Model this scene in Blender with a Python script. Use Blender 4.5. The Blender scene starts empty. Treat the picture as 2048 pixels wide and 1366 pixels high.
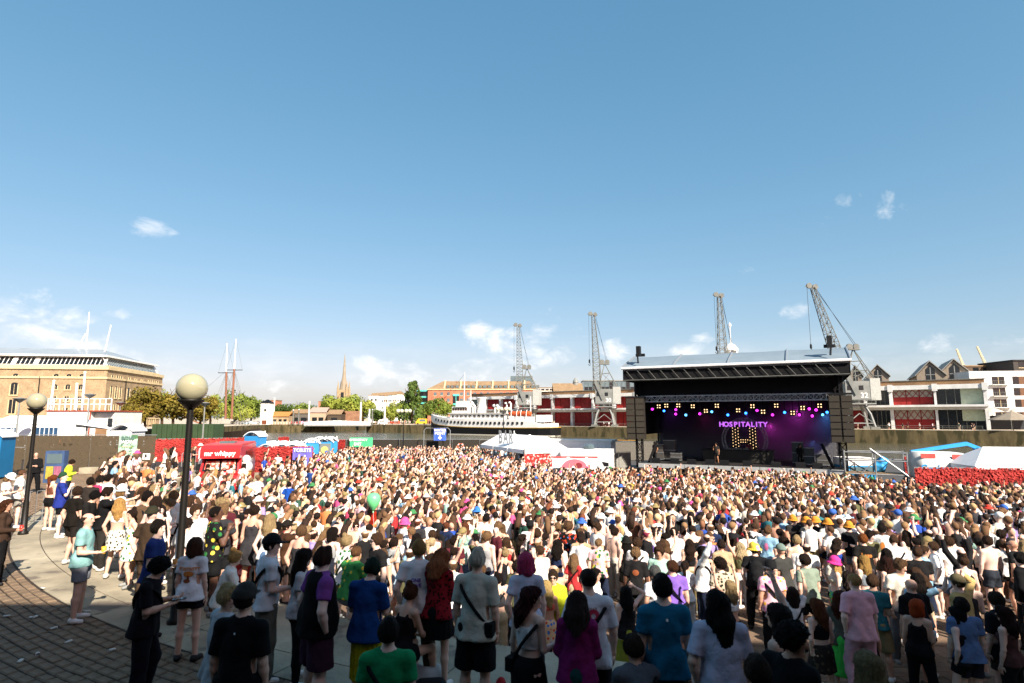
import bpy, bmesh, math, random
import numpy as np
from itertools import product
from mathutils import Vector, Matrix, noise as mnoise
from mathutils.bvhtree import BVHTree

R = math.radians
rnd = random.Random(11)
rng = np.random.default_rng(7)
sc = bpy.context.scene
col = sc.collection

# ------------------------------------------------------------------ camera
F = 1160.0                       # focal length in pixels of the 2048 px wide photograph
TILT = math.atan(152 / 1160.0)
CAMZ = 5.0
cd = bpy.data.cameras.new('camera')
cam = bpy.data.objects.new('camera', cd)
col.objects.link(cam)
cam.location = (0, 0, CAMZ)
cam.rotation_euler = (R(90) + TILT, 0, 0)
cd.sensor_width = 36.0
cd.lens = F / 2048 * 36
cd.clip_start = 0.1
cd.clip_end = 6000
cd.dof.use_dof = True
cd.dof.focus_distance = 26
cd.dof.aperture_fstop = 2.0
sc.camera = cam

# ------------------------------------------------------------------ light
SUN_EL = R(36)
SUN_H = Vector((0.53, -0.85)).normalized()          # horizontal direction towards the sun
sun_dir = Vector((SUN_H.x * math.cos(SUN_EL), SUN_H.y * math.cos(SUN_EL), math.sin(SUN_EL)))
sl = bpy.data.lights.new('sun', 'SUN')
sl.energy = 5.0
sl.angle = R(0.5)
sl.color = (1.0, 0.91, 0.79)
so = bpy.data.objects.new('sun', sl)
col.objects.link(so)
so.rotation_euler = sun_dir.to_track_quat('Z', 'Y').to_euler()
so.location = (30, -60, 60)

vs = sc.view_settings
vs.view_transform = 'Standard'
vs.look = 'None'
vs.exposure = 1.1
vs.gamma = 1.0
vs.use_curve_mapping = False
sc.cycles.max_bounces = 5
sc.cycles.diffuse_bounces = 2
sc.cycles.glossy_bounces = 2
sc.cycles.transparent_max_bounces = 8
sc.cycles.caustics_reflective = False
sc.cycles.caustics_refractive = False

def at(px, py, Y):
 """world point seen at pixel (px, py) of the photograph at horizontal distance Y"""
 u = (px - 1024) / F; v = (683 - py) / F
 c, s = math.cos(TILT), math.sin(TILT)
 w = c - v * s
 return Vector((u * Y / w, Y, CAMZ + Y * (s + v * c) / w))

def proj(p):
 c, s = math.cos(TILT), math.sin(TILT)
 dz = p[2] - CAMZ
 d = p[1] * c + dz * s
 return (1024 + F * p[0] / d, 683 - F * (-p[1] * s + dz * c) / d, d)

# ------------------------------------------------------------------ world: sky + clouds
w = bpy.data.worlds.new('World')
sc.world = w
w.use_nodes = True
nt = w.node_tree
nt.nodes.clear()
def N(t, **k):
 n = nt.nodes.new(t)
 for a, b in k.items(): setattr(n, a, b)
 return n
def mth(op, a, b=None, c=None, clamp=False):
 n = N('ShaderNodeMath', operation=op, use_clamp=clamp)
 for i, x in enumerate((a, b, c)):
  if x is None: continue
  if isinstance(x, (int, float)): n.inputs[i].default_value = x
  else: nt.links.new(x, n.inputs[i])
 return n.outputs[0]
sky = N('ShaderNodeTexSky', sky_type='NISHITA')
sky.sun_disc = False
sky.sun_elevation = SUN_EL
sky.sun_rotation = math.atan2(SUN_H.x, SUN_H.y)
sky.altitude = 50
sky.air_density = 1.0
sky.dust_density = 1.4
sky.ozone_density = 1.6
tc = N('ShaderNodeTexCoord')
sep = N('ShaderNodeSeparateXYZ'); nt.links.new(tc.outputs['Generated'], sep.inputs[0])
X_, Y_, Z_ = sep.outputs
az = mth('ARCTAN2', X_, Y_)
el = mth('ARCSINE', Z_)
nz = N('ShaderNodeTexNoise'); nz.inputs['Scale'].default_value = 14; nz.inputs['Detail'].default_value = 6
nz.inputs['Roughness'].default_value = 0.62; nz.inputs['Distortion'].default_value = 0.35
mp = N('ShaderNodeMapping'); mp.inputs['Scale'].default_value = (1, 1, 1.7)
nt.links.new(tc.outputs['Generated'], mp.inputs[0]); nt.links.new(mp.outputs[0], nz.inputs[0])
nv = nz.outputs['Fac']
def azel(px, py):
 p = at(px, py, 100.0) - Vector((0, 0, CAMZ)); p.normalize()
 return math.atan2(p.x, p.y), math.asin(p.z)
# px, py, half width, half height, strength
clouds = [(298, 460, 62, 20, .34), (243, 627, 44, 15, .62), (20, 655, 185, 60, 1.0), (165, 702, 165, 42, 1.0), (265, 728, 85, 26, .7),
          (1030, 692, 105, 58, 1.0), (958, 655, 38, 36, .9), (900, 745, 210, 44, .75), (1228, 712, 46, 34, .85), (1355, 702, 62, 24, .85),
          (1590, 620, 36, 20, .78), (1485, 550, 46, 19, .5), (1800, 410, 150, 50, .12), (1700, 395, 44, 34, .18), (2015, 688, 66, 30, .8),
          (1870, 690, 85, 20, .55), (1760, 722, 110, 22, .55), (1400, 676, 40, 14, .45), (690, 770, 170, 30, .65), (1180, 770, 130, 28, .6)]
cv = N('ShaderNodeCombineXYZ'); nt.links.new(az, cv.inputs[0]); nt.links.new(el, cv.inputs[1])
dmin = None
for (px, py, rx, ry, st) in clouds:
 a0, e0 = azel(px, py)
 a1, _ = azel(px + rx, py); _, e1 = azel(px, py - ry)
 ra, re = abs(a1 - a0), abs(e1 - e0)
 ma = N('ShaderNodeVectorMath', operation='MULTIPLY_ADD'); nt.links.new(cv.outputs[0], ma.inputs[0])
 ma.inputs[1].default_value = (1 / ra, 1 / re, 0); ma.inputs[2].default_value = (-a0 / ra, -e0 / re, 1.1 * (1 - st))
 ln = N('ShaderNodeVectorMath', operation='LENGTH'); nt.links.new(ma.outputs[0], ln.inputs[0])
 dmin = ln.outputs['Value'] if dmin is None else mth('MINIMUM', dmin, ln.outputs['Value'])
tot = mth('SUBTRACT', mth('ADD', .95, mth('MULTIPLY', mth('SUBTRACT', nv, 0.5), 4.2)), dmin)
tot = mth('POWER', mth('MULTIPLY', tot, .8, clamp=True), 1.3)
# the same fair weather cloud low down all round, thin
n2 = N('ShaderNodeTexNoise'); n2.inputs['Scale'].default_value = 5.5; n2.inputs['Detail'].default_value = 4; n2.inputs['Roughness'].default_value = .6
m2 = N('ShaderNodeMapping'); m2.inputs['Scale'].default_value = (1, 1, 3.2); m2.inputs['Location'].default_value = (3.1, .4, .2)
nt.links.new(tc.outputs['Generated'], m2.inputs[0]); nt.links.new(m2.outputs[0], n2.inputs[0])
low = mth('MULTIPLY', mth('SUBTRACT', 1.0, mth('DIVIDE', mth('ABSOLUTE', mth('SUBTRACT', el, R(3.0))), R(5.0)), clamp=True), .45)
low = mth('MULTIPLY', low, mth('MULTIPLY', mth('SUBTRACT', n2.outputs['Fac'], .45), 5.0, clamp=True))
tot = mth('MAXIMUM', tot, low)
up = mth('GREATER_THAN', Z_, 0.0)
tot = mth('MULTIPLY', tot, up)
hs = N('ShaderNodeHueSaturation'); hs.inputs['Saturation'].default_value = 1.12; hs.inputs['Value'].default_value = 1.0
tint = N('ShaderNodeMix', data_type='RGBA', blend_type='MULTIPLY'); tint.inputs[0].default_value = 1.0; tint.inputs[7].default_value = (.92, 1.06, 1.02, 1)
nt.links.new(sky.outputs[0], tint.inputs[6]); nt.links.new(tint.outputs[2], hs.inputs['Color'])
mx = N('ShaderNodeMix', data_type='RGBA')
# the picture's sky is paler towards the zenith than the model: ease its green and blue
sc3 = N('ShaderNodeSeparateColor'); nt.links.new(hs.outputs[0], sc3.inputs[0]); cc3 = N('ShaderNodeCombineColor')
KS = .1764
nt.links.new(mth('MULTIPLY', mth('POWER', mth('MULTIPLY', sc3.outputs[0], KS), .90), 1.02 / KS), cc3.inputs[0])
nt.links.new(mth('MULTIPLY', mth('POWER', mth('MULTIPLY', sc3.outputs[1], KS), .61), .79 / KS), cc3.inputs[1])
nt.links.new(mth('MULTIPLY', mth('POWER', mth('MULTIPLY', sc3.outputs[2], KS), .56), .87 / KS), cc3.inputs[2])
nt.links.new(tot, mx.inputs[0]); nt.links.new(cc3.outputs[0], mx.inputs[6])
# cloud brightness follows its own thickness
cr = N('ShaderNodeMix', data_type='RGBA')
cr.inputs[6].default_value = (5.4, 5.7, 6.1, 1); cr.inputs[7].default_value = (7.4, 7.3, 7.2, 1)
nt.links.new(mth('MULTIPLY', mth('SUBTRACT', nv, .42), 4.0, clamp=True), cr.inputs[0])
nt.links.new(cr.outputs[2], mx.inputs[7])
bg = N('ShaderNodeBackground'); bg.inputs['Strength'].default_value = 0.081
nt.links.new(mx.outputs[2], bg.inputs[0])
out = N('ShaderNodeOutputWorld'); nt.links.new(bg.outputs[0], out.inputs[0])

# ------------------------------------------------------------------ helpers
def srgb(h):
 if isinstance(h, str):
  h = h.lstrip('#'); h = [int(h[i:i + 2], 16) / 255 for i in (0, 2, 4)]
 return tuple((c / 12.92 if c <= .04045 else ((c + .055) / 1.055) ** 2.4) for c in h)

MATS = {}
def mat(name, colr=None, rough=.75, var=.18, scale=2.0, bump=0.0, bscale=20.0, metal=0.0, emit=0.0, objcol=False, alpha=1.0, spec=.3, stretch=None, spot=None):
 if name in MATS: return MATS[name]
 m = bpy.data.materials.new(name); m.use_nodes = True
 t = m.node_tree; b = t.nodes['Principled BSDF']
 L = t.links.new
 b.inputs['Roughness'].default_value = rough
 b.inputs['Metallic'].default_value = metal
 b.inputs['Specular IOR Level'].default_value = spec
 tcn = t.nodes.new('ShaderNodeTexCoord')
 vec = tcn.outputs['Object']
 if stretch:
  mpn = t.nodes.new('ShaderNodeMapping'); mpn.inputs['Scale'].default_value = stretch
  L(vec, mpn.inputs[0]); vec = mpn.outputs[0]
 if objcol:
  oi = t.nodes.new('ShaderNodeObjectInfo'); base = oi.outputs['Color']
 else:
  rg = t.nodes.new('ShaderNodeRGB'); c3 = srgb(colr) if isinstance(colr, str) else colr
  rg.outputs[0].default_value = (*c3, 1); base = rg.outputs[0]
 if var > 0:
  nn = t.nodes.new('ShaderNodeTexNoise'); nn.inputs['Scale'].default_value = scale; nn.inputs['Detail'].default_value = 6
  nn.inputs['Roughness'].default_value = .6
  L(vec, nn.inputs[0])
  mr = t.nodes.new('ShaderNodeMapRange'); mr.inputs[1].default_value = .3; mr.inputs[2].default_value = .7
  mr.inputs[3].default_value = 1 - var; mr.inputs[4].default_value = 1 + var * .6
  L(nn.outputs['Fac'], mr.inputs[0])
  mm = t.nodes.new('ShaderNodeVectorMath'); mm.operation = 'SCALE'
  L(base, mm.inputs[0]); L(mr.outputs[0], mm.inputs['Scale']); base = mm.outputs[0]
 if spot:                                   # a second colour in patches: (colour, scale, threshold)
  n3 = t.nodes.new('ShaderNodeTexNoise'); n3.inputs['Scale'].default_value = spot[1]; n3.inputs['Detail'].default_value = 5
  L(vec, n3.inputs[0])
  r3 = t.nodes.new('ShaderNodeMapRange'); r3.inputs[1].default_value = spot[2]; r3.inputs[2].default_value = spot[2] + .06
  L(n3.outputs['Fac'], r3.inputs[0])
  mi = t.nodes.new('ShaderNodeMix'); mi.data_type = 'RGBA'
  L(r3.outputs[0], mi.inputs[0]); L(base, mi.inputs[6]); mi.inputs[7].default_value = (*srgb(spot[0]), 1); base = mi.outputs[2]
 L(base, b.inputs['Base Color'])
 if bump > 0:
  n4 = t.nodes.new('ShaderNodeTexNoise'); n4.inputs['Scale'].default_value = bscale; n4.inputs['Detail'].default_value = 4
  L(vec, n4.inputs[0])
  bp = t.nodes.new('ShaderNodeBump'); bp.inputs['Strength'].default_value = bump; bp.inputs['Distance'].default_value = .05
  L(n4.outputs['Fac'], bp.inputs['Height']); L(bp.outputs[0], b.inputs['Normal'])
 if emit > 0:
  L(base, b.inputs['Emission Color']); b.inputs['Emission Strength'].default_value = emit
 if alpha < 1: b.inputs['Alpha'].default_value = alpha
 MATS[name] = m
 return m

def brickmat(name, c1, c2, mortar, sx=.23, sy=.075, rough=.85):
 if name in MATS: return MATS[name]
 m = bpy.data.materials.new(name); m.use_nodes = True
 t = m.node_tree; b = t.nodes['Principled BSDF']; L = t.links.new
 b.inputs['Roughness'].default_value = rough
 tcn = t.nodes.new('ShaderNodeTexCoord'); sp = t.nodes.new('ShaderNodeSeparateXYZ'); cb = t.nodes.new('ShaderNodeCombineXYZ')
 L(tcn.outputs['Object'], sp.inputs[0])
 ad = t.nodes.new('ShaderNodeMath'); ad.operation = 'ADD'; L(sp.outputs[0], ad.inputs[0]); L(sp.outputs[1], ad.inputs[1])
 L(ad.outputs[0], cb.inputs[0]); L(sp.outputs[2], cb.inputs[1])
 br = t.nodes.new('ShaderNodeTexBrick'); br.inputs['Scale'].default_value = 1
 br.inputs['Brick Width'].default_value = sx; br.inputs['Row Height'].default_value = sy; br.inputs['Mortar Size'].default_value = sy * .1
 br.inputs['Color1'].default_value = (*srgb(c1), 1); br.inputs['Color2'].default_value = (*srgb(c2), 1); br.inputs['Mortar'].default_value = (*srgb(mortar), 1)
 L(cb.outputs[0], br.inputs[0])
 nn = t.nodes.new('ShaderNodeTexNoise'); nn.inputs['Scale'].default_value = .35; nn.inputs['Detail'].default_value = 6; L(tcn.outputs['Object'], nn.inputs[0])
 mr = t.nodes.new('ShaderNodeMapRange'); mr.inputs[1].default_value = .3; mr.inputs[2].default_value = .7; mr.inputs[3].default_value = .72; mr.inputs[4].default_value = 1.15
 L(nn.outputs['Fac'], mr.inputs[0])
 mm = t.nodes.new('ShaderNodeVectorMath'); mm.operation = 'SCALE'; L(br.outputs[0], mm.inputs[0]); L(mr.outputs[0], mm.inputs['Scale'])
 L(mm.outputs[0], b.inputs['Base Color'])
 MATS[name] = m
 return m

def np_mesh(name, V, Fq, smooth=False):
 """mesh from numpy arrays: V (n,3); Fq an (m,3) or (m,4) index array or a list of such arrays"""
 me = bpy.data.meshes.new(name)
 Fs = Fq if isinstance(Fq, list) else [Fq]
 Fs = [np.asarray(f, dtype=np.int32) for f in Fs if len(f)]
 nl = sum(f.size for f in Fs); npoly = sum(len(f) for f in Fs)
 me.vertices.add(len(V)); me.vertices.foreach_set('co', np.asarray(V, dtype=np.float32).ravel())
 me.loops.add(nl); me.loops.foreach_set('vertex_index', np.concatenate([f.ravel() for f in Fs]))
 me.polygons.add(npoly)
 st = np.concatenate([np.full(len(f), f.shape[1], dtype=np.int32) for f in Fs])
 me.polygons.foreach_set('loop_start', np.concatenate([[0], np.cumsum(st)[:-1]]).astype(np.int32))
 me.polygons.foreach_set('use_smooth', np.full(npoly, smooth, dtype=bool))
 me.update(calc_edges=True)
 return me

class MB:
 """collects geometry for one mesh object"""
 def __init__(s): s.v = []; s.f = []
 def add(s, vs, fs):
  n = len(s.v); s.v += [tuple(p) for p in vs]; s.f += [tuple(i + n for i in f) for f in fs]; return s
 def bx(s, x0, x1, y0, y1, z0, z1):
  return s.add([(x0, y0, z0), (x1, y0, z0), (x1, y1, z0), (x0, y1, z0), (x0, y0, z1), (x1, y0, z1), (x1, y1, z1), (x0, y1, z1)],
                     [(0, 3, 2, 1), (4, 5, 6, 7), (0, 1, 5, 4), (1, 2, 6, 5), (2, 3, 7, 6), (3, 0, 4, 7)])
 def box(s, c, sz, rz=0):
  a = len(s.v); s.bx(-sz[0] / 2, sz[0] / 2, -sz[1] / 2, sz[1] / 2, -sz[2] / 2, sz[2] / 2)
  cr, sr = math.cos(rz), math.sin(rz)
  for i in range(a, len(s.v)):
   x, y, z = s.v[i]; s.v[i] = (c[0] + x * cr - y * sr, c[1] + x * sr + y * cr, c[2] + z)
  return s
 def tube(s, pts, rad, n=6, cap=True):
  pts = [Vector(p) for p in pts]
  if isinstance(rad, (int, float)): rad = [rad] * len(pts)
  a = len(s.v); m = len(pts); ref = None
  for i, p in enumerate(pts):
   d = (pts[min(i + 1, m - 1)] - pts[max(i - 1, 0)]).normalized()
   if ref is None: ref = Vector((0, 0, 1)) if abs(d.z) < .9 else Vector((1, 0, 0))
   x = ref.cross(d).normalized(); y = d.cross(x); ref = y.cross(d) if False else ref
   for k in range(n):
    t = 2 * math.pi * (k + .5) / n
    q = p + (x * math.cos(t) + y * math.sin(t)) * rad[i]; s.v.append(tuple(q))
  for i in range(m - 1):
   for k in range(n):
    s.f.append((a + i * n + k, a + i * n + (k + 1) % n, a + (i + 1) * n + (k + 1) % n, a + (i + 1) * n + k))
  if cap:
   s.f.append(tuple(a + k for k in reversed(range(n)))); s.f.append(tuple(a + (m - 1) * n + k for k in range(n)))
  return s
 def bar(s, p, q, r): return s.tube([p, q], r * .7071, 4)
 def lathe(s, prof, c=(0, 0, 0), n=16):
  a = len(s.v)
  for (r, z) in prof:
   for k in range(n):
    t = 2 * math.pi * k / n; s.v.append((c[0] + r * math.cos(t), c[1] + r * math.sin(t), c[2] + z))
  for i in range(len(prof) - 1):
   for k in range(n):
    s.f.append((a + i * n + k, a + i * n + (k + 1) % n, a + (i + 1) * n + (k + 1) % n, a + (i + 1) * n + k))
  s.f.append(tuple(a + k for k in reversed(range(n)))); s.f.append(tuple(a + (len(prof) - 1) * n + k for k in range(n)))
  return s
 def prism(s, poly, z0, z1):
  a = len(s.v); n = len(poly)
  for z in (z0, z1):
   for p in poly: s.v.append((p[0], p[1], z))
  s.f.append(tuple(a + i for i in reversed(range(n)))); s.f.append(tuple(a + n + i for i in range(n)))
  for i in range(n): s.f.append((a + i, a + (i + 1) % n, a + n + (i + 1) % n, a + n + i))
  return s
 def xprism(s, poly, x0, x1):          # polygon in (y, z), extruded along x
  a = len(s.v); n = len(poly)
  for x in (x0, x1):
   for p in poly: s.v.append((x, p[0], p[1]))
  s.f.append(tuple(a + i for i in range(n))); s.f.append(tuple(a + n + i for i in reversed(range(n))))
  for i in range(n): s.f.append((a + (i + 1) % n, a + i, a + n + i, a + n + (i + 1) % n))
  return s
 def yprism(s, poly, y0, y1):          # polygon in (x, z), extruded along y
  a = len(s.v); n = len(poly)
  for y in (y0, y1):
   for p in poly: s.v.append((p[0], y, p[1]))
  s.f.append(tuple(a + i for i in range(n))); s.f.append(tuple(a + n + i for i in reversed(range(n))))
  for i in range(n): s.f.append((a + (i + 1) % n, a + i, a + n + i, a + n + (i + 1) % n))
  return s
 def sph(s, c, r, n=8, m=6):
  if isinstance(r, (int, float)): r = (r, r, r)
  a = len(s.v)
  s.v.append((c[0], c[1], c[2] - r[2]))
  for i in range(1, m):
   ph = -math.pi / 2 + math.pi * i / m
   for k in range(n):
    t = 2 * math.pi * k / n
    s.v.append((c[0] + r[0] * math.cos(ph) * math.cos(t), c[1] + r[1] * math.cos(ph) * math.sin(t), c[2] + r[2] * math.sin(ph)))
  s.v.append((c[0], c[1], c[2] + r[2])); e = len(s.v) - 1
  for k in range(n):
   s.f.append((a, a + 1 + (k + 1) % n, a + 1 + k)); s.f.append((e, e - n + k, e - n + (k + 1) % n))
  for i in range(m - 2):
   for k in range(n):
    b = a + 1 + i * n; s.f.append((b + k, b + (k + 1) % n, b + n + (k + 1) % n, b + n + k))
  return s
 def lattice(s, p, q, w0, w1, n, r, updir=(0, 0, 1)):
  """four-chord lattice girder from p to q, square section w0 -> w1"""
  p = Vector(p); q = Vector(q); d = (q - p).normalized(); u = Vector(updir)
  x = u.cross(d).normalized(); y = d.cross(x)
  def cn(t, i):
   wd = (w0 + (w1 - w0) * t) / 2; sx, sy = ((-1, -1), (1, -1), (1, 1), (-1, 1))[i % 4]
   return p + (q - p) * t + x * wd * sx + y * wd * sy
  for i in range(4):
   s.bar(cn(0, i), cn(1, i), r * 1.25)
   for k in range(n):
    a, b = k / n, (k + 1) / n
    if (k + i) % 2: s.bar(cn(a, i), cn(b, i + 1), r * .8)
    else: s.bar(cn(a, i + 1), cn(b, i), r * .8)
    s.bar(cn(b, i), cn(b, i + 1), r * .7)
  return s
 def build(s, name, m, parent=None, smooth=False, loc=None, rz=0.0):
  me = bpy.data.meshes.new(name); me.from_pydata(s.v, [], s.f); me.validate(); me.update()
  if smooth: me.shade_smooth()
  return link(name, me, m, parent, loc, rz)

def link(name, me, m=None, parent=None, loc=None, rz=0.0, color=None):
 o = bpy.data.objects.new(name, me)
 if m is not None and not me.materials: me.materials.append(m)
 col.objects.link(o)
 if parent: o.parent = parent
 if loc is not None: o.location = loc
 if rz: o.rotation_euler = (0, 0, rz)
 if color is not None: o.color = (*color, 1)
 return o
def empty(name, loc=(0, 0, 0), rz=0.0):
 o = bpy.data.objects.new(name, None); col.objects.link(o); o.location = loc; o.rotation_euler = (0, 0, rz); o.empty_display_size = .2
 return o
def tag(o, label=None, cat=None, group=None, kind=None):
 if label: o['label'] = label
 if cat: o['category'] = cat
 if group: o['group'] = group
 if kind: o['kind'] = kind
 return o
ORD = ['first', 'second', 'third', 'fourth', 'fifth', 'sixth', 'seventh', 'eighth', 'ninth', 'tenth', 'eleventh', 'twelfth', 'thirteenth', 'fourteenth', 'fifteenth', 'sixteenth', 'seventeenth', 'eighteenth', 'nineteenth', 'twentieth',
       'twenty-first', 'twenty-second', 'twenty-third', 'twenty-fourth', 'twenty-fifth', 'twenty-sixth', 'twenty-seventh', 'twenty-eighth', 'twenty-ninth', 'thirtieth']

def text_mesh(txt, size, depth=.02, align='CENTER', bold=0.0):
 """lettering as a mesh in the XZ plane, facing -Y, centred"""
 cu = bpy.data.curves.new('lettering', 'FONT'); cu.body = txt; cu.size = size; cu.extrude = depth / 2
 cu.align_x = align; cu.align_y = 'CENTER'; cu.offset = bold; cu.resolution_u = 3
 o = bpy.data.objects.new('lettering', cu); col.objects.link(o)
 dg = bpy.context.evaluated_depsgraph_get()
 me = bpy.data.meshes.new_from_object(o.evaluated_get(dg))
 bpy.data.objects.remove(o); bpy.data.curves.remove(cu)
 me.transform(Matrix.Rotation(R(90), 4, 'X'))
 return me
def lettering(txt, size, m, parent, loc, rz=0.0, name='lettering', depth=.03, bold=0.0):
 return link(name, text_mesh(txt, size, depth, bold=bold), m, parent, loc, rz)

# ================================================================== the ground, water and quays
C0 = Vector((10.0, 36.0))              # centre of the amphitheatre
TERR = 1.6
def sstep(a, b, x):
 t = np.clip((x - a) / (b - a), 0, 1); return t * t * (3 - 2 * t)
def bowl(x, y):
 x = np.asarray(x); y = np.asarray(y); far = sstep(50, 66, y)
 return 0.45 + 0.25 * np.clip((-x - 4) / 12, 0, 1) * (1 - far) - 1.15 * sstep(11, 42, y) * np.maximum(sstep(-16, 4, x), far * .7)
STEPR = [(26.8, 27.7, .83), (27.7, 28.6, 1.21), (28.6, 29.5, TERR)]
A0, A1 = 165, 338
def ground_z(x, y):
 dx, dy = x - C0.x, y - C0.y
 r = math.hypot(dx, dy); a = math.degrees(math.atan2(dy, dx)) % 360
 if A0 < a < A1:
  if r > 29.5: return TERR
  for r0, r1, z in STEPR:
   if r0 < r <= r1: return z
 return float(bowl(x, y))

M_pave = brickmat('floor_paving', '#6f5a4a', '#5d4b40', '#3b322c', .30, .16)
M_stone = mat('pale_stone', '#a0957f', .85, .45, .8, .35, 14, spot=('#70665a', 1.3, .57))
M_sett = mat('sett_stone', '#7a6651', .8, .35, 1.7, .4, 24)
M_bed = mat('sett_bedding', '#3a3028', .95, .2, 3)
M_asph = mat('asphalt', '#4c4a49', .9, .2, 1.5, .2, 60)

# bowl floor: one sheet from behind the camera to the waterfront
xs = np.linspace(-200, 240, 111); ys = np.concatenate([np.linspace(-60, 4, 9), np.linspace(8, 82, 38)])
XX, YY = np.meshgrid(xs, ys, indexing='ij')
ZZ = bowl(XX, YY)
V = np.stack([XX, YY, ZZ], -1).reshape(-1, 3)
ny = len(ys)
ii = np.arange((len(xs) - 1) * (ny - 1)); a = (ii // (ny - 1)) * ny + ii % (ny - 1)
ground = link('ground', np_mesh('ground', V, np.stack([a, a + ny, a + ny + 1, a + 1], -1), True), M_asph)
tag(ground, 'grey asphalt and paved floor of the amphitheatre down to the waterfront', kind='structure')
# quay face below the waterfront
q = MB().bx(-200, 240, 81.6, 82.0, -4, -.74).build('quay_edge', M_stone); tag(q, 'stone edge of the near quay above the water', kind='structure')

def arc(r0, r1, a0, a1, z0, z1, n):
 mb = MB()
 P = []
 for i in range(n + 1):
  t = R(a0 + (a1 - a0) * i / n); P.append((math.cos(t), math.sin(t)))
 for i in range(n):
  (c0, s0), (c1, s1) = P[i], P[i + 1]
  k = len(mb.v)
  for z in (z0, z1):
   for (rr, c, s_) in ((r0, c0, s0), (r1, c0, s0), (r1, c1, s1), (r0, c1, s1)):
    mb.v.append((C0.x + rr * c, C0.y + rr * s_, z))
  mb.f += [(k + 4, k + 5, k + 6, k + 7), (k, k + 3, k + 7, k + 4), (k + 1, k + 5, k + 6, k + 2)]
  if i == 0: mb.f.append((k, k + 4, k + 5, k + 1))
  if i == n - 1: mb.f.append((k + 2, k + 6, k + 7, k + 3))
 return mb
terrace = arc(29.5, 120, A0, A1, -1.0, TERR - .006, 90).build('terrace', M_bed); tag(terrace, 'upper terrace around the amphitheatre under its cobbles', kind='structure')
# three tiers of stone blocks; each block is a piece
tiers = empty('steps', (0, 0, 0)); tag(tiers, 'pale stone steps of the amphitheatre', kind='structure')
for (r0, r1, z) in STEPR:
 blocks_a = np.arange(A0, A1, 3.0)
 for i, a0 in enumerate(blocks_a):
  x, y = C0.x + r0 * math.cos(R(a0 + 1.5)), C0.y + r0 * math.sin(R(a0 + 1.5))
  if not (y > 4 and abs(x) < y * .95 + 3): continue
  arc(r0 + .012, r1 + (0 if z < TERR else 0) - .0, a0 + .03, a0 + 2.97, -.6, z, 2).build('stone_block', M_stone, tiers)
# pale stone band behind the top tier: slabs
band = empty('stone_band', (0, 0, 0)); tag(band, 'curved band of pale paving slabs along the terrace edge', kind='structure')
for a0 in np.arange(A0, A1, 2.2):
 x, y = C0.x + 30.1 * math.cos(R(a0 + 1)), C0.y + 30.1 * math.sin(R(a0 + 1))
 if not (y > 4 and abs(x) < y * .95 + 3): continue
 arc(29.5, 30.1, a0 + .02, a0 + 2.18, 1.0, TERR + .004, 2).build('paving_slab', M_stone, band)
 arc(30.12, 30.75, a0 + .4, a0 + 2.56, 1.0, TERR + .004, 2).build('paving_slab', M_stone, band)
# setts in concentric rows
setts = empty('cobbled_terrace', (0, 0, 0)); tag(setts, 'dark brown cobbles laid in curved rows on the terrace', kind='structure')
cand = []
r = 30.87
while r < 45:
 da = math.degrees(.27 / r); a_ = 180 + rnd.random() * da
 while a_ < 290:
  x, y = C0.x + r * math.cos(R(a_)), C0.y + r * math.sin(R(a_))
  if y > 3.0:
   p = proj((x, y, TERR))
   if -60 < p[0] < 2100 and p[1] < 1440: cand.append((p[2], r, a_, da))
  a_ += da
 r += .165
cand.sort()
print('setts', len(cand))
sett_me = []
for k in range(6):
 mb = MB(); rr = random.Random(k)
 x1, y1 = .122, .07
 t = [(-x1 + .02 + rr.uniform(-.008, .008), -y1 + .015), (x1 - .02, -y1 + .015 + rr.uniform(-.006, .006)), (x1 - .02 + rr.uniform(-.008, .008), y1 - .015), (-x1 + .02, y1 - .015)]
 b = [(-x1, -y1), (x1, -y1), (x1, y1), (-x1, y1)]
 mb.add([(*p, -.03) for p in b] + [(*p, .012) for p in b] + [(*p, .026 + rr.uniform(-.004, .005)) for p in t],
           [(0, 1, 5, 4), (1, 2, 6, 5), (2, 3, 7, 6), (3, 0, 4, 7), (4, 5, 9, 8), (5, 6, 10, 9), (6, 7, 11, 10), (7, 4, 8, 11), (8, 9, 10, 11)])
 me = bpy.data.meshes.new('cobble'); me.from_pydata(mb.v, [], mb.f); me.materials.append(M_sett); sett_me.append(me)
restV, restF = [], []
tmpl = [(np.array([v.co[:] for v in me.vertices]), [tuple(p.vertices) for p in me.polygons]) for me in sett_me]
for i, (d, r, a_, da) in enumerate(cand):
 x, y = C0.x + r * math.cos(R(a_)), C0.y + r * math.sin(R(a_))
 rz = R(a_ + 90) + rnd.uniform(-.03, .03); z = TERR - .012 + rnd.uniform(-.006, .008); k = rnd.randrange(6)
 if i < 300:
  link('cobble', sett_me[k], None, setts, (x, y, z), rz)
 else:
  tv, tf = tmpl[k]; c, s_ = math.cos(rz), math.sin(rz)
  n0 = sum(len(q_) for q_ in restV)
  restV.append(np.stack([x + tv[:, 0] * c - tv[:, 1] * s_, y + tv[:, 0] * s_ + tv[:, 1] * c, z + tv[:, 2]], -1))
  restF.append(np.array(tf) + n0)
o = link('cobbles', np_mesh('cobbles', np.concatenate(restV), np.concatenate(restF)), M_sett, setts); tag(o, kind='stuff')

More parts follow.
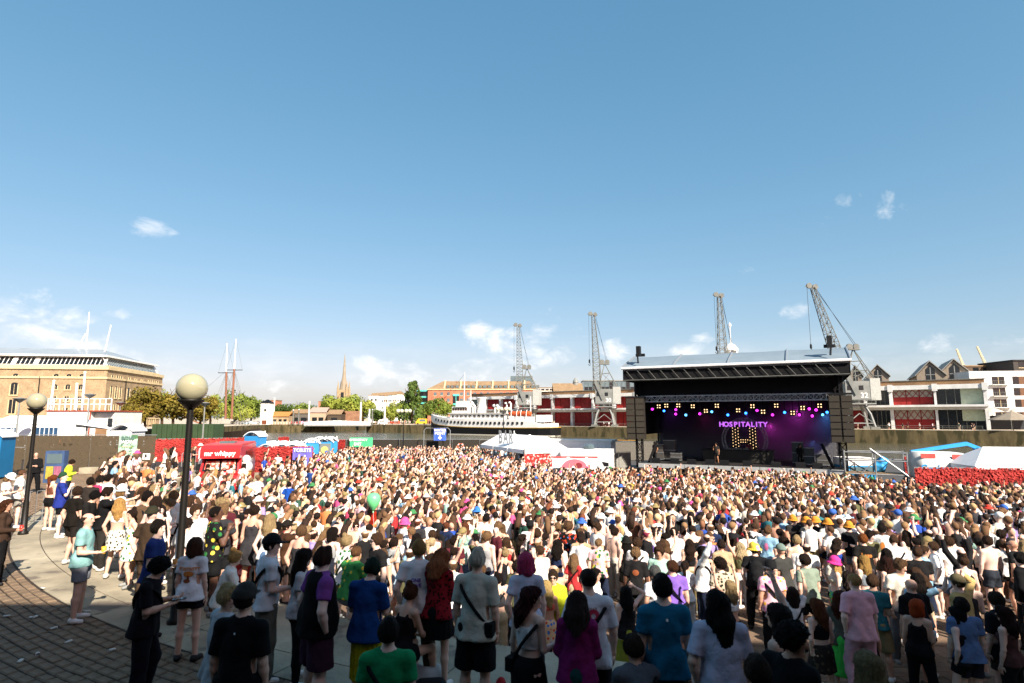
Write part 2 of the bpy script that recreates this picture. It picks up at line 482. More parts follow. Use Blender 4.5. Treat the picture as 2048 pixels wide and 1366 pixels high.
# pavers of the bowl floor, in sight between the people
pav = empty('bowl_paving', (0, 0, 0)); tag(pav, 'brown rectangular pavers on the amphitheatre floor', kind='structure')
M_paver = mat('paver', '#75604e', .85, .35, 1.1, .3, 30)
pv_me = MB().bx(-.195, .195, -.095, .095, -.05, 0).add([], [])
me_p = bpy.data.meshes.new('paver'); me_p.from_pydata(pv_me.v, [], pv_me.f); me_p.materials.append(M_paver)
pc = []
for j in range(130):
 for i in range(150):
  x = -14 + i * .4 + (j % 2) * .2; y = 8.6 + j * .2
  if math.hypot(x - C0.x, y - C0.y) > 26.7 or y > 30 or abs(x) > .95 * y: continue
  pc.append((y + .4 * abs(x), x, y))
pc.sort()
pv0 = np.array(pv_me.v); VV, FF = [], []
for i, (d, x, y) in enumerate(pc):
 z = float(bowl(x, y)) + .022 + rnd.uniform(-.004, .004)
 if i < 300: link('paver', me_p, None, pav, (x, y, z), rnd.uniform(-.01, .01))
 else: VV.append(pv0 + (x, y, z)); FF.append(np.array(pv_me.f) + 8 * (len(VV) - 1))
o = link('pavers', np_mesh('pavers', np.concatenate(VV), np.concatenate(FF)), M_paver, pav); tag(o, kind='stuff')

# water
def water_mat():
 m = bpy.data.materials.new('harbour_water'); m.use_nodes = True; t = m.node_tree; b = t.nodes['Principled BSDF']; L = t.links.new
 b.inputs['Base Color'].default_value = (.075, .068, .04, 1); b.inputs['Roughness'].default_value = .12; b.inputs['IOR'].default_value = 1.33
 tcn = t.nodes.new('ShaderNodeTexCoord'); mpn = t.nodes.new('ShaderNodeMapping'); mpn.inputs['Scale'].default_value = (.25, .7, 1)
 n1 = t.nodes.new('ShaderNodeTexNoise'); n1.inputs['Scale'].default_value = 1.0; n1.inputs['Detail'].default_value = 5; n1.inputs['Roughness'].default_value = .65
 L(tcn.outputs['Object'], mpn.inputs[0]); L(mpn.outputs[0], n1.inputs[0])
 bp = t.nodes.new('ShaderNodeBump'); bp.inputs['Strength'].default_value = .9; bp.inputs['Distance'].default_value = .45
 L(n1.outputs['Fac'], bp.inputs['Height']); L(bp.outputs[0], b.inputs['Normal'])
 return m
WZ = -1.5
o = MB().add([(-900, 80, WZ), (900, 80, WZ), (900, 420, WZ), (-900, 420, WZ)], [(0, 1, 2, 3)]).build('water', water_mat()); tag(o, 'brown green harbour water between the quays', kind='structure')

# far quays
QZ = 1.9
M_qtop = mat('quay_paving', '#b9ac98', .9, .2, .4)
M_qwall = mat('quay_wall', '#5f5439', .9, .5, .8, .3, 3, stretch=(1, 1, .35), spot=('#3a3620', .5, .52))
QD = Vector((.8115, -.5843)); QN = Vector((.5843, .8115)); QP = Vector((0, 219.5))
def quay(t, n=0.0): return QP + QD * t + QN * n
def land(name, poly, label):
 n = len(poly)
 o = MB().prism(poly, -4, QZ).build(name, M_qtop)
 o.data.materials.append(M_qwall)
 for p in o.data.polygons:
  if abs(p.normal.z) < .5: p.material_index = 1
 tag(o, label, kind='structure'); return o
qa, qb = quay(-46), quay(420)
land('quayside', [(-65, 262), (-37, 246.5), tuple(quay(-44)), tuple(quay(160)), tuple(quay(700)), (3000, 300), (3000, 4000), (-65, 4000)], 'stone quay and land on the far side of the water')
land('land', [(-3000, 150), (-97, 150), (-108, 262), (-80.5, 263), (-80.5, 345), (-65.05, 345), (-65.05, 4000), (-3000, 4000)], 'land and quay with the stone warehouse across the dock')

# ================================================================== far shore
M_brick_tan = mat('tan_stone', '#a08a6c', .9, .3, .5, .3, 4, spot=('#8a7052', 2.5, .56))
M_trim = mat('pale_trim', '#c8b48c', .85, .15, .6)
M_darkglass = mat('dark_glass', '#1d2124', .12, .25, .8, spec=.5)
M_midglass = mat('office_glass', '#5b6b70', .1, .3, .5, spec=.6)
M_white = mat('white_paint', '#e4e2dd', .55, .10, 1.2)
M_offw = mat('offwhite_render', '#dcdad6', .8, .12, .5)
M_black = mat('black_paint', '#141416', .55, .3, 1.5)
M_grey = mat('grey_paint', '#80827e', .55, .2, .9)
M_conc = mat('white_concrete', '#cfcfcc', .8, .16, .6)
M_red = mat('red_door_paint', '#8d2220', .65, .22, .7)
M_roofm = mat('metal_roof', '#989fa3', .35, .12, .3, metal=.15)
M_steel = mat('weathered_steel', '#6d6e68', .6, .3, 1.2)
M_brick_or = brickmat('orange_brick', '#b5653f', '#a4583a', '#a58d78', .3, .1)
M_brick_br = brickmat('brown_brick', '#85603a', '#6d4c2f', '#8f7c62', .3, .1)
M_tile = mat('roof_tile', '#8a7256', .85, .25, .6, .4, 9)
M_timber = mat('grey_timber', '#8b7f70', .85, .25, .8, .2, 8, stretch=(6, 6, .6))
M_teal = mat('teal_panel', '#58b7ae', .4, .1, 1)

# ---- stone warehouse on the left
wh = empty('warehouse', (-119.5, 171, QZ), R(8)); tag(wh, 'tan stone warehouse with glazed attic and pale hipped roof behind the trees', 'building')
H = 17.6; LX = -75; DY = 36
MB().bx(LX, 0, 0, DY, 0, H).build('wall', M_brick_tan, wh)
for z, d, h in ((H - .5, .45, .9), (H - 3.2, .3, .55), (2.6, .2, .4)):
 MB().bx(LX - .1, d, -d, DY, z, z + h).build('cornice', M_trim, wh)
# glazed attic: each pane leans back
at_ = MB().prism([(LX + 1, .8), (-.8, .8), (-.8, DY - .8), (LX + 1, DY - .8)], H + .4, H + .9); at_.build('attic_sill', M_trim, wh)
def slant(x0, x1, side, nm, m, z0, z1, off=0.0, pr=None):
 k = 1.5
 if side == 'f': v = [(x0, 1.0 - off, z0), (x1, 1.0 - off, z0), (x1 - .9 * 0, 1.0 + k - off, z1), (x0, 1.0 + k - off, z1)]
 else: v = [(-1.0 + off, x0, z0), (-1.0 + off, x1, z0), (-1.0 - k + off, x1, z1), (-1.0 - k + off, x0, z1)]
 MB().add(v, [(0, 1, 2, 3)]).build(nm, m, wh)
slant(LX, -1.2, 'f', 'attic_backing', M_white, H + .9, H + 3.6)
slant(1.2, DY - 1.2, 's', 'attic_backing', M_white, H + .9, H + 3.6)
x = -1.9
while x > -40:
 if not (abs(x + 20) < .6 or abs(x + 26) < .6): slant(x - .95, x, 'f', 'pane', M_darkglass, H + 1.05, H + 3.45, .06)
 x -= 1.18
y = 2.0
while y < DY - 3:
 slant(y, y + .75, 's', 'pane', M_midglass, H + 1.05, H + 3.45, .06); y += 1.05
rf = MB().add([(LX, 1.6, H + 3.6), (-1.6, 1.6, H + 3.6), (-1.6, DY - 1.6, H + 3.6), (LX, DY - 1.6, H + 3.6), (LX, 12, H + 6.9), (-9, 13, H + 6.9), (-9, 22, H + 6.6), (LX, 22, H + 6.9)],
              [(0, 1, 5, 4), (1, 2, 6, 5), (2, 3, 7, 6), (4, 5, 6, 7)])
rfo = rf.build('roof', M_roofm, wh)
MB().bx(LX, -1.5, .9, 1.7, H + 3.45, H + 3.95).bx(-1.75, -.95, .9, DY - 1.2, H + 3.45, H + 3.95).build('gutter', M_white, rfo)
for (bx_, tz, lx_) in ((-14, 19, 0), (-8.5, 15, 1.2)):
 MB().tube([(bx_, 14, H + 5.5), (bx_ + lx_, 14, H + tz)], [.22, .14], 6).build('mast', M_white, rfo)
MB().tube([(-16.5, 13, H + 5), (-14.5, 14, H + 12)], .15, 5).build('mast', M_white, rfo)
def whwin(xc, z0, z1, wd, arch=False, side='f', glass=M_darkglass):
 # recessed opening framed by proud stone
 n = 7
 prof = [(xc - wd / 2, z0), (xc + wd / 2, z0), (xc + wd / 2, z1)]
 if arch: prof += [(xc + wd / 2 * math.cos(math.pi * i / n), z1 + wd * .32 * math.sin(math.pi * i / n)) for i in range(1, n)]
 prof += [(xc - wd / 2, z1)]
 mb = MB(); fr = MB()
 if side == 'f':
  mb.yprism(prof, -.02, .06); wo = mb.build('window', glass, wh)
  fr.bx(xc - wd / 2 - .22, xc - wd / 2, -.16, 0, z0, z1).bx(xc + wd / 2, xc + wd / 2 + .22, -.16, 0, z0, z1).bx(xc - wd / 2 - .3, xc + wd / 2 + .3, -.25, 0, z0 - .3, z0).bx(xc - .05, xc + .05, -.08, -.021, z0, z1)
 else:
  mb.xprism(prof, -.06, .02); wo = mb.build('window', glass, wh)
  fr.bx(0, .16, xc - wd / 2 - .2, xc - wd / 2, z0, z1).bx(0, .16, xc + wd / 2, xc + wd / 2 + .2, z0, z1).bx(0, .25, xc - wd / 2 - .3, xc + wd / 2 + .3, z0 - .3, z0)
 fr.build('window_frame', M_trim, wo)
for xc in (-13.6, -10.2, -6.7, -29.4, -32.9):
 whwin(xc, 11.2, 12.3, 1.25, True); whwin(xc, 7.9, 9.2, 1.2); whwin(xc, 4.6, 5.9, 1.2); whwin(xc, 15.0, 15.3, 1.35, True)
 whwin(xc, .3, 1.6, 1.4)
for xc in (-24.3,):
 whwin(xc, 9.6, 12.6, 1.8, True); whwin(xc, 4.2, 8.2, 1.8); whwin(xc, 15.0, 15.3, 1.35, True); whwin(xc, .3, 2.2, 1.6)
for yc in (3, 5.6, 8.2, 26, 29, 32):
 whwin(yc, 9, 12.2, .95, True, 's'); whwin(yc, 5.4, 7, .9, False, 's'); whwin(yc, 15.0, 15.7, 1.0, False, 's'); whwin(yc, 1, 3, 1.0, False, 's')
for yc in (13, 17, 21): whwin(yc, 6, 12.0, 1.5, True, 's'); whwin(yc, 15.0, 15.7, .9, False, 's'); whwin(yc, .2, 3.4, 1.6, True, 's')
MB().tube([(-17.8, -.2, 0), (-17.8, -.2, 15)], .14, 6).build('drainpipe', M_black, wh)
MB().tube([(.2, 10.8, 0), (.2, 10.8, 15)], .14, 6).build('drainpipe', M_black, wh)

# ---- trees
M_bark = mat('bark', '#5a4736', .9, .3, 4, .4, 15)
def leafmat(name, c, c2):
 m = bpy.data.materials.new(name); m.use_nodes = True; t = m.node_tree; b = t.nodes['Principled BSDF']; L = t.links.new
 b.inputs['Roughness'].default_value = .7; b.inputs['Specular IOR Level'].default_value = .25
 tcn = t.nodes.new('ShaderNodeTexCoord'); nn = t.nodes.new('ShaderNodeTexNoise'); nn.inputs['Scale'].default_value = .9; nn.inputs['Detail'].default_value = 4; L(tcn.outputs['Object'], nn.inputs[0])
 mr = t.nodes.new('ShaderNodeMapRange'); mr.inputs[1].default_value = .38; mr.inputs[2].default_value = .62; L(nn.outputs['Fac'], mr.inputs[0])
 mi = t.nodes.new('ShaderNodeMix'); mi.data_type = 'RGBA'; L(mr.outputs[0], mi.inputs[0]); mi.inputs[6].default_value = (*srgb(c), 1); mi.inputs[7].default_value = (*srgb(c2), 1)
 L(mi.outputs[2], b.inputs['Base Color'])
 tr = t.nodes.new('ShaderNodeBsdfTranslucent'); L(mi.outputs[2], tr.inputs[0]); ms = t.nodes.new('ShaderNodeMixShader'); ms.inputs[0].default_value = .25
 L(b.outputs[0], ms.inputs[1]); L(tr.outputs[0], ms.inputs[2]); L(ms.outputs[0], t.nodes['Material Output'].inputs[0])
 return m
LEAF = dict(green=leafmat('leaf_green', '#5c6f2b', '#83913a'), dark=leafmat('leaf_dark', '#465a28', '#627632'), olive=leafmat('leaf_olive', '#6a6024', '#8c7a2e'), lime=leafmat('leaf_lime', '#7f8f38', '#a5a94a'))
def crown_mesh(kind, seed, n=3200):
 g = np.random.default_rng(seed)
 P = []
 if kind == 'round':
  cl = g.normal(size=(26, 3)); cl /= np.linalg.norm(cl, axis=1)[:, None]; cl *= g.uniform(.35, .78, (26, 1)); cl[:, 2] *= .78
  cr = g.uniform(.22, .40, 26)
 else:
  tz = g.uniform(-.95, .95, 34); rr = .62 * (1 - (tz + 1) / 2) ** .8 + .05; an = g.uniform(0, 6.28, 34); cl = np.stack([rr * np.cos(an), rr * np.sin(an), tz], -1); cr = .13 + .18 * (1 - (tz + 1) / 2)
 k = g.integers(0, len(cl), n); d = g.normal(size=(n, 3)); d /= np.linalg.norm(d, axis=1)[:, None]
 P = cl[k] + d * (cr[k] * g.uniform(.75, 1.05, n))[:, None]
 nn = d + g.normal(size=(n, 3)) * .45; nn /= np.linalg.norm(nn, axis=1)[:, None]
 a = np.cross(nn, g.normal(size=(n, 3))); a /= np.linalg.norm(a, axis=1)[:, None]; b = np.cross(nn, a)
 s = g.uniform(.045, .09, n)[:, None]
 V = np.stack([P - a * s, P - b * s * .6, P + a * s, P + b * s * .75], 1).reshape(-1, 3)
 return np_mesh('crown', V, np.arange(n * 4).reshape(-1, 4))
CROWN = {(k, s): crown_mesh(k, s) for k in ('round', 'conic') for s in (1, 2, 3)}
trunk_me = {}
for s in (1, 2):
 mb = MB(); rr = random.Random(s)
 mb.tube([(0, 0, 0), (.02, .01, .5), (.0, .03, 1.0)], [.055, .042, .03], 7)
 for q in range(5):
  a = q * 1.25 + rr.random(); mb.tube([(0, .01, .62 + .07 * q), (.16 * math.cos(a), .16 * math.sin(a), 1.0 + .05 * q), (.36 * math.cos(a), .36 * math.sin(a), 1.28 + .06 * q)], [.024, .016, .008], 5)
 me = bpy.data.meshes.new('trunk'); me.from_pydata(mb.v, [], mb.f); me.shade_smooth(); me.materials.append(M_bark); trunk_me[s] = me
def tree(px, top, base_z, Y, wpx, label, lf='green', kind='round', seed=1, low=.22, group='trees along the far quays'):
 p = at(px, top, Y); wd = wpx * 1.22 / F * Y; h = p.z - base_z
 t = empty('tree', (p.x, Y, base_z), seed * 1.7)
 tag(t, label, 'tree', group)
 tr = link('trunk', trunk_me[1 + seed % 2], None, t); tr.scale = (h * .62,) * 2 + (h * .62,)
 me = CROWN[(kind, 1 + seed % 3)]
 c = bpy.data.objects.new('crown', me)
 if not me.materials: me.materials.append(None)
 col.objects.link(c); c.parent = t; c.material_slots[0].link = 'OBJECT'; c.material_slots[0].material = LEAF[lf]
 ch = h * (1 - low); c.location = (0, 0, h * low + ch * .48); c.scale = (wd / 2 * 1.02, wd / 2 * .95, ch / 2 * 1.06)
 return t
TL = [(296, 766, 150, 72, 'brownish plane tree in front of the stone warehouse corner', 'olive', 'round', 1, .12), (352, 772, 152, 80, 'olive brown tree just left of the big globe lamp', 'olive', 'round', 2, .12),
      (405, 778, 156, 60, 'olive tree half behind the big globe lamp', 'olive', 'round', 3, .12), (275, 800, 146, 44, 'low brown tree at the foot of the stone warehouse', 'olive', 'round', 4, .05), (330, 770, 215, 70, 'yellow green tree behind the warehouse end', 'lime', 'round', 9, .1),
      (425, 782, 262, 60, 'yellow green tree behind the tall sailing masts', 'lime', 'round', 5, .05), (474, 772, 272, 50, 'tallest green tree right behind the two masts', 'green', 'round', 6, .05), (505, 786, 280, 46, 'green tree between the masts and the white tower', 'green', 'round', 7, .05),
      (484, 803, 268, 46, 'low pale green tree beside the white tower', 'lime', 'round', 8, .02), (570, 804, 330, 52, 'dark distant tree right of the white tower', 'dark', 'round', 1, .02), (600, 800, 360, 46, 'distant tree in the low gap left of the bridge', 'green', 'round', 2, .02),
      (625, 808, 352, 50, 'small distant tree above the bridge sheds', 'dark', 'round', 3, .02), (545, 808, 345, 46, 'small dark tree behind the white tower', 'dark', 'round', 5, .02), (668, 784, 322, 52, 'pale green tree left of the church spire foot', 'lime', 'round', 4, .05), (702, 782, 318, 60, 'broad pale green tree below the church spire', 'lime', 'round', 5, .08), (728, 789, 320, 44, 'rounded tree right of the church spire', 'lime', 'round', 6, .08),
      (826, 763, 296, 60, 'tall dark pointed tree beside the colourful terrace', 'dark', 'conic', 1, .02), (800, 795, 300, 44, 'bushy tree in front of the colourful terrace', 'green', 'round', 2, .05), (782, 803, 296, 34, 'pale bushy tree by the double globe lamp', 'lime', 'round', 3, .05),
      (878, 790, 262, 62, 'round bright green tree in front of the brick offices', 'green', 'round', 8, .1), (945, 803, 268, 20, 'narrow green tree behind the ship funnel', 'green', 'conic', 2, .02), (655, 803, 335, 30, 'shrubby tree beside the bridge end', 'green', 'round', 7, .02), (756, 812, 300, 36, 'low bush over the old stone wall', 'dark', 'round', 9, .02)]
for (px, top, Y, wpx, lb, lf, kd, sd, lo) in TL: tree(px, top, QZ, Y, wpx, lb, lf, kd, sd, lo)

# ---- church spire
p = at(690, 708, 700); Y = 700
ch = empty('church', (p.x, Y, 2)); tag(ch, 'tall stone church spire rising above the trees', 'church')
zb = at(690, 790, Y).z - 2; zt = p.z - 2; hw = 14 / F * Y * .62
MB().bx(-hw, hw, -hw, hw, 0, zb + 6).build('tower', M_brick_tan, ch)
sp = []
M_sp = mat('spire_stone', '#8f8371', .9, .2, .2)
sp = MB().lathe([(hw * .95, zb + 6), (hw * .42, zb + (zt - zb) * .45), (.25, zt)], n=8).build('spire', M_sp, ch)
for sx, sy in ((-1, -1), (1, -1), (1, 1), (-1, 1)): MB().lathe([(1.4, zb - 3), (1.4, zb + 7), (.05, zb + 17)], (sx * hw, sy * hw, 0), 6).build('pinnacle', M_brick_tan, ch)
MB().bx(-hw * .35, hw * .35, -hw - .15, -hw + .1, zb - 12, zb + 3).build('belfry_opening', M_darkglass, ch)

# ---- small tower house, sheds and the swing bridge
def plainhouse(name, label, cat, x0, x1, ytop, ybase, Y, depth, mw, roof=None, roofh=0.0, wins=(), rm=None):
 a, b = at(x0, ytop, Y), at(x1, ytop, Y); zb = QZ
 e = empty(name, ((a.x + b.x) / 2, Y, zb)); tag(e, label, cat); w2 = (b.x - a.x) / 2; h = a.z - zb
 MB().bx(-w2, w2, 0, depth, 0, h).build('wall', mw, e)
 rm = rm or M_tile
 if roof == 'hip': MB().add([(-w2 - .4, -.4, h), (w2 + .4, -.4, h), (w2 + .4, depth + .4, h), (-w2 - .4, depth + .4, h), (-w2 * .2, depth / 2, h + roofh), (w2 * .2, depth / 2, h + roofh)], [(0, 1, 5, 4), (1, 2, 5), (2, 3, 4, 5), (3, 0, 4), (3, 2, 1, 0)]).build('roof', rm, e)
 elif roof == 'gable': MB().xprism([(-.5, h - .2), (depth / 2, h + roofh), (depth + .5, h - .2), (depth / 2, h + roofh - .4)], -w2 - .3, w2 + .3).build('roof', rm, e)
 elif roof == 'gablef': MB().yprism([(-w2 - .4, h), (0, h + roofh), (w2 + .4, h), (w2 + .4, h - .02), (-w2 - .4, h - .02)], -.4, depth + .4).build('roof', rm, e)
 elif roof == 'flat': MB().bx(-w2 - .3, w2 + .3, -.3, depth, h, h + .4).build('roof', rm, e)
 for (fx, fz, ww, wh_) in wins:
  x = -w2 + fx * 2 * w2; z = fz * h; wo = MB().bx(x - ww / 2, x + ww / 2, -.03, .05, z, z + wh_).build('window', M_darkglass, e); MB().bx(x - ww / 2 - .12, x + ww / 2 + .12, -.15, .0, z - .2, z - .002).build('window_sill', M_trim, wo)
 return e, w2, h
e, w2, h = plainhouse('tower_house', 'narrow white harbour tower with dark pyramid roof', 'building', 522, 540, 806, 846, 262, 4.5, M_white, 'hip', 1.6, ((.5, .62, .9, 1.0),), M_black)
MB().bx(-1.2, .9, -.06, .02, .1, 1.9).build('door', mat('brown_door', '#6b3a26', .6), e)
plainhouse('brick_shed', 'low tan brick building with orange roof beside the white tower', 'building', 541, 577, 832, 846, 266, 7, M_brick_tan, 'gable', 2.0, ((.25, .3, 1.4, 1.2), (.55, .3, 1.4, 1.2), (.82, .3, 1.4, 1.2)), mat('orange_tile', '#a8743f', .85))
plainhouse('red_block', 'distant red brick block behind the white tower', 'building', 538, 553, 801, 846, 420, 10, M_brick_or, 'flat', 0, ((.3, .8, 1.5, 2), (.7, .8, 1.5, 2)))
plainhouse('boat_shed', 'dark open boat shed with grey roof behind the bridge', 'building', 580, 620, 826, 846, 300, 8, mat('shed_wall', '#5c5750', .9), 'gable', 2, ((.3, .2, 3, 2), (.7, .2, 3, 2)))
plainhouse('boat_shed', 'pale brick shed with pinkish roof above the bridge', 'building', 620, 652, 824, 846, 296, 8, mat('pale_brick', '#a8937c', .9), 'gable', 2.4, ((.3, .2, 2.5, 2), (.7, .2, 2.5, 2)), mat('pink_tile', '#a58c80', .85))
plainhouse('boat_shed', 'dark timber shed with wide eaves right of the bridge middle', 'building', 655, 682, 828, 846, 292, 8, mat('dark_timber', '#4a3f33', .9), 'gable', 2.2, ((.5, .2, 3, 2),))
plainhouse('stone_ruin', 'old reddish stone wall overgrown with bushes below the spire trees', 'wall', 684, 722, 822, 846, 300, 3, mat('red_stone', '#8e6a52', .95, .4, .6), None)
plainhouse('distant_block', 'far orange brick block low on the horizon left of the spire', 'building', 637, 652, 803, 846, 520, 12, M_brick_or, 'flat', 0, ((.5, .85, 3, 2),))
# bridge
b0, b1 = at(608, 850, 258), at(741, 850, 258)
br = empty('swing_bridge', (0, 258, 0)); tag(br, 'low white steel swing bridge across the dock entrance', 'bridge')
MB().bx(b0.x, b1.x, 0, 6, QZ - .7, QZ + .15).build('deck', M_grey, br)
n = 14
for i in range(n):
 x = b0.x + (b1.x - b0.x) * i / n; dx = (b1.x - b0.x) / n; t = abs((i + .5) / n - .5) * 2; hgt = 1.75 - .7 * t
 MB().bx(x + .06, x + dx - .06, -.12, .05, QZ + .1, QZ + .1 + hgt).build('parapet_panel', M_white, br)
MB().bx(b0.x, b1.x, -.2, -.12, QZ - .3, QZ + .1).build('edge_beam', M_white, br)
# dock pilings and posts
for px, top, bot, Y, r in ((722, 806, 846, 262, .45), (739, 820, 850, 259, .4), (745, 820, 846, 261, .35), (770, 806, 846, 262, .45), (587, 821, 846, 262, .3), (598, 820, 846, 262, .3), (619, 804, 846, 262, .4), (549, 797, 830, 275, .4)):
 a = at(px, top, Y); o = MB().tube([(0, 0, 0), (0, 0, a.z - QZ)], [r, r * .85], 8).build('mooring_post', M_conc if r > .36 else M_steel, None, False, (a.x, Y, QZ)); MB().lathe([(r * .9, 0), (r * 1.05, .2), (r * .5, .45)], (0, 0, a.z - QZ), 8).build('cap', M_conc, o)
 tag(o, 'tall dockside post standing at pixel column'.replace(' at pixel column', '') + {722: ' right of the spire beyond the bridge', 739: ' at the right end of the bridge', 745: ' close behind the bridge end', 770: ' before the colourful terrace', 587: ' behind the bridge, leftmost', 598: ' second behind the bridge left', 619: ' above the bridge left third', 549: ' like a mast behind the white tower'}[px], 'post', 'dockside posts')
# terrace of colourful houses
cols = ['#e7e3da', '#9fb4c6', '#c7d3d8', '#d9b8a4', '#b7c7cf', '#e6ddca', '#eceae4']
x = 742
for i, c in enumerate(cols):
 wpx = 8.5 if i < 6 else 12; top = 792 - i * .6
 e, w2, h = plainhouse('terraced_house', f'{["white", "blue", "pale blue", "pink", "grey blue", "cream", "white gabled"][i]} terraced house, {ORD[i]} from the spire side of the row', 'house', x, x + wpx, top, 835, 400, 9, mat('render_' + c[1:], c, .8, .1, .5), 'gable' if i < 6 else 'gablef', 2.2, tuple((fx, fz, .8, 1.3) for fx in (.28, .72) for fz in (.75, .5, .25)))
 e['group'] = 'terraced houses on the hill'; x += wpx
plainhouse('white_house', 'white flat topped house at the left end of the hillside terrace', 'house', 738, 758, 791, 835, 380, 9, M_white, 'flat', 0, ((.3, .8, 1.2, 1.4), (.7, .8, 1.2, 1.4)))
# large brick office block with mansard roof
Yo = 300; a, b = at(856, 778, Yo), at(1072, 778, Yo)
of = empty('office_building', (a.x, Yo, QZ)); tag(of, 'long orange brick office block with brown mansard roof and dormers', 'building'); Wd = b.x - a.x; h = a.z - QZ
MB().bx(0, Wd, 0, 18, 0, h).build('wall', M_brick_or, of)
MB().bx(-.3, Wd + .3, -.4, 0, h - .5, h).build('cornice', M_trim, of)
rh = at(880, 761, Yo).z - QZ - h
ro = MB().add([(-.3, -.3, h), (Wd + .3, -.3, h), (Wd + .3, 18, h), (-.3, 18, h), (7, 6, h + rh), (Wd - 3, 6, h + rh), (Wd - 3, 13, h + rh), (7, 13, h + rh)], [(0, 1, 5, 4), (1, 2, 6, 5), (2, 3, 7, 6), (3, 0, 4, 7), (4, 5, 6, 7)]).build('roof', M_tile, of)
nb = 6; step = (Wd - 6) / nb
for i in range(nb):
 x = 8 + i * step
 MB().add([(x, .1, h + .2), (x + .8, .1, h + .2), (x + .8, 5.9, h + rh + .1), (x, 5.9, h + rh + .1), (x, -.4, h + .2), (x + .8, -.4, h + .2), (x + .8, 5.2, h + rh + .5), (x, 5.2, h + rh + .5)], [(4, 5, 6, 7), (0, 4, 7, 3), (1, 2, 6, 5), (0, 1, 5, 4)]).build('party_wall', M_trim, ro)
 for j in range(3):
  xd = x + 1.4 + j * (step - 1.2) / 3; d = MB().bx(xd, xd + 1.9, .2, 2.2, h + .5, h + 2.1).build('dormer', M_tile, ro); MB().bx(xd + .2, xd + 1.7, .12, .25, h + .65, h + 1.9).build('pane', M_midglass, d)
k = 0; x = 3.0
while x < Wd - 2:
 if k % 6 == 3:
  for z in (h - 3.6, h - 8.4): MB().bx(x - .3, x + 3.0, -.5, .05, z, z + 1.0).build('teal_band', M_teal, of)
  bw = MB().bx(x - .2, x + 2.9, -.3, .05, 1, h - 3.7).build('bay_window', M_darkglass, of); MB().bx(x + 1.2, x + 1.5, -.38, -.3, 1, h - 3.7).build('mullion', M_teal, bw)
 else:
  for z in (h - 3.4, h - 6.6, h - 9.8):
   wo = MB().bx(x, x + 1.5, -.04, .05, z, z + 1.7).build('window', M_midglass, of); MB().bx(x - .1, x + 1.6, -.2, 0, z - .25, z - .002).build('window_sill', M_trim, wo)
 x += 3.4; k += 1
sd_ = MB().bx(-6, -.02, 2, 15, 0, h - .6).build('side_bay', M_darkglass, of)
for z in (h - 1.2, h - 4.4, h - 7.6): MB().bx(-6.2, .1, 1.9, 2.02, z, z + .8).build('teal_band', M_teal, of)
# roofs behind the museum shed
a = at(1022, 752, 340); g_ = empty('plant_room', (at(1043, 752, 340).x, 340, QZ)); tag(g_, 'pale glass rooftop box above the brick offices', 'building'); w2 = 22 / F * 340
MB().bx(-w2, w2, 0, 10, 0, a.z - QZ).build('wall', M_midglass, g_)
for i in range(5): MB().bx(-w2 + i * w2 / 2 - .1, -w2 + i * w2 / 2 + .1, -.1, 0, 0, a.z - QZ).build('mullion', M_grey, g_)
plainhouse('white_block', 'low white apartment block seen between the cranes', 'building', 1072, 1108, 776, 835, 360, 10, M_offw, 'flat', 0, tuple((fx, fz, 2.2, 1.0) for fx in (.15, .38, .62, .85) for fz in (.93, .8)))
e, w2, h = plainhouse('grey_house', 'grey gabled house with roof windows between the cranes', 'house', 1108, 1166, 784, 835, 285, 12, mat('grey_render', '#9ea5a8', .8), 'gable', 4.6, ())
for i in range(4): MB().add([(-4 + i * 3.2, 1.2, h + .75), (-2.9 + i * 3.2, 1.2, h + .75), (-2.9 + i * 3.2, 2.8, h + 2.0), (-4 + i * 3.2, 2.8, h + 2.0)], [(0, 1, 2, 3)]).build('roof_window', M_midglass, e)
MB().lathe([(1.3, h + 2.5), (1.3, h + 5), (1.5, h + 5.1), (1.2, h + 6), (.6, h + 6.9), (.05, h + 7.4)], (4.2, 6, 0), 12).build('dome_turret', M_grey, e)
gx = empty('glass_offices', (at(1218, 762, 330).x, 330, QZ)); tag(gx, 'flat roofed glass office block behind crane thirty', 'building'); w2 = 50 / F * 330; hh = at(1218, 762, 330).z - QZ
MB().bx(-w2, w2, 0, 14, 0, hh).build('wall', M_darkglass, gx); MB().bx(-w2 - .3, w2 + .3, -.3, 14, hh, hh + .5).build('roof', M_grey, gx)
for i in range(13): MB().bx(-w2 + i * w2 / 6 - .12, -w2 + i * w2 / 6 + .12, -.12, 0, 0, hh).build('mullion', M_midglass, gx)
for i in range(12):
 if i % 4 != 2: MB().bx(-w2 + i * w2 / 6 + .2, -w2 + (i + 1) * w2 / 6 - .2, -.06, 0, hh - 3.3, hh - .3).build('pane', M_midglass, gx)

# ---- long two storey museum shed along the quay
fo = quay(-29.8, 11); sh = empty('museum_shed', (fo.x, fo.y, QZ), math.atan2(QD.y, QD.x)); tag(sh, 'long two storey dock shed with white frame and red sliding doors', 'building')
LN = 169.3; z1 = 8.2 - QZ; zt = 12.4 - QZ
MB().bx(0, LN, 1.6, 24, 0, zt + 1.0).build('wall', mat('shed_dark_wall', '#4a3028', .9, .2, .5), sh)
MB().bx(-.3, LN + .3, -2.2, 1.6, z1 - .45, z1 + .1).build('balcony_slab', M_conc, sh)
MB().bx(-.3, LN + .3, -.3, 1.6, z1 - 1.2, z1 - .452).build('floor_beam', M_conc, sh)
MB().bx(-.3, LN + .3, -.45, 2.2, zt, zt + 1.15).build('roof_beam', M_conc, sh)
MB().bx(0, LN, 1.0, 1.8, zt + 1.15, zt + 2.35).build('parapet', M_brick_br, sh)
MB().bx(-.2, LN + .2, .8, 24, zt + 2.35, zt + 2.55).build('roof_edge', M_steel, sh)
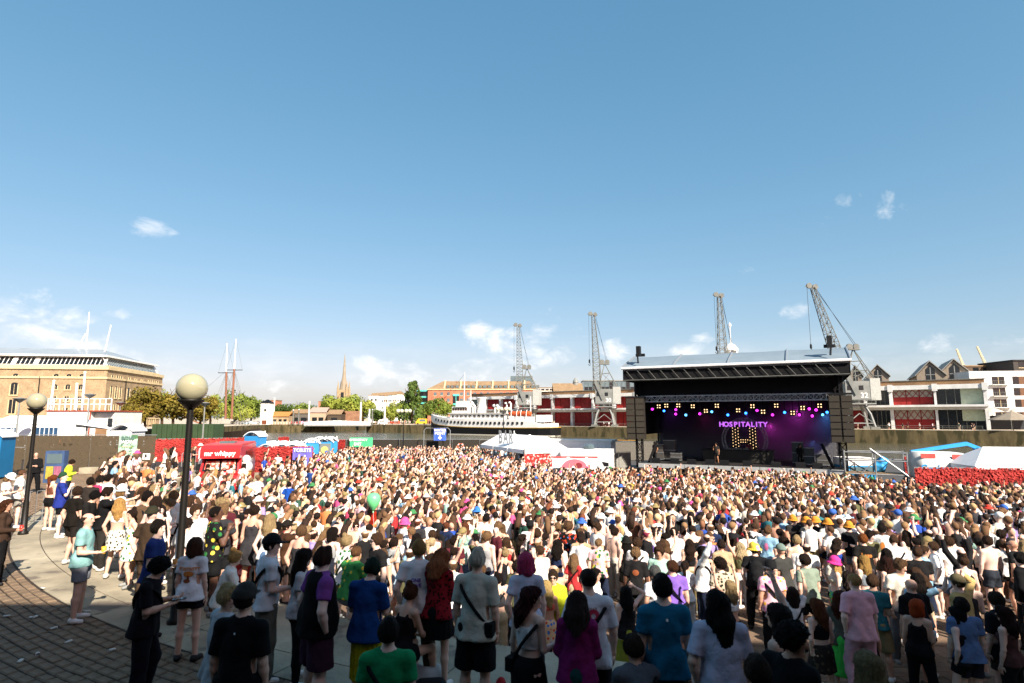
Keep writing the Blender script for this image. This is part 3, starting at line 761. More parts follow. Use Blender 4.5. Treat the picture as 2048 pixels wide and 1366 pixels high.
cl = [0, 8.1, 16.1, 24.05, 32.4, 40.7, 49.3, 58.0, 66.3, 75, 83.5, 92, 100.5, 109, 117.5, 126, 134.5, 143, 149.1, 158.9, 169.2]
for i, x in enumerate(cl):
 wdt = .55 if i % 2 else .8
 MB().bx(x - wdt / 2, x + wdt / 2, -.35, 1.6, 0, z1 - 1.2).build('column', M_conc, sh); MB().bx(x - wdt / 2, x + wdt / 2, -.35, 1.6, z1 + .1, zt).build('column', M_conc, sh)
 if i % 2 == 1 or i > 17: MB().bx(x - .6, x + .6, -.75, -.452, zt - .5, zt + 1.4).build('bracket', M_conc, sh)
for i in range(len(cl) - 1):
 x0, x1 = cl[i] + .45, cl[i + 1] - .45
 for lv, (za, zb) in enumerate(((.05, z1 - 1.25), (z1 + .15, zt - .02))):
  if i == 0 and lv == 1:
   for q in range(4): MB().bx(x0 + q * (x1 - x0) / 4 + .08, x0 + (q + 1) * (x1 - x0) / 4 - .08, 1.3, 1.5, zb - 2.2, zb - .1).build('pane', M_midglass, sh)
   continue
  if i < 17:
   nd = 3
   if i in (11, 14): continue
   for q in range(nd):
    dx = (x1 - x0) / nd; a_, b_ = x0 + q * dx, x0 + (q + 1) * dx; yy = 1.2 + .18 * (q % 2)
    d = MB().bx(a_ + .04, b_ - .04, yy, yy + .14, za, zb).build('sliding_door', M_red, sh)
    for s_ in range(1, 3): MB().bx(a_ + s_ * dx / 3 - .05, a_ + s_ * dx / 3 + .05, yy - .06, yy, za, zb).build('batten', M_red, d)
  elif i == 17 or i == 19:
   MB().bx(x0, x1, 1.45, 1.55, za, zb).build('glazing', M_darkglass, sh)
   for q in range(1, 5): MB().bx(x0 + q * (x1 - x0) / 5 - .06, x0 + q * (x1 - x0) / 5 + .06, 1.35, 1.45, za, zb).build('mullion', M_steel, sh)
   if i == 19: MB().bx(x0 + (x1 - x0) * .52, x1, 1.3, 1.34, za + (.0 if lv else 2.2), zb).build('pale_blind', mat('pale_green_blind', '#b9c2a8', .8), sh)
  else:
   mid = za + (zb - za) * .52
   for q in range(3):
    dx = (x1 - x0) / 3; a_, b_ = x0 + q * dx, x0 + (q + 1) * dx
    d = MB().bx(a_ + .04, b_ - .04, 1.2, 1.34, za, mid).build('sliding_door', M_red, sh)
    d2 = MB().bx(a_ + .04, b_ - .04, 1.24, 1.3, mid + .004, zb).build('door_glazing', mat('frosted_pane', '#a39a8c', .4), sh)
    fr = MB()
    for (u0, w0, u1, w1) in ((a_, mid, (a_ + b_) / 2, zb), ((a_ + b_) / 2, mid, a_, zb), ((a_ + b_) / 2, mid, b_, zb), (b_, mid, (a_ + b_) / 2, zb)): fr.bar((u0, 1.18, w0), (u1, 1.18, w1), .12)
    fr.bx(a_ - .05, a_ + .1, 1.12, 1.2, mid, zb).bx(b_ - .1, b_ + .05, 1.12, 1.2, mid, zb).build('door_bracing', M_red, d2)
# quay railing parts in front of the shed
rl = empty('quay_railing', (quay(0, 8).x, quay(0, 8).y, QZ), math.atan2(QD.y, QD.x)); tag(rl, 'low steel barrier along the far quay before the shed doors', 'railing')
for x in range(10, 140, 4): MB().bx(x, x + .08, 0, .08, 0, 1.0).build('post', M_steel, rl)
MB().bx(10, 138, 0, .06, .95, 1.02).build('rail', M_steel, rl); MB().bx(10, 138, 0, .05, .5, .55).build('rail', M_steel, rl)

# ---- four dock cranes
def crane(pxb, tip, num, label, cabw=1.0, ymid=None):
 u = (pxb - 1024) / F
 t = (219.5 * u - QN.y * 0 - (4 * QN.x) + 4 * QN.y * u) / (QD.x - QD.y * u)
 b = quay(t, 4); Y = b.y
 rz = math.atan2(QD.y, QD.x) + R(22)
 c = empty('dock_crane', (b.x, b.y, QZ)); tag(c, label, 'crane', 'dock cranes on the far quay')
 zg = 6.6
 g = MB()
 cr, sr = math.cos(rz), math.sin(rz)
 def P(x, y, z): return (x * cr - y * sr, x * sr + y * cr, z)
 for sx in (-1, 1):
  for sy in (-1, 1):
   lg = MB().tube([P(sx * 3.3, sy * 2.9, .6), P(sx * 2.6, sy * 2.3, 4), P(sx * 1.5, sy * 1.4, zg)], [.38, .36, .34], 6).build('leg', M_grey, c)
   MB().box(P(sx * 3.3, sy * 2.9, .35), (2.2, .7, .7), rz).build('bogie', M_steel, lg)
 MB().bar(P(-3.2, -2.9, 1.6), P(3.2, -2.9, 1.6), .25).bar(P(-3.2, 2.9, 1.6), P(3.2, 2.9, 1.6), .25).bar(P(-3.2, -2.9, 1.6), P(0, -2.2, 4.2), .18).bar(P(3.2, -2.9, 1.6), P(0, -2.2, 4.2), .18).build('brace', M_grey, c)
 MB().box((0, 0, zg + .15), (8.2, 5.4, .35), rz).build('platform', M_grey, c)
 rr = MB()
 for sx in (-4, -2, 0, 2, 4):
  for sy in (-2.6, 2.6): rr.bar(P(sx, sy, zg + .3), P(sx, sy, zg + 1.4), .09)
 for sy in (-2.6, 2.6): rr.bar(P(-4, sy, zg + 1.4), P(4, sy, zg + 1.4), .09); rr.bar(P(-4, sy, zg + .9), P(4, sy, zg + .9), .07)
 rr.build('handrail', M_grey, c)
 MB().lathe([(1.6, 0), (1.6, .9)], (0, 0, zg + .3), 14).build('slew_ring', M_steel, c)
 cab = MB().box(P(.6, 0, zg + 3.7), (7.0, 4.4, 5.0), rz).build('cabin', M_grey, c)
 MB().box(P(4.3, 0, zg + 4.0), (2.4, 4.6, 5.8), rz).build('counterweight', mat('light_grey', '#a9aaa4', .6), c)  # counterweight is a lighter grey than the cabin
 MB().box(P(.9, -2.22, zg + 4.4), (1.1, .1, 1.2), rz).build('window', M_darkglass, cab)
 MB().box(P(-1.9, -2.22, zg + 4.4), (1.1, .1, 1.2), rz).build('window', M_darkglass, cab)
 lt = lettering(num, 1.9, M_white, cab, P(1.5, -2.24, zg + 2.3), rz, depth=.06, bold=.03)
 # tip position
 tp = at(*tip, Y - 4) - Vector((b.x, b.y, QZ))
 foot = Vector(P(-2.3, -.5, zg + 6.0))
 kn = foot.lerp(tp, .42) + Vector((.2, 0, 0))
 jb = MB(); jb.lattice(foot, kn, 2.4, 2.2, 8, .14, (1, 0, 0)); jb.lattice(kn, tp, 2.2, .9, 12, .125, (1, 0, 0)); jb.build('jib', M_steel, c)
 ap = Vector(P(.3, 0, zg + 15.2))
 af = MB()
 for q in (P(-2.2, -1.6, zg + 6.2), P(-2.2, 1.6, zg + 6.2), P(4.6, -1.8, zg + 6.6), P(4.6, 1.8, zg + 6.6)): af.bar(q, ap, .2)
 for k_ in (.3, .6):
  A = [Vector(q).lerp(ap, k_) for q in (P(-2.2, -1.6, zg + 6.2), P(-2.2, 1.6, zg + 6.2), P(4.6, 1.8, zg + 6.6), P(4.6, -1.8, zg + 6.6))]
  for i in range(4): af.bar(A[i], A[(i + 1) % 4], .16); af.bar(A[i], Vector((P(-2.2, -1.6, zg + 6.2), P(-2.2, 1.6, zg + 6.2), P(4.6, 1.8, zg + 6.6), P(4.6, -1.8, zg + 6.6))[(i + 1) % 4]), .12)
 af.bar(P(-2.2, -1.6, zg + 6.2), P(-3.6, -2.2, zg + 9), .14)
 af.build('apex_frame', M_steel, c)
 sv = MB()
 for q in (-.75, .75): sv.lathe([(.9, -.15), (.9, .15)], (0, 0, 0), 10)
 sheave = MB()
 for q in (-.9, .9): sheave.tube([(ap.x + q - .0, ap.y - .25, ap.z + .5), (ap.x + q, ap.y + .25, ap.z + .5)], .85, 10)
 sheave.box((ap.x, ap.y, ap.z - .3), (3.2, 1.6, .25)).build('apex_sheave', M_steel, c)
 ts = MB()
 for q in (-.9, .7): ts.tube([(tp.x + q, tp.y - .25, tp.z + .3 - q * .2), (tp.x + q, tp.y + .25, tp.z + .3 - q * .2)], .75, 10)
 ts.bar((tp.x - 2, tp.y, tp.z + .3), (tp.x + 1.6, tp.y, tp.z - .1), .2).build('tip_sheave', M_steel, c)
 MB().tube([(tp.x + .8, tp.y, tp.z), tuple(ap + Vector((.6, 0, .6)))], .05, 4).tube([(tp.x + .4, tp.y, tp.z), tuple(ap + Vector((1.0, 0, .9)))], .05, 4).build('luffing_rope', M_black, c)
 hz = tp.z - 15.5
 MB().tube([(tp.x - 1.5, tp.y, tp.z + .2), (tp.x - 1.5, tp.y, hz)], .05, 4).build('hoist_rope', M_black, c)
 hk = MB().lathe([(.1, 1.4), (.28, 1.0), (.28, .2), (.1, 0)], (tp.x - 1.5, tp.y, hz - 1.2), 8)
 hk.tube([(tp.x - 1.5 + .3 * math.sin(q), tp.y, hz - 1.6 + .4 * math.cos(q)) for q in np.linspace(0, 5, 8)], .09, 5).build('hook', M_black, c)
 pc = MB(); pc.add([P(-3.2, -2.4, zg + 8.5), P(-2.4, -2.5, zg + 9.2), P(.3, -2.5, zg + 3.2), P(-.6, -2.4, zg + 2.3), P(-3.2, -2.6, zg + 8.5), P(-2.4, -2.7, zg + 9.2), P(.3, -2.7, zg + 3.2), P(-.6, -2.6, zg + 2.3)], [(4, 5, 6, 7), (3, 2, 1, 0), (0, 1, 5, 4), (1, 2, 6, 5), (2, 3, 7, 6), (3, 0, 4, 7)]); pc.build('balance_arm', M_grey, c)
 return c
crane(1052, (1036, 652), '29', 'grey lattice dock crane numbered 29 above the white ship')
crane(1208, (1186, 630), '30', 'grey lattice dock crane numbered 30 between ship and stage')
crane(1462, (1438, 592), '31', 'dock crane whose jib rises behind the middle of the stage roof')
crane(1708, (1625, 575), '32', 'dock crane numbered 32 at the right end of the stage')
# cupola behind the stage roof
cu = at(1462, 700, 300); e = empty('cupola', (cu.x, 300, cu.z - 10)); tag(e, 'small white cupola with pole behind the stage roof', 'cupola')
MB().lathe([(3.4, 0), (3.4, 9.5), (3.7, 9.6), (3.5, 10.6), (2.2, 12.4), (.6, 13.4), (.25, 14), (.2, 22), (.7, 22.4), (.7, 23.6), (.05, 24.5)], n=12).build('turret', M_offw, e)
MB().bx(-1.2, 1.2, -3.6, -3.3, 7.2, 9.2).build('louvre', M_darkglass, e)

# ---- white passenger ship
sA, sB = at(862, 850, 236), at(1116, 860, 203)
sx_ = Vector((sB.x - sA.x, sB.y - sA.y)); LS = sx_.length
sp = empty('ship', ((sA.x + sB.x) / 2, (sA.y + sB.y) / 2, WZ), math.atan2(sx_.y, sx_.x)); tag(sp, 'moored white passenger ship with black hull and white funnel', 'ship')
hl = LS / 2
st = [(-1.0, .05, 7.0, 6.6), (-.93, .9, 6.5, 5.2), (-.8, 2.2, 5.9, 4.7), (-.6, 3.6, 5.4, 4.3), (-.3, 4.4, 5.1, 4.0), (.1, 4.6, 5.0, 3.9), (.5, 4.5, 5.0, 3.9), (.8, 3.9, 5.0, 4.0), (.95, 3.0, 5.1, 4.1), (1.0, 2.2, 5.2, 4.2)]
def hullpart(name, fz0, fz1, grow, m, s0=0, s1=None):
 mb = MB(); S_ = st[s0:s1]
 for (t, w_, d, y_) in S_:
  z0, z1_ = fz0(t, d, y_), fz1(t, d, y_)
  for z in (z0, z1_):
   wz = max(.03, w_ * (.82 + .18 * min(1, (z + 1) / 5)) + grow)
   mb.v += [(t * hl, -wz, z), (t * hl, wz, z)]
 for i in range(len(S_) - 1):
  a = i * 4; b = a + 4
  mb.f += [(a, b, b + 2, a + 2), (a + 1, a + 3, b + 3, b + 1), (a + 2, b + 2, b + 3, a + 3)]
 n = len(S_) - 1; mb.f += [(n * 4, n * 4 + 1, n * 4 + 3, n * 4 + 2), (0, 2, 3, 1)]
 return mb.build(name, m, sp)
hb = hullpart('hull', lambda t, d, y: -1, lambda t, d, y: y - 1.2, 0, M_black)
hullpart('boot_line', lambda t, d, y: -.2, lambda t, d, y: .35, .03, mat('boot_white', '#cfc9bb', .7), 3)
hullpart('rubbing_strake', lambda t, d, y: y - 1.2, lambda t, d, y: y - .95, .06, mat('yellow_line', '#b58f3a', .6))
hu = hullpart('topsides', lambda t, d, y: y - .95, lambda t, d, y: d + (.9 if t < .75 else -.6), .0, M_white, 0, 9)
for i in range(23):
 t = -.86 + i * .066
 w_ = np.interp(t, [s[0] for s in st], [s[1] for s in st]); zc = np.interp(t, [s[0] for s in st], [s[2] for s in st]) - .6
 MB().box((t * hl, -w_ - .0, zc + .15), (.75, .3, .85)).build('porthole', M_darkglass, hu)
def sb(name, x0, x1, w_, z0, z1_, m=M_white, parent=sp): return MB().bx(x0 * hl, x1 * hl, -w_, w_, z0, z1_).build(name, m, parent)
dk = sb('deckhouse', -.58, .3, 2.9, 5.6, 8.0)
for i in range(12): MB().bx(-.55 * hl + i * 2.1, -.55 * hl + i * 2.1 + 1.2, -2.96, -2.9, 6.5, 7.4).build('window', M_darkglass, dk)
sb('boat_deck', -.6, .34, 3.6, 8.0, 8.2)
bd = sb('bridge_house', -.55, -.28, 2.8, 8.2, 10.6)
for i in range(6): MB().bx(-.54 * hl + i * 1.25, -.54 * hl + i * 1.25 + .9, -2.86, -2.8, 9.2, 10.1).build('window', mat('bridge_window', '#5a3a26', .3), bd)
sb('wheelhouse', -.50, -.34, 2.2, 10.6, 12.8); sb('bridge_wing', -.52, -.30, 3.4, 10.5, 10.65)
MB().lathe([(1.75, 0), (1.7, .2), (1.65, 5.4), (1.8, 5.5), (1.8, 5.9), (1.5, 5.9)], (-.13 * hl, 0, 8.2), 18).build('funnel', M_white, sp, True)
for x, hgt, r in ((-.235, 4.2, .55), (-.20, 3.2, .4), (.12, 3.0, .5), (.17, 3.0, .5), (.30, 3.8, .35), (.36, 4.0, .4)):
 MB().tube([(x * hl, -1.4, 8), (x * hl, -1.4, 8 + hgt - .5), (x * hl - .5, -1.5, 8 + hgt), (x * hl - .9, -1.6, 8 + hgt - .1)], [r * .8, r * .8, r, r * 1.2], 8).build('ventilator', M_white, sp, True)
for x, h_ in ((-.42, 24), (-.31, 17), (.62, 14)):
 MB().tube([(x * hl, 0, 8), (x * hl, 0, h_)], [.22, .12], 6).bar((x * hl - 1.5, 0, h_ * .8), (x * hl + 1.5, 0, h_ * .8), .1).build('mast', M_white, sp)
ah = sb('after_house', .38, .72, 2.6, 5.0, 6.8); sb('aft_locker', .74, .88, 2.2, 5.0, 7.4)
for x in (.44, .58):
 mb = MB(); n = 8
 for i in range(n + 1):
  t = -1 + 2 * i / n; w_ = 1.0 * (1 - t ** 4); mb.v += [(x * hl + t * 3, -2 - w_, 8.0), (x * hl + t * 3, -2 + w_, 8.0), (x * hl + t * 2.6, -2, 7.0), (x * hl + t * 2.5, -2, 8.7)]
 for i in range(n):
  a = i * 4; b = a + 4; mb.f += [(a, b, b + 2, a + 2), (a + 1, a + 2 + 0, b + 2, b + 1), (a, a + 3, b + 3, b), (a + 1, b + 1, b + 3, a + 3)]
 mb.build('lifeboat', mat('orange_boat', '#c8562a', .6), sp, True)
for x in (.40, .48, .54, .62): MB().tube([(x * hl, -3, 5.2), (x * hl, -3, 8.2), (x * hl, -2.4, 9.2)], .12, 5).build('davit', M_white, sp)
rl = MB()
for i in range(40):
 t = -.95 + i * .047; w_ = np.interp(t, [s[0] for s in st], [s[1] for s in st]); zc = np.interp(t, [s[0] for s in st], [s[2] for s in st]) + (.9 if t < .72 else -.6); rl.bar((t * hl, -w_, zc), (t * hl, -w_, zc + 1.0), .06)
 if i < 39:
  t2 = t + .047; w2_ = np.interp(t2, [s[0] for s in st], [s[1] for s in st]); z2 = np.interp(t2, [s[0] for s in st], [s[2] for s in st]) + (.9 if t2 < .72 else -.6)
  for q in (.5, 1.0): rl.bar((t * hl, -w_, zc + q), (t2 * hl, -w2_, z2 + q), .05)
rl.build('railing', M_white, sp)
fl = MB()
for i in range(9): fl.add([(-.98 * hl + i * 1.5, 0, 8.2 + i * 1.5), (-.98 * hl + i * 1.5 + .9, 0, 8.9 + i * 1.5), (-.98 * hl + i * 1.5 + .3, 0, 8.0 + i * 1.5)], [(0, 1, 2)])
fl.build('bunting', mat('bunting_red', '#a33a30', .8), sp)
MB().tube([(-.99 * hl, 0, 8), (-.43 * hl, 0, 23)], .04, 4).build('forestay', M_black, sp)

# ---- sailing ship masts behind the red screens
ss = empty('sailing_ship', (at(440, 840, 185).x, 185, WZ)); tag(ss, 'two masted sailing ship moored behind the red screens', 'ship')
mb = MB(); n = 10
for i in range(n + 1):
 t = -1 + 2 * i / n; w_ = 3 * (1 - abs(t) ** 2.6); mb.v += [(t * 13, -w_ * .6, 0), (t * 13, w_ * .6, 0), (t * 13, -w_, 2.0 + 1.2 * t * t), (t * 13, w_, 2.0 + 1.2 * t * t)]
for i in range(n):
 a = i * 4; b = a + 4; mb.f += [(a, b, b + 2, a + 2), (a + 1, a + 3, b + 3, b + 1), (a + 2, b + 2, b + 3, a + 3)]
mb.build('hull', mat('dark_hull', '#2e2620', .6), ss)
M_mast = mat('mast_wood', '#8a5b45', .6, .2, 1)
bx0 = ss.location.x
for (pt, pb, tag_) in (((454, 687), (451, 838), 0), ((472, 678), (463, 838), 1)):
 a, b = at(*pt, 185), at(*pb, 185); m_ = a.lerp(b, .38)
 o_ = Vector((bx0, 185, WZ)); a -= o_; b -= o_; m_ -= o_
 ms = MB().tube([tuple(b), tuple(m_)], [.34, .3], 8).build('mast', M_mast, ss); MB().tube([tuple(m_ + Vector((0, -.05, -1.5))), tuple(a)], [.22, .13], 7).build('topmast', M_white, ms)
 MB().bx(m_.x - 2.6, m_.x + 2.6, -.12, .12, m_.z - .4, m_.z - .2).build('yard', M_black, ms)
 rg = MB()
 for q in (-7, -5, -3.5, 3.5, 5, 7): rg.bar(tuple(m_), (b.x + q * .8, (.5 if q > 0 else -.5) * 3, 3.6), .05)
 rg.bar(tuple(a), tuple(m_ + Vector((2.6, 0, -.3))), .04).bar(tuple(a), tuple(m_ + Vector((-2.6, 0, -.3))), .04).build('rigging', M_steel, ms)
MB().tube([(-5, 0, 4.2), (-14, 0, 7.5)], [.25, .15], 6).build('bowsprit', M_mast, ss)
MB().bar((-14, 0, 7.5), tuple(at(454, 740, 185) - Vector((bx0, 185, WZ))), .05).build('forestay', M_steel, ss)
for i in range(3): MB().tube([(-12 + i * 2.2, 0, 6.8 - i * .7), (-11 + i * 2.2, 0, 9.5 - i * .4), (-10 + i * 2.2, 0, 7 - i * .6)], [.25, .5, .25], 6).build('furled_sail', mat('sailcloth', '#cfc6b4', .9), ss, True)

# ---- right: apartments, gabled houses, canopies, tower cranes
def gabled(x0, x1, ytop, yeave, Y, label, depth=22):
 a, b = at(x0, yeave, Y), at(x1, yeave, Y); zt_ = at((x0 + x1) / 2, ytop, Y).z - QZ; h = a.z - QZ; w2 = (b.x - a.x) / 2
 e = empty('gabled_house', ((a.x + b.x) / 2, Y, QZ), -.5); tag(e, label, 'house', 'timber gabled houses behind the shed')
 MB().yprism([(-w2, 0), (w2, 0), (w2, h), (0, zt_), (-w2, h)], 0, depth).build('wall', M_timber, e)
 r_ = MB().yprism([(-w2 - .5, h - .3), (0, zt_ + .3), (w2 + .5, h - .3), (w2 + .5, h), (0, zt_ + .65), (-w2 - .5, h)], -.6, depth).build('roof', mat('slate_roof', '#8f8d86', .7, .15, .5), e)
 wo = MB().yprism([(-w2 * .33, h * .78), (w2 * .33, h * .78), (w2 * .33, h + (zt_ - h) * .45), (0, h + (zt_ - h) * .8), (-w2 * .33, h + (zt_ - h) * .45)], -.08, .05).build('window', M_darkglass, e)
 MB().bx(-.12, .12, -.16, -.08, h * .78, h + (zt_ - h) * .6).bx(-w2 * .33, w2 * .33, -.16, -.08, h * 1.0, h * 1.0 + .2).build('window_frame', M_grey, wo)
 for i in range(4): MB().add([(w2 * .35, 4 + i * 4, h + (zt_ - h) * .68 + .55), (w2 * .8, 4 + i * 4, h + (zt_ - h) * .2 + .55), (w2 * .8, 5.4 + i * 4, h + (zt_ - h) * .2 + .55), (w2 * .35, 5.4 + i * 4, h + (zt_ - h) * .68 + .55)], [(0, 1, 2, 3)]).build('roof_window', M_midglass, r_)
gabled(1738, 1774, 732, 752, 190, 'timber gabled house with long slate roof right of crane thirty two', 34)
gabled(1838, 1884, 725, 750, 182, 'middle timber gabled house above the glass end of the shed')
gabled(1884, 1935, 721, 748, 180, 'rightmost timber gabled house above the glass end of the shed')
gabled(1700, 1722, 733, 752, 192, 'timber gable half hidden by the crane cabin', 12)
plainhouse('brown_block', 'brown flat block with roof terrace behind the white apartments', 'building', 1930, 2035, 733, 835, 196, 14, mat('brown_cladding', '#5b4a3c', .8), 'flat', 0, tuple((fx, .92, 2, 1.2) for fx in (.2, .4, .6, .8)))
plainhouse('dark_block', 'dark flat roofed block at the right edge of the picture', 'building', 2026, 2110, 722, 835, 185, 14, mat('dark_cladding', '#3c3733', .7), 'flat', 0, tuple((fx, fz, 2.2, 1.8) for fx in (.2, .5, .8) for fz in (.9, .75)), M_black)
Ya = 172; a, b = at(1942, 742, Ya), at(2046, 737, Ya)
ap = empty('apartment_building', ((a.x + b.x) / 2, Ya, QZ), -.12); tag(ap, 'white rendered apartment building with balconies at far right', 'building'); w2 = (b.x - a.x) / 2; h = a.z - QZ
MB().bx(-w2, w2, 0, 16, 0, h).build('wall', M_offw, ap)
for fz in (.80, .60, .40, .2):
 z = h * fz - .6
 wo = MB().bx(-w2 * .22, w2 * .22, -.03, .06, z, z + 2.3).build('window', M_darkglass, ap); MB().bx(-.06, .06, -.1, -.03, z, z + 2.3).build('window_frame', M_trim, wo)
 bl = MB().bx(-w2 * .32, w2 * .32, -1.4, 0, z - .25, z - .05).build('balcony', M_conc, ap)
 rb = MB()
 for i in range(11): rb.bar((-w2 * .32 + i * w2 * .064, -1.35, z), (-w2 * .32 + i * w2 * .064, -1.35, z + 1.0), .05)
 rb.bar((-w2 * .32, -1.35, z + 1.0), (w2 * .32, -1.35, z + 1.0), .07).build('balustrade', M_steel, bl)
 MB().bx(w2 * .5, w2 * .72, -.03, .06, z, z + 2.3).build('window', M_darkglass, ap); MB().bx(w2 * .72, w2 * .95, -.02, .06, z, z + 2.3).build('timber_panel', mat('brown_panel', '#6b4a34', .7), ap)
# canopies and umbrella
cv = empty('sail_canopy', (at(2010, 830, 150).x, 150, QZ)); tag(cv, 'cream peaked canopy over the terrace right of the shed', 'canopy')
mb = MB(); nx, nyy = 18, 6
for i in range(nx + 1):
 for j in range(nyy + 1):
  x = -7 + 16 * i / nx; y = -3 + 6 * j / nyy; z = 4.4 + 1.5 * max(0, 1 - abs((x % 6.0) - 3) / 3) ** 2 * (1 - abs(y) / 3.5); mb.v.append((x, y, z))
for i in range(nx):
 for j in range(nyy): a_ = i * (nyy + 1) + j; mb.f.append((a_, a_ + nyy + 1, a_ + nyy + 2, a_ + 1))
mb.build('canopy', mat('cream_canvas', '#d9cfc0', .85), cv, True)
for x in (-6.8, -1, 5, 8.8):
 for y in (-2.8, 2.8): MB().tube([(x, y, 0), (x, y, 4.5)], .08, 6).build('post', M_steel, cv)
MB().bx(-6, 9, 2.5, 3.0, 0, 3.6).build('bar_front', mat('bar_dark', '#25282b', .6), cv)
um = empty('parasol', (at(2026, 850, 138).x, 138, QZ)); tag(um, 'large grey brown parasol on the far right quay', 'parasol')
MB().lathe([(4.6, 2.5), (4.5, 2.6), (.15, 4.6), (.05, 4.8)], n=8).build('parasol_cover', mat('taupe_canvas', '#8d8272', .85), um); MB().tube([(0, 0, 0), (0, 0, 4.6)], .07, 6).build('pole', M_steel, um)
# tower cranes far off
for (tp, bs, lb) in (((1913, 698), (1936, 745), 'thin distant construction crane jib, left of two'), ((1954, 693), (1984, 745), 'thin distant construction crane jib, right of two')):
 a, b = at(*tp, 620), at(*bs, 620); e = empty('construction_crane', (b.x, 620, QZ)); tag(e, lb, 'crane', 'construction cranes on the skyline')
 b2 = Vector((0, 0, b.z - QZ - 8)); MB().lattice((0, 0, 0), tuple(b2), 2, 2, 14, .3).build('tower', M_white, e); MB().lattice(tuple(b2), (a.x - b.x, 0, a.z - QZ), 2.2, 1.0, 16, .3, (1, 0, 0)).build('jib', mat('crane_cream', '#cdbf9c', .6), e)
 MB().bx(-1.4, 1.4, -1.4, 1.4, b2.z - 1, b2.z + 2).build('cabin', M_white, e)
# RIB boat by the far wall
rb = empty('inflatable_boat', (at(1246, 872, 148).x, 148, WZ), -.1); tag(rb, 'small dark inflatable boat moored beside the stage', 'boat')
mb = MB(); pts = []
for i in range(17):
 t = i / 16; x = -3.4 if False else 0
for s_ in (-1, 1): mb.tube([(3.2, s_ * 1.0, .45), (-1.5, s_ * 1.0, .5), (-3.0, s_ * .6, .75), (-3.7, 0, .95)], [.36, .38, .34, .3], 8)
mb.build('tube', M_black, rb, True); MB().bx(-2, 3.1, -.8, .8, .1, .45).build('floor', M_steel, rb); MB().bx(.4, 1.2, -.4, .4, .45, 1.3).bx(.35, .6, -.4, .4, 1.3, 1.7).build('console', M_black, rb); MB().bx(3.2, 3.7, -.3, .3, .2, 1.3).build('outboard', M_black, rb); MB().tube([(3.0, -1.02, .82), (-1.5, -1.02, .88)], .06, 5).build('stripe', mat('amber', '#c08a2a', .6), rb)
# yellow van on the quay by the ship's bow
yv = empty('yellow_vehicle', (at(842, 845, 255).x, 255, QZ)); tag(yv, 'small yellow kiosk van parked at the bow of the white ship', 'van')
MB().yprism([(-2.3, .4), (2.4, .4), (2.4, 2.6), (-1.2, 2.6), (-1.9, 1.6), (-2.3, 1.4)], 0, 2).build('body', mat('yellow_paint', '#d8a92a', .5), yv); MB().bx(-.6, 1.8, -.04, 0, 1.4, 2.3).build('window', M_midglass, yv)
for x in (-1.4, 1.4): MB().tube([(x, -.1, .4), (x, .2, .4)], .4, 10).build('wheel', M_black, yv)
# clutter on the quay before the bridge: white cars and stalls as boxes with roofs
for i, (px, c, nm) in enumerate(((470, '#e8e6e2', 'white'), (492, '#8fa3b5', 'blue grey'), (510, '#e8e6e2', 'white'), (560, '#d9dde0', 'silver'), (592, '#b54a4a', 'red'), (612, '#d98fb0', 'pink'), (640, '#e5e3de', 'white'), (765, '#e8e6e2', 'white'), (790, '#b8503a', 'rust'))):
 Yc = 268 if px != 765 else 262
 e = empty('parked_car', (at(px, 845, Yc).x, Yc, QZ)); tag(e, f'tiny {nm} parked car on the far quay, {ORD[i]} from the masts', 'car', 'cars parked on the far quay')
 MB().xprism([(0, .3), (1.7, .3), (1.7, .9), (1.5, 1.45), (.2, 1.45), (0, .9)], -2.1, 2.1).build('body', mat('car_' + nm, c, .35), e); MB().bx(-1.4, 1.4, -.03, .02, .92, 1.35).build('window', M_darkglass, e)
 for x in (-1.3, 1.3): MB().tube([(x, -.05, .32), (x, .2, .32)], .32, 8).build('wheel', M_black, e)
# railing along the near side of the dock wall on the left
rl = empty('dock_railing', (0, 264, QZ)); tag(rl, 'pale railing along the top of the dock wall left of the bridge', 'railing')
x0, x1 = at(470, 850, 264).x, at(608, 850, 264).x
mb = MB()
for i in range(25): x = x0 + (x1 - x0) * i / 24; MB().bx(x - .07, x + .07, -.07, .07, 0, 1.2).build('post', M_conc, rl)
for z in (.6, 1.15): MB().bx(x0, x1, -.05, .05, z, z + .07).build('rail', M_conc, rl)

# ================================================================== people
def V3(*a): return np.array(a, dtype=np.float64)
def nrm(v): v = np.asarray(v, dtype=np.float64); return v / np.linalg.norm(v)

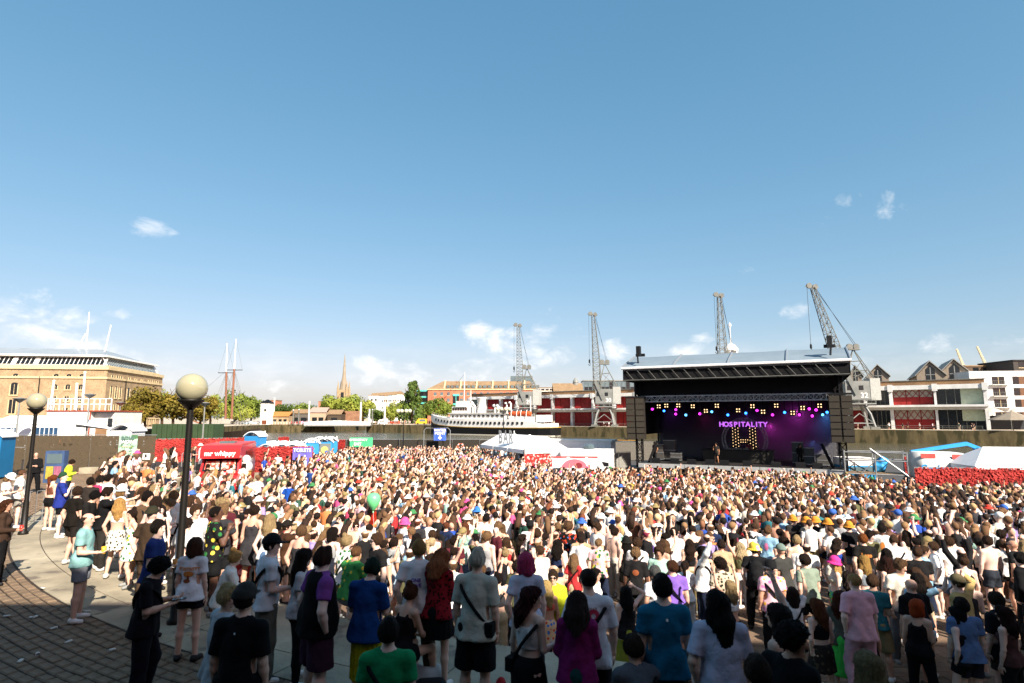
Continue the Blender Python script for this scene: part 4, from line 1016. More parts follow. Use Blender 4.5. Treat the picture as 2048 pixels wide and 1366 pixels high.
class SDF:
 def __init__(s, lo, hi, h):
  s.h = h; s.o = np.asarray(lo, float); n = np.ceil((np.asarray(hi) - s.o) / h).astype(int) + 1
  s.D = np.full(n, 1.0)
  s.ax = [s.o[i] + h * np.arange(n[i]) for i in range(3)]
 def cone(s, a, b, ra, rb, k=.02, flat=None, fs=1.0, cut=False):
  a = np.asarray(a, float); b = np.asarray(b, float)
  if a is b or np.allclose(a, b): b = a + 1e-5
  m = max(ra, rb) / min(1, fs) * (1 if fs >= 1 else fs) * 1.02 + k + 3 * s.h
  lo = np.minimum(a, b) - m; hi = np.maximum(a, b) + m
  i0 = np.maximum(0, np.floor((lo - s.o) / s.h).astype(int)); i1 = np.minimum(s.D.shape, np.ceil((hi - s.o) / s.h).astype(int) + 1)
  if (i1 <= i0).any(): return
  P = np.stack(np.meshgrid(*[s.ax[i][i0[i]:i1[i]] for i in range(3)], indexing='ij'), -1)
  ba = b - a; h = np.clip(((P - a) @ ba) / (ba @ ba), 0, 1)
  o = P - a - h[..., None] * ba
  if flat is not None:
   n = nrm(flat); o = o + (o @ n)[..., None] * n * (1 / fs - 1)
  d = np.sqrt((o * o).sum(-1)) - (ra + (rb - ra) * h)
  sl = tuple(slice(i0[i], i1[i]) for i in range(3))
  D = s.D[sl]
  if cut: s.D[sl] = np.maximum(D, -d); return
  hh = np.clip(.5 + .5 * (D - d) / k, 0, 1)
  s.D[sl] = D * (1 - hh) + d * hh - k * hh * (1 - hh)
 def grid(s): return np.meshgrid(*s.ax, indexing='ij')
 def clip(s, p, n):                     # keep the side the normal points away from
  X, Y, Z = s.grid(); n = nrm(n)
  s.D = np.maximum(s.D, (X - p[0]) * n[0] + (Y - p[1]) * n[1] + (Z - p[2]) * n[2])
 def mesh(s):
  D = s.D; h = s.h; S = D < 0; nx, ny, nz = D.shape
  cs = list(product((0, 1), repeat=3))
  cnt = sum(S[i:nx - 1 + i, j:ny - 1 + j, k:nz - 1 + k].astype(np.int8) for i, j, k in cs)
  act = (cnt > 0) & (cnt < 8); ii = np.argwhere(act); idx = np.full(act.shape, -1, np.int64); idx[act] = np.arange(len(ii))
  acc = np.zeros((len(ii), 3)); num = np.zeros(len(ii))
  for ca in cs:
   for axn in range(3):
    if ca[axn]: continue
    cb = list(ca); cb[axn] = 1
    da = D[ii[:, 0] + ca[0], ii[:, 1] + ca[1], ii[:, 2] + ca[2]]; db = D[ii[:, 0] + cb[0], ii[:, 1] + cb[1], ii[:, 2] + cb[2]]
    m = (da < 0) != (db < 0); t = np.where(m, da / np.where(m, da - db, 1), 0)
    pos = np.array(ca, float)[None] + t[:, None] * (np.array(cb) - np.array(ca))[None]
    acc += pos * m[:, None]; num += m
  Vt = s.o + h * (ii + acc / np.maximum(num, 1)[:, None])
  Q = []
  for axn in range(3):
   a = [slice(None)] * 3; b = [slice(None)] * 3; a[axn] = slice(0, -1); b[axn] = slice(1, None)
   A = S[tuple(a)]; B = S[tuple(b)]; e = np.argwhere(A != B); e = e[((e[:, (axn + 1) % 3] > 0) & (e[:, (axn + 2) % 3] > 0) & (e[:, (axn + 1) % 3] < D.shape[(axn + 1) % 3] - 1) & (e[:, (axn + 2) % 3] < D.shape[(axn + 2) % 3] - 1))]
   sg = A[e[:, 0], e[:, 1], e[:, 2]]
   u = np.zeros(3, int); v = np.zeros(3, int); u[(axn + 1) % 3] = 1; v[(axn + 2) % 3] = 1
   g = lambda o_: idx[e[:, 0] - o_[0], e[:, 1] - o_[1], e[:, 2] - o_[2]]
   q = np.stack([g(u + v), g(v), g(u * 0), g(u)], -1)
   q[~sg] = q[~sg][:, ::-1]
   Q.append(q)
  Q = np.concatenate(Q); Q = Q[(Q >= 0).all(1)]
  return Vt, Q

def rot_z(a): c, s = math.cos(a), math.sin(a); return np.array([[c, -s, 0], [s, c, 0], [0, 0, 1]])
def rot_x(a): c, s = math.cos(a), math.sin(a); return np.array([[1, 0, 0], [0, c, -s], [0, s, c]])

ARM = dict(down=((.17, -.03, -1), (.04, .22, -1)), hang=((.22, .05, -1), (.0, .35, -1)), phone=((.16, .18, -1), (-.30, .9, .22)), up=((.45, .30, .85), (-.05, .30, 1)), point=((.55, .75, .18), (.42, .85, .30)),
           fold=((.20, .18, -1), (-.95, .42, .12)), face=((.22, .35, -.95), (-.28, .40, .95)), pocket=((.34, -.28, -1), (-.22, .35, -1)), wave=((.75, .2, .35), (.15, .25, 1)), side=((.9, .1, .22), (.8, .35, .45)),
           hips=((.55, -.25, -.9), (-.72, .35, -.45)), cup=((.14, .05, -1), (-.12, 1, -.05)), head=((.75, .25, .65), (-.85, -.1, .55)), knee=((.10, .55, -.85), (-.15, .85, -.3)))
LEG = dict(stand=((.06, .0, -1), (.03, -.03, -1)), out=((.15, .02, -1), (.08, -.04, -1)), bent=((.10, .22, -1), (.05, -.22, -1)), fore=((.04, .30, -1), (.02, .02, -1)), aft=((.04, -.22, -1), (.02, -.42, -1)),
           sit=((.16, .95, -.05), (.02, .12, -1)), sitf=((.22, .92, .1), (-.1, .75, -.7)))
# arm right, arm left, leg right, leg left, lean forward, head yaw, head pitch
POSES = dict(
 stand=('down', 'down', 'stand', 'stand', .02, 0, 0), ease=('hang', 'pocket', 'out', 'bent', .03, 20, -4), phone=('phone', 'phone', 'stand', 'bent', .05, 0, -32),
 cup=('cup', 'down', 'out', 'stand', .02, -25, 0), cheer=('up', 'down', 'bent', 'stand', .05, 5, 8), bothup=('up', 'up', 'stand', 'out', .03, 0, 10),
 fold=('fold', 'fold', 'out', 'out', .0, 10, 0), drink=('face', 'down', 'stand', 'bent', -.02, -15, 8), pocket=('pocket', 'pocket', 'stand', 'out', .02, 15, 0),
 walk=('down', 'hang', 'fore', 'aft', .06, 0, -6), point=('point', 'down', 'out', 'stand', .05, -20, 2), lookl=('down', 'cup', 'stand', 'out', .02, 62, -4), lookr=('cup', 'hang', 'bent', 'stand', .02, -68, -6),
 hips=('hips', 'down', 'out', 'stand', .02, -15, 0), armhead=('head', 'down', 'bent', 'stand', .03, 10, -5), sit=('knee', 'knee', 'sit', 'sit', .22, 10, -8), wave=('wave', 'cup', 'stand', 'out', .04, 0, 6))

def skel(pose, sex):
 aR, aL, lR, lL, lean, hy, hp = POSES[pose]
 f = sex == 'f'; S = {}
 up = nrm((0, math.sin(lean), math.cos(lean))); S['up'] = up; rt = V3(1, 0, 0); fw = np.cross(up, rt); S['fw'] = fw
 hw = .086 if not f else .09; sw = {'m': .178, 'f': .152, 'h': .195}[sex]
 pel = V3(0, 0, 0); S['pel'] = pel
 S['neck'] = pel + up * .525; S['chest'] = pel + up * .34
 for sgn, sd, A, Lg in ((1, 'R', aR, lR), (-1, 'L', aL, lL)):
  m = V3(sgn, 1, 1)
  u, fo = (nrm(np.array(d) * m) for d in ARM[A])
  u = nrm(u[0] * rt + u[1] * fw + u[2] * up); fo = nrm(fo[0] * rt + fo[1] * fw + fo[2] * up)
  lift = .025 if u[2] > .2 else 0
  sh = pel + up * (.462 + lift) + rt * sgn * (sw - lift * .6) - fw * .012
  S['sh' + sd] = sh; S['el' + sd] = sh + u * .285; S['wr' + sd] = S['el' + sd] + fo * .245; S['ha' + sd] = fo
  S['ua' + sd] = u
  th, sn = (nrm(np.array(d) * m) for d in LEG[Lg])
  hip = pel + V3(sgn * hw, 0, -.045); S['hip' + sd] = hip; S['kn' + sd] = hip + th * .425; S['an' + sd] = S['kn' + sd] + sn * .405
  S['toe' + sd] = nrm(V3(sgn * .22, 1, 0))
 zmin = min(S['anR'][2], S['anL'][2])
 off = V3(0, 0, .085 - zmin)
 for k in list(S):
  if k in ('up', 'fw') or k[:2] in ('ua', 'ha') or k[:3] == 'toe': continue
  S[k] = S[k] + off
 Rh = rot_z(R(hy)) @ rot_x(R(hp)); S['Rh'] = Rh
 S['hc'] = S['neck'] + up * .052 + Rh @ V3(0, .022, .098)
 return S

LIMB = dict(m=1.0, f=.87, h=1.18); TOR = dict(m=1.0, f=.88, h=1.24)
def bounds(S, pad=.16):
 P = np.array([S[k] for k in S if isinstance(S[k], np.ndarray) and S[k].shape == (3,) and k not in ('up', 'fw') and k[:2] not in ('ua', 'ha') and k[:3] != 'toe'])
 lo = P.min(0) - pad; hi = P.max(0) + pad; lo[2] = min(lo[2], -.03); hi[2] += .05
 return lo, hi

def hand_mesh(w, d, n, curl, sgn, r=1.0):
 """palm and five bent fingers; w wrist, d direction, n palm normal"""
 mb = MB(); d = nrm(d); n = nrm(n - d * (n @ d)); x = np.cross(d, n) * sgn
 def P(a, b, c): return w + d * a + x * b + n * c
 mb.tube([P(-.03, 0, 0), P(.015, 0, 0)], [.026 * r, .03 * r], 7)
 a0 = len(mb.v)
 for t, wd, th in ((.0, .026, .02), (.04, .038, .018), (.085, .042, .014)):
  for k in range(8):
   g = 2 * math.pi * k / 8; mb.v.append(tuple(P(t, math.cos(g) * wd * r, math.sin(g) * th * r)))
 for i in range(2):
  for k in range(8): mb.f.append((a0 + i * 8 + k, a0 + i * 8 + (k + 1) % 8, a0 + (i + 1) * 8 + (k + 1) % 8, a0 + (i + 1) * 8 + k))
 mb.f.append(tuple(a0 + 16 + k for k in range(8)))
 for j, (off, ln) in enumerate(((-.031, .062), (-.011, .076), (.010, .072), (.030, .055))):
  p = P(.08, off * r, 0); ang = 0; pts = [p]
  for q in range(3):
   ang += curl * (.7, 1, .7)[q] + .05 * j
   p = p + (d * math.cos(ang) + n * math.sin(ang)) * ln * (.45, .32, .23)[q] + x * off * .05; pts.append(p)
  mb.tube(pts, [.0105 * r, .0095 * r, .009 * r, .006 * r], 5)
 p = P(.02, -.032 * r, .006); q = p + d * .035 - x * .022 + n * .012; t = q + d * .03 - x * .004 + n * (.006 + .014 * curl)
 mb.tube([p, q, t], [.014 * r, .012 * r, .008 * r], 5)
 return mb

def body_mesh(S, sex, h, hands=True):
 lo, hi = bounds(S); g = SDF(lo, hi, h); lf, tf = LIMB[sex], TOR[sex]; up, fw = S['up'], S['fw']; p = S['pel']; rt = V3(1, 0, 0)
 k = .03
 for sd in 'RL':
  g.cone(S['hip' + sd], S['kn' + sd], .088 * (lf if sex != 'f' else 1.0), .056 * lf, k); kn, an = S['kn' + sd], S['an' + sd]
  calf = kn + (an - kn) * .3 - V3(0, .012, 0)
  g.cone(kn, calf, .054 * lf, .057 * lf, k); g.cone(calf, an, .057 * lf, .036, k)
  to = S['toe' + sd]; g.cone(an + V3(0, 0, -.035) - to * .03, an + V3(0, 0, -.05) + to * .11, .036, .028, .02)
  g.cone(S['sh' + sd], S['el' + sd], .054 * lf, .041 * lf, .04); el, wr = S['el' + sd], S['wr' + sd]
  g.cone(el, el + (wr - el) * .35, .041 * lf, .041 * lf, .02); g.cone(el + (wr - el) * .3, wr, .042 * lf, .026 * lf, .02)
  g.cone(S['hip' + sd] - fw * .045 + up * .0, S['hip' + sd] - fw * .045 + up * .04, .085, .07, .05)
  if sex == 'f': g.cone(p + up * .335 + fw * .075 + rt * (.068 if sd == 'R' else -.068), p + up * .345 + fw * .08 + rt * (.068 if sd == 'R' else -.068), .052, .045, .04)
  g.cone(S['neck'] - up * .02, S['sh' + sd] + up * .005, .045 * lf, .048 * lf, .05)
 hipw = {'m': .145, 'f': .158, 'h': .18}[sex]; waist = {'m': .138, 'f': .118, 'h': .185}[sex]; chest = {'m': .158, 'f': .134, 'h': .18}[sex]
 g.cone(p - up * .02, p + up * .1, hipw, waist, .05, fw, .72); g.cone(p + up * .1, p + up * .33, waist, chest, .05, fw, .70); g.cone(p + up * .3, p + up * .41, chest, chest * .9, .05, fw, .68)
 g.cone(S['neck'] - up * .04, S['hc'] - up * .06, .054 * lf, .052 * lf, .035)
 Rh, hc = S['Rh'], S['hc']; Hd = lambda *a: hc + Rh @ V3(*a)
 xh = Rh @ V3(1, 0, 0)
 g.cone(Hd(0, -.018, .022), Hd(0, .012, .022), .088, .085, .02, xh, .86)
 g.cone(Hd(0, .022, -.03), Hd(0, .047, -.075), .064, .038, .03, xh, .95)
 g.cone(Hd(0, .088, .01), Hd(0, .108, -.026), .009, .014, .012)
 g.cone(Hd(-.03, .075, .028), Hd(.03, .075, .028), .016, .016, .015)
 for sx in (-1, 1): g.cone(Hd(sx * .078, -.008, .012), Hd(sx * .076, -.006, -.02), .02, .015, .008, xh, .6)
 Vt, Q = g.mesh()
 Fs = [Q]
 tris = []
 if hands:
  for sd, sgn in (('R', 1), ('L', -1)):
   d = S['ha' + sd]; n = np.cross(d, V3(0, 0, 1)) * -sgn
   n = nrm(-rt * sgn * .8 + fw * .2 + np.cross(d, rt) * .3) if abs(d[2]) > .6 else V3(0, 0, 1) * (1 if abs(d[0]) < .5 else .2) - fw * .6
   curl = .35 if d[2] < 0 else .55
   mb = hand_mesh(S['wr' + sd], d, nrm(n), curl, sgn, .93 if sex == 'f' else 1.05)
   b = len(Vt); Vt = np.concatenate([Vt, np.array(mb.v)])
   for f in mb.f:
    f = [i + b for i in f]
    for q in range(1, len(f) - 1): tris.append((f[0], f[q], f[q + 1]))
 if tris: Fs.append(np.array(tris))
 return Vt, Fs

def folds(g, amp, seed, fr=26):
 X, Y, Z = g.grid(); r_ = random.Random(seed); n = 0
 for _ in range(4):
  k = [r_.uniform(-1, 1) * fr, r_.uniform(-1, 1) * fr, r_.uniform(-.7, .7) * fr]; n = n + np.sin(X * k[0] + Y * k[1] + Z * k[2] + r_.uniform(0, 6) + 1.2 * np.sin(Z * fr * .45 + r_.uniform(0, 6)))
 th = np.arctan2(X, Y); n = n + 1.3 * np.sin(th * 7 + 2.2 * np.sin(Z * 11 + seed) + seed) * np.clip(1.35 - Z, .1, .6) / .4
 g.D = g.D + amp * n / 2.4

def garment(kind, S, sex, h, seed=0):
 lo, hi = bounds(S, .2); g = SDF(lo, hi, h); lf, tf = LIMB[sex], TOR[sex]; up, fw = S['up'], S['fw']; p = S['pel']; rt = V3(1, 0, 0)
 hipw = {'m': .145, 'f': .158, 'h': .18}[sex]; waist = {'m': .138, 'f': .118, 'h': .185}[sex]; chest = {'m': .158, 'f': .134, 'h': .18}[sex]
 def torso(e, loose=0.0):
  w2 = waist + e + loose; hh = max(hipw + e, w2)
  g.cone(p - up * .12, p + up * .1, hh + .012, w2, .05, fw, .82)
  for q in (-1, 1): g.cone(p - up * .1 + rt * q * .08 - fw * .035, p + up * .02 + rt * q * .08 - fw * .03, .128 + e * 1.3, .105 + e, .05)
  g.cone(p + up * .1, p + up * .33, w2, chest + e, .05, fw, .76); g.cone(p + up * .3, p + up * .41, chest + e, (chest + e) * .92, .05, fw, .72)
  if sex == 'f':
   for q in (-1, 1): g.cone(p + up * .335 + fw * .075 + rt * .068 * q, p + up * .345 + fw * .08 + rt * .068 * q, .052 + e, .045 + e, .05)
 if kind in ('t_shirt', 'baggy_t_shirt', 'jacket', 'long_sleeve', 'polo_shirt', 'vest'):
  ls = .012 if kind in ('t_shirt', 'polo_shirt') else .03
  e = .016 if kind != 'jacket' else .024
  torso(e, ls)
  ln = {'jacket': 1.0, 'long_sleeve': 1.0, 'vest': 0}.get(kind, .62 if kind != 'baggy_t_shirt' else .82)
  for sd in 'RL': g.cone(S['neck'] - up * .035, S['sh' + sd], .05 * lf + e, .054 * lf + .009, .05)
  folds(g, .010, seed)
  hem = {'jacket': -.07, 'vest': -.1, 'baggy_t_shirt': -.13}.get(kind, -.075)
  g.clip(p + up * hem, -up)
  for sd in 'RL':
   sh, el, wr = S['sh' + sd], S['el' + sd], S['wr' + sd]; r0 = .054 * lf + .013
   if ln > 0:
    g.cone(sh, sh + (el - sh) * min(1, ln), r0, (.041 * lf + .03) if ln < 1 else .041 * lf + .022, .035)
    if ln >= 1: g.cone(el, el + (wr - el) * .92, .041 * lf + .022, .03 * lf + .014, .03)
  if 0 < ln < 1:
   for sd in 'RL':
    # cut the sleeve square to the arm, only near the arm
    sh, u = S['sh' + sd], S['ua' + sd]; c = sh + u * .285 * ln
    X, Y, Z = g.grid(); al = (X - c[0]) * u[0] + (Y - c[1]) * u[1] + (Z - c[2]) * u[2]
    rad = np.sqrt(np.maximum(0, (X - c[0]) ** 2 + (Y - c[1]) ** 2 + (Z - c[2]) ** 2 - al ** 2))
    side = (X - p[0]) * (1 if sd == 'R' else -1)
    msk = (al > -.02) & (rad < .10) & (al < .14) & (side > .10)
    g.D = np.where(msk, np.maximum(g.D, al), g.D)
  g.cone(S['neck'] - up * .012 + fw * .012, S['neck'] + up * .2, .062, .09, cut=True)
 elif kind in ('tank_top', 'crop_top', 'bikini_top', 'dress'):
  torso(.010, .004)
  if kind == 'dress':
   k0 = (S['hipR'] + S['hipL']) / 2; kk = (S['knR'] + S['knL']) / 2; g.cone(k0 + up * .1, k0 + (kk - k0) * .62, hipw, hipw + .07, .06, fw, .8)
  folds(g, .004, seed)
  lo_ = {'tank_top': -.06, 'crop_top': .17, 'bikini_top': .27, 'dress': -.33}[kind]; hi_ = .40 if kind != 'bikini_top' else .37
  c = p + up * lo_; g.clip(c, -up); g.clip(p + up * hi_, up)
  for q in (-1, 1):
   a, b, c = p + up * .36 + fw * .1 + rt * q * .075, p + up * .485 - fw * .005 + rt * q * .085, p + up * .36 - fw * .115 + rt * q * .07
   g.cone(a, b, .018, .02, .012); g.cone(b, c, .02, .018, .012)
 elif kind in ('shorts', 'trousers', 'leggings', 'baggy_shorts'):
  e = {'shorts': .02, 'trousers': .024, 'leggings': .013, 'baggy_shorts': .035}[kind]; lt = lf if sex != 'f' else 1.0
  g.cone(p - up * .02, p + up * .1, hipw + e * .7, max(waist + .012, hipw * .9), .05, fw, .74)
  for sd in 'RL':
   hip, kn, an = S['hip' + sd], S['kn' + sd], S['an' + sd]
   g.cone(hip - fw * .045, hip - fw * .045 + up * .04, .085 + e * .7, .07 + e, .05)
   if kind in ('shorts', 'baggy_shorts'):
    t = .62 if kind == 'shorts' else .95
    if sex == 'f' and kind == 'shorts': t = .36
    g.cone(hip, hip + (kn - hip) * t, .09 * lt + e, .075 * lt + e * 1.5, .03)
   else:
    g.cone(hip, kn, .092 * lt + e, .064 * lf + e, .03); g.cone(kn, kn + (an - kn) * .45 - V3(0, .008, 0), .064 * lf + e, .061 * lf + e, .03); g.cone(kn + (an - kn) * .4, kn + (an - kn) * .95, .061 * lf + e, .045 * lf + e * .9, .02)
  folds(g, .005 if kind != 'leggings' else .0015, seed)
  g.clip(p + up * .085, up)
  if 'shorts' in kind:
   for sd in 'RL':
    hip, kn = S['hip' + sd], S['kn' + sd]; u = nrm(kn - hip); t = (.62 if kind == 'shorts' else .95)
    if sex == 'f' and kind == 'shorts': t = .36
    c = hip + (kn - hip) * t
    X, Y, Z = g.grid(); al = (X - c[0]) * u[0] + (Y - c[1]) * u[1] + (Z - c[2]) * u[2]
    sg = 1 if sd == 'R' else -1
    g.D = np.where((X * sg > -.005) & (al < .2), np.maximum(g.D, al), g.D)
 elif kind in ('skirt', 'long_skirt'):
  k0 = (S['hipR'] + S['hipL']) / 2; kk = (S['knR'] + S['knL']) / 2; t = .62 if kind == 'skirt' else 1.25
  g.cone(k0 + up * .13, k0 + up * .02, waist + .014, hipw + .026, .04, fw, .88); g.cone(k0 + up * .02, k0 + (kk - k0) * t, hipw + .026, hipw + (.075 if kind == 'skirt' else .06), .03, fw, .9)
  X, Y, Z = g.grid(); th = np.arctan2(X - p[0], Y - p[1]); dn = np.clip((p[2] + .05 - Z) / .3, 0, 1)
  g.D = g.D + .008 * dn * np.sin(th * 17 + 1.5 * np.sin(Z * 9))
  g.clip(p + up * .1, up); u = nrm(kk - k0); g.clip(k0 + (kk - k0) * t, u)
 elif kind in ('shoe_R', 'shoe_L'):
  g = SDF(np.minimum(S['anR'], S['anL']) - (.2, .2, .12), np.maximum(S['anR'], S['anL']) + (.2, .26, .12), min(h, .016))
  for sd in (kind[-1],):
   an, to = S['an' + sd], S['toe' + sd]
   g.cone(an + V3(0, 0, -.03) - to * .035, an + V3(0, 0, -.045) + to * .125, .044, .036, .02); g.cone(an - to * .01, an + V3(0, 0, -.03), .044, .05, .02)
   X, Y, Z = g.grid(); sg = (X - .5 * (S['anR'][0] + S['anL'][0])) * (1 if sd == 'R' else -1)
   g.D = np.where(sg > -.0, np.maximum(g.D, (an[2] - .083) - Z), g.D)
   g.D = np.where(sg > -.0, np.maximum(g.D, Z - (an[2] + .02)), g.D)
 return g.mesh()

def hair_mesh(style, h=.0125):
 lo, hi = V3(-.26, -.32, -.62 if 'long' in style or style == 'dreads' else -.32), V3(.26, .28, .3); g = SDF(lo, hi, h); X, Y, Z = g.grid(); th = np.arctan2(X, Y)
 x = V3(1, 0, 0)
 def cap(e): g.cone(V3(0, -.018, .022), V3(0, .012, .022), .088 + e, .085 + e, .02, x, .88)
 def face(y0=.045, dn=-.075):
  g.D = np.maximum(g.D, Y * .82 - Z * .45 - y0); g.D = np.maximum(g.D, dn - Z)
 if style in ('cap', 'cap_back', 'bucket_hat', 'beanie', 'sun_hat', 'headband', 'fedora'):
  if style == 'headband': cap(.024); g.D = np.maximum(g.D, np.abs(Z - .045 - Y * .15) - .016)
  elif style == 'beanie':
   g.cone(V3(0, -.015, .03), V3(0, -.005, .06), .108, .10, .02, x, .9); g.D = np.maximum(g.D, .02 + Y * .25 - Z)
  else:
   g.cone(V3(0, -.014, .045), V3(0, -.002, .06), .118, .110, .02, x, .93); g.D = np.maximum(g.D, .045 + Y * .1 - Z)
   if style in ('cap', 'cap_back'):
    s_ = 1 if style == 'cap' else -1
    b = SDF(lo, hi, h); b.cone(V3(0, s_ * .08, .05), V3(0, s_ * .135, .042), .085, .07, .01, (0, 0, 1), .16); g.D = np.minimum(g.D, b.D)
   else:
    w = .155 if style != 'sun_hat' else .2
    r_ = np.hypot(X, Y + .005); t = np.clip((r_ - .09) / (w - .09), 0, 1)
    zb = (.05 - .055 * t) if style == 'bucket_hat' else (.05 - .02 * t + .018 * np.sin(2 * th + 1.6) * t)
    g.D = np.minimum(g.D, np.maximum(np.abs(Z - zb) - .011, np.maximum(r_ - w, .07 - r_)))
  return g.mesh()
 g.D = g.D
 if style == 'buzz': cap(.009); face(.035, -.05)
 elif style == 'balding':
  cap(.012); face(.0, -.06); g.D = np.maximum(g.D, Z - .055)
 elif style == 'short': cap(.020); g.cone(V3(0, .03, .085), V3(0, -.04, .10), .05, .05, .03); g.D = g.D + .004 * np.sin(30 * th + 60 * Z) + .003 * np.sin(70 * Y + 50 * X); face(.05, -.06)
 elif style == 'quiff': cap(.016); g.cone(V3(0, .06, .10), V3(0, -.04, .105), .05, .05, .03); g.D = g.D + .005 * np.sin(60 * Y + 40 * X); face(.06, -.05)
 elif style == 'curly':
  g.cone(V3(0, -.025, .03), V3(0, .015, .05), .112, .105, .02); g.D = g.D + .014 * np.sin(95 * X + 20 * Z) * np.sin(90 * Y) * np.sin(85 * Z + 1) + .006 * np.sin(45 * X + 30 * Y); face(.055, -.075)
 elif style == 'bob':
  cap(.024)
  for s_ in (-1, 1): g.cone(V3(s_ * .07, -.015, .02), V3(s_ * .085, -.015, -.10), .04, .045, .03)
  g.cone(V3(0, -.06, .02), V3(0, -.07, -.10), .075, .07, .03); g.D = g.D + .004 * np.sin(34 * th + 6 * Z); face(.05, -.16)
 elif style in ('ponytail', 'bun', 'braids'):
  cap(.017); g.D = g.D + .003 * np.sin(34 * th); face(.045, -.07)
  if style == 'bun': g.cone(V3(0, -.055, .12), V3(0, -.06, .135), .05, .045, .015)
  elif style == 'ponytail':
   g.cone(V3(0, -.10, .055), V3(0, -.15, .03), .028, .035, .02); g.cone(V3(0, -.15, .03), V3(0, -.13, -.16), .04, .035, .02); g.cone(V3(0, -.13, -.16), V3(0, -.125, -.27), .035, .012, .02)
  else:
   for s_ in (-1, 1):
    for q in range(7): g.cone(V3(s_ * .075, -.05 - .004 * q, -.04 - .035 * q), V3(s_ * .075, -.055 - .004 * q, -.06 - .035 * q), .026 - .001 * q, .024, .008)
 else:   # long, long_wavy, long_curly, dreads
  cap(.022)
  wv = {'long': 0, 'long_wavy': .010, 'long_curly': .02, 'dreads': .004}[style]; wd = {'long': .082, 'long_wavy': .095, 'long_curly': .125, 'dreads': .10}[style]
  for s_ in (-1, 1):
   g.cone(V3(s_ * .068, -.02, .03), V3(s_ * .088, -.035, -.14), .04, .05, .03); g.cone(V3(s_ * .088, -.035, -.14), V3(s_ * .075, -.075, -.30), .05, .03, .03)
  ln = -.36 if style != 'long_curly' else -.27
  g.cone(V3(0, -.055, .03), V3(0, -.105, -.16), .085, wd, .03, (0, 1, 0), .7); g.cone(V3(0, -.105, -.16), V3(0, -.12, ln), wd, wd * .62, .03, (0, 1, 0), .55)
  fr = {'long': 44, 'long_wavy': 36, 'long_curly': 30, 'dreads': 34}[style]
  g.D = g.D + .005 * np.sin(fr * th + 5 * Z + 2 * np.sin(14 * Z)) + wv * np.sin(38 * Z + 3 * np.sin(5 * th)) * np.sin(9 * th + 1) * .8
  face(.05, -.6)
  # keep the face free of the curtains
  g.D = np.maximum(g.D, np.minimum(np.minimum(Y - .03, .07 - np.abs(X)), .02 - Z) )
 return g.mesh()

# ---- materials that take the object's own colour
M_skin = mat('skin', None, .5, .08, 6, 0, objcol=True, spec=.35)
M_fab = mat('fabric', None, .9, .12, 5, .55, 9, objcol=True, spec=.15)
M_hair = mat('hair', None, .65, .5, 11, .9, 30, objcol=True, spec=.15, stretch=(6, 6, 1))
M_hat = mat('hat_cloth', None, .85, .12, 9, .3, 80, objcol=True, spec=.2)
M_shoe = mat('shoe', None, .6, .15, 12, .2, 60, objcol=True)
def pattern_mat(name, mode, c2, c3=None, sc_=18):
 m = bpy.data.materials.new(name); m.use_nodes = True; t = m.node_tree; b = t.nodes['Principled BSDF']; L = t.links.new
 b.inputs['Roughness'].default_value = .9; b.inputs['Specular IOR Level'].default_value = .15
 oi = t.nodes.new('ShaderNodeObjectInfo'); tcn = t.nodes.new('ShaderNodeTexCoord'); mi = t.nodes.new('ShaderNodeMix'); mi.data_type = 'RGBA'
 L(oi.outputs['Color'], mi.inputs[6]); mi.inputs[7].default_value = (*srgb(c2), 1)
 if mode in ('hstripe', 'vstripe'):
  wv = t.nodes.new('ShaderNodeTexWave'); wv.bands_direction = 'Z' if mode == 'hstripe' else 'X'; wv.inputs['Scale'].default_value = sc_; L(tcn.outputs['Object'], wv.inputs[0])
  gt = t.nodes.new('ShaderNodeMath'); gt.operation = 'GREATER_THAN'; gt.inputs[1].default_value = .55; L(wv.outputs['Fac'], gt.inputs[0]); L(gt.outputs[0], mi.inputs[0]); base = mi.outputs[2]
 else:
  vo = t.nodes.new('ShaderNodeTexVoronoi'); vo.inputs['Scale'].default_value = sc_; L(tcn.outputs['Object'], vo.inputs[0])
  lt = t.nodes.new('ShaderNodeMath'); lt.operation = 'LESS_THAN'; lt.inputs[1].default_value = .38; L(vo.outputs['Distance'], lt.inputs[0]); L(lt.outputs[0], mi.inputs[0]); base = mi.outputs[2]
  if c3:
   sp = t.nodes.new('ShaderNodeSeparateColor'); L(vo.outputs['Color'], sp.inputs[0]); g2 = t.nodes.new('ShaderNodeMath'); g2.operation = 'GREATER_THAN'; g2.inputs[1].default_value = .55; L(sp.outputs[0], g2.inputs[0])
   m3 = t.nodes.new('ShaderNodeMath'); m3.operation = 'MULTIPLY'; L(g2.outputs[0], m3.inputs[0]); L(lt.outputs[0], m3.inputs[1])
   mj = t.nodes.new('ShaderNodeMix'); mj.data_type = 'RGBA'; L(m3.outputs[0], mj.inputs[0]); L(base, mj.inputs[6]); mj.inputs[7].default_value = (*srgb(c3), 1); base = mj.outputs[2]
 L(base, b.inputs['Base Color']); return m
PAT = dict(stripes=pattern_mat('striped_cloth', 'hstripe', '#1c1a1c', sc_=7), pinstripe=pattern_mat('pinstripe_cloth', 'vstripe', '#8f9099', sc_=9), floral=pattern_mat('floral_cloth', 'spots', '#c06fa0', '#d9a63c', 13), leafy=pattern_mat('leafy_cloth', 'spots', '#2f6b3a', '#e2c64a', 11),
           tiedye=pattern_mat('tie_dye_cloth', 'spots', '#e98fb0', '#7fd0c8', 6), bright=pattern_mat('bright_print_cloth', 'spots', '#d0482f', '#3d77c2', 15), lace=pattern_mat('lace_cloth', 'spots', '#240a0c', None, 26), rasta=pattern_mat('rainbow_cloth', 'hstripe', '#d9b53a', sc_=13), camo=pattern_mat('mottled_cloth', 'spots', '#4c4434', '#2a2a22', 16))

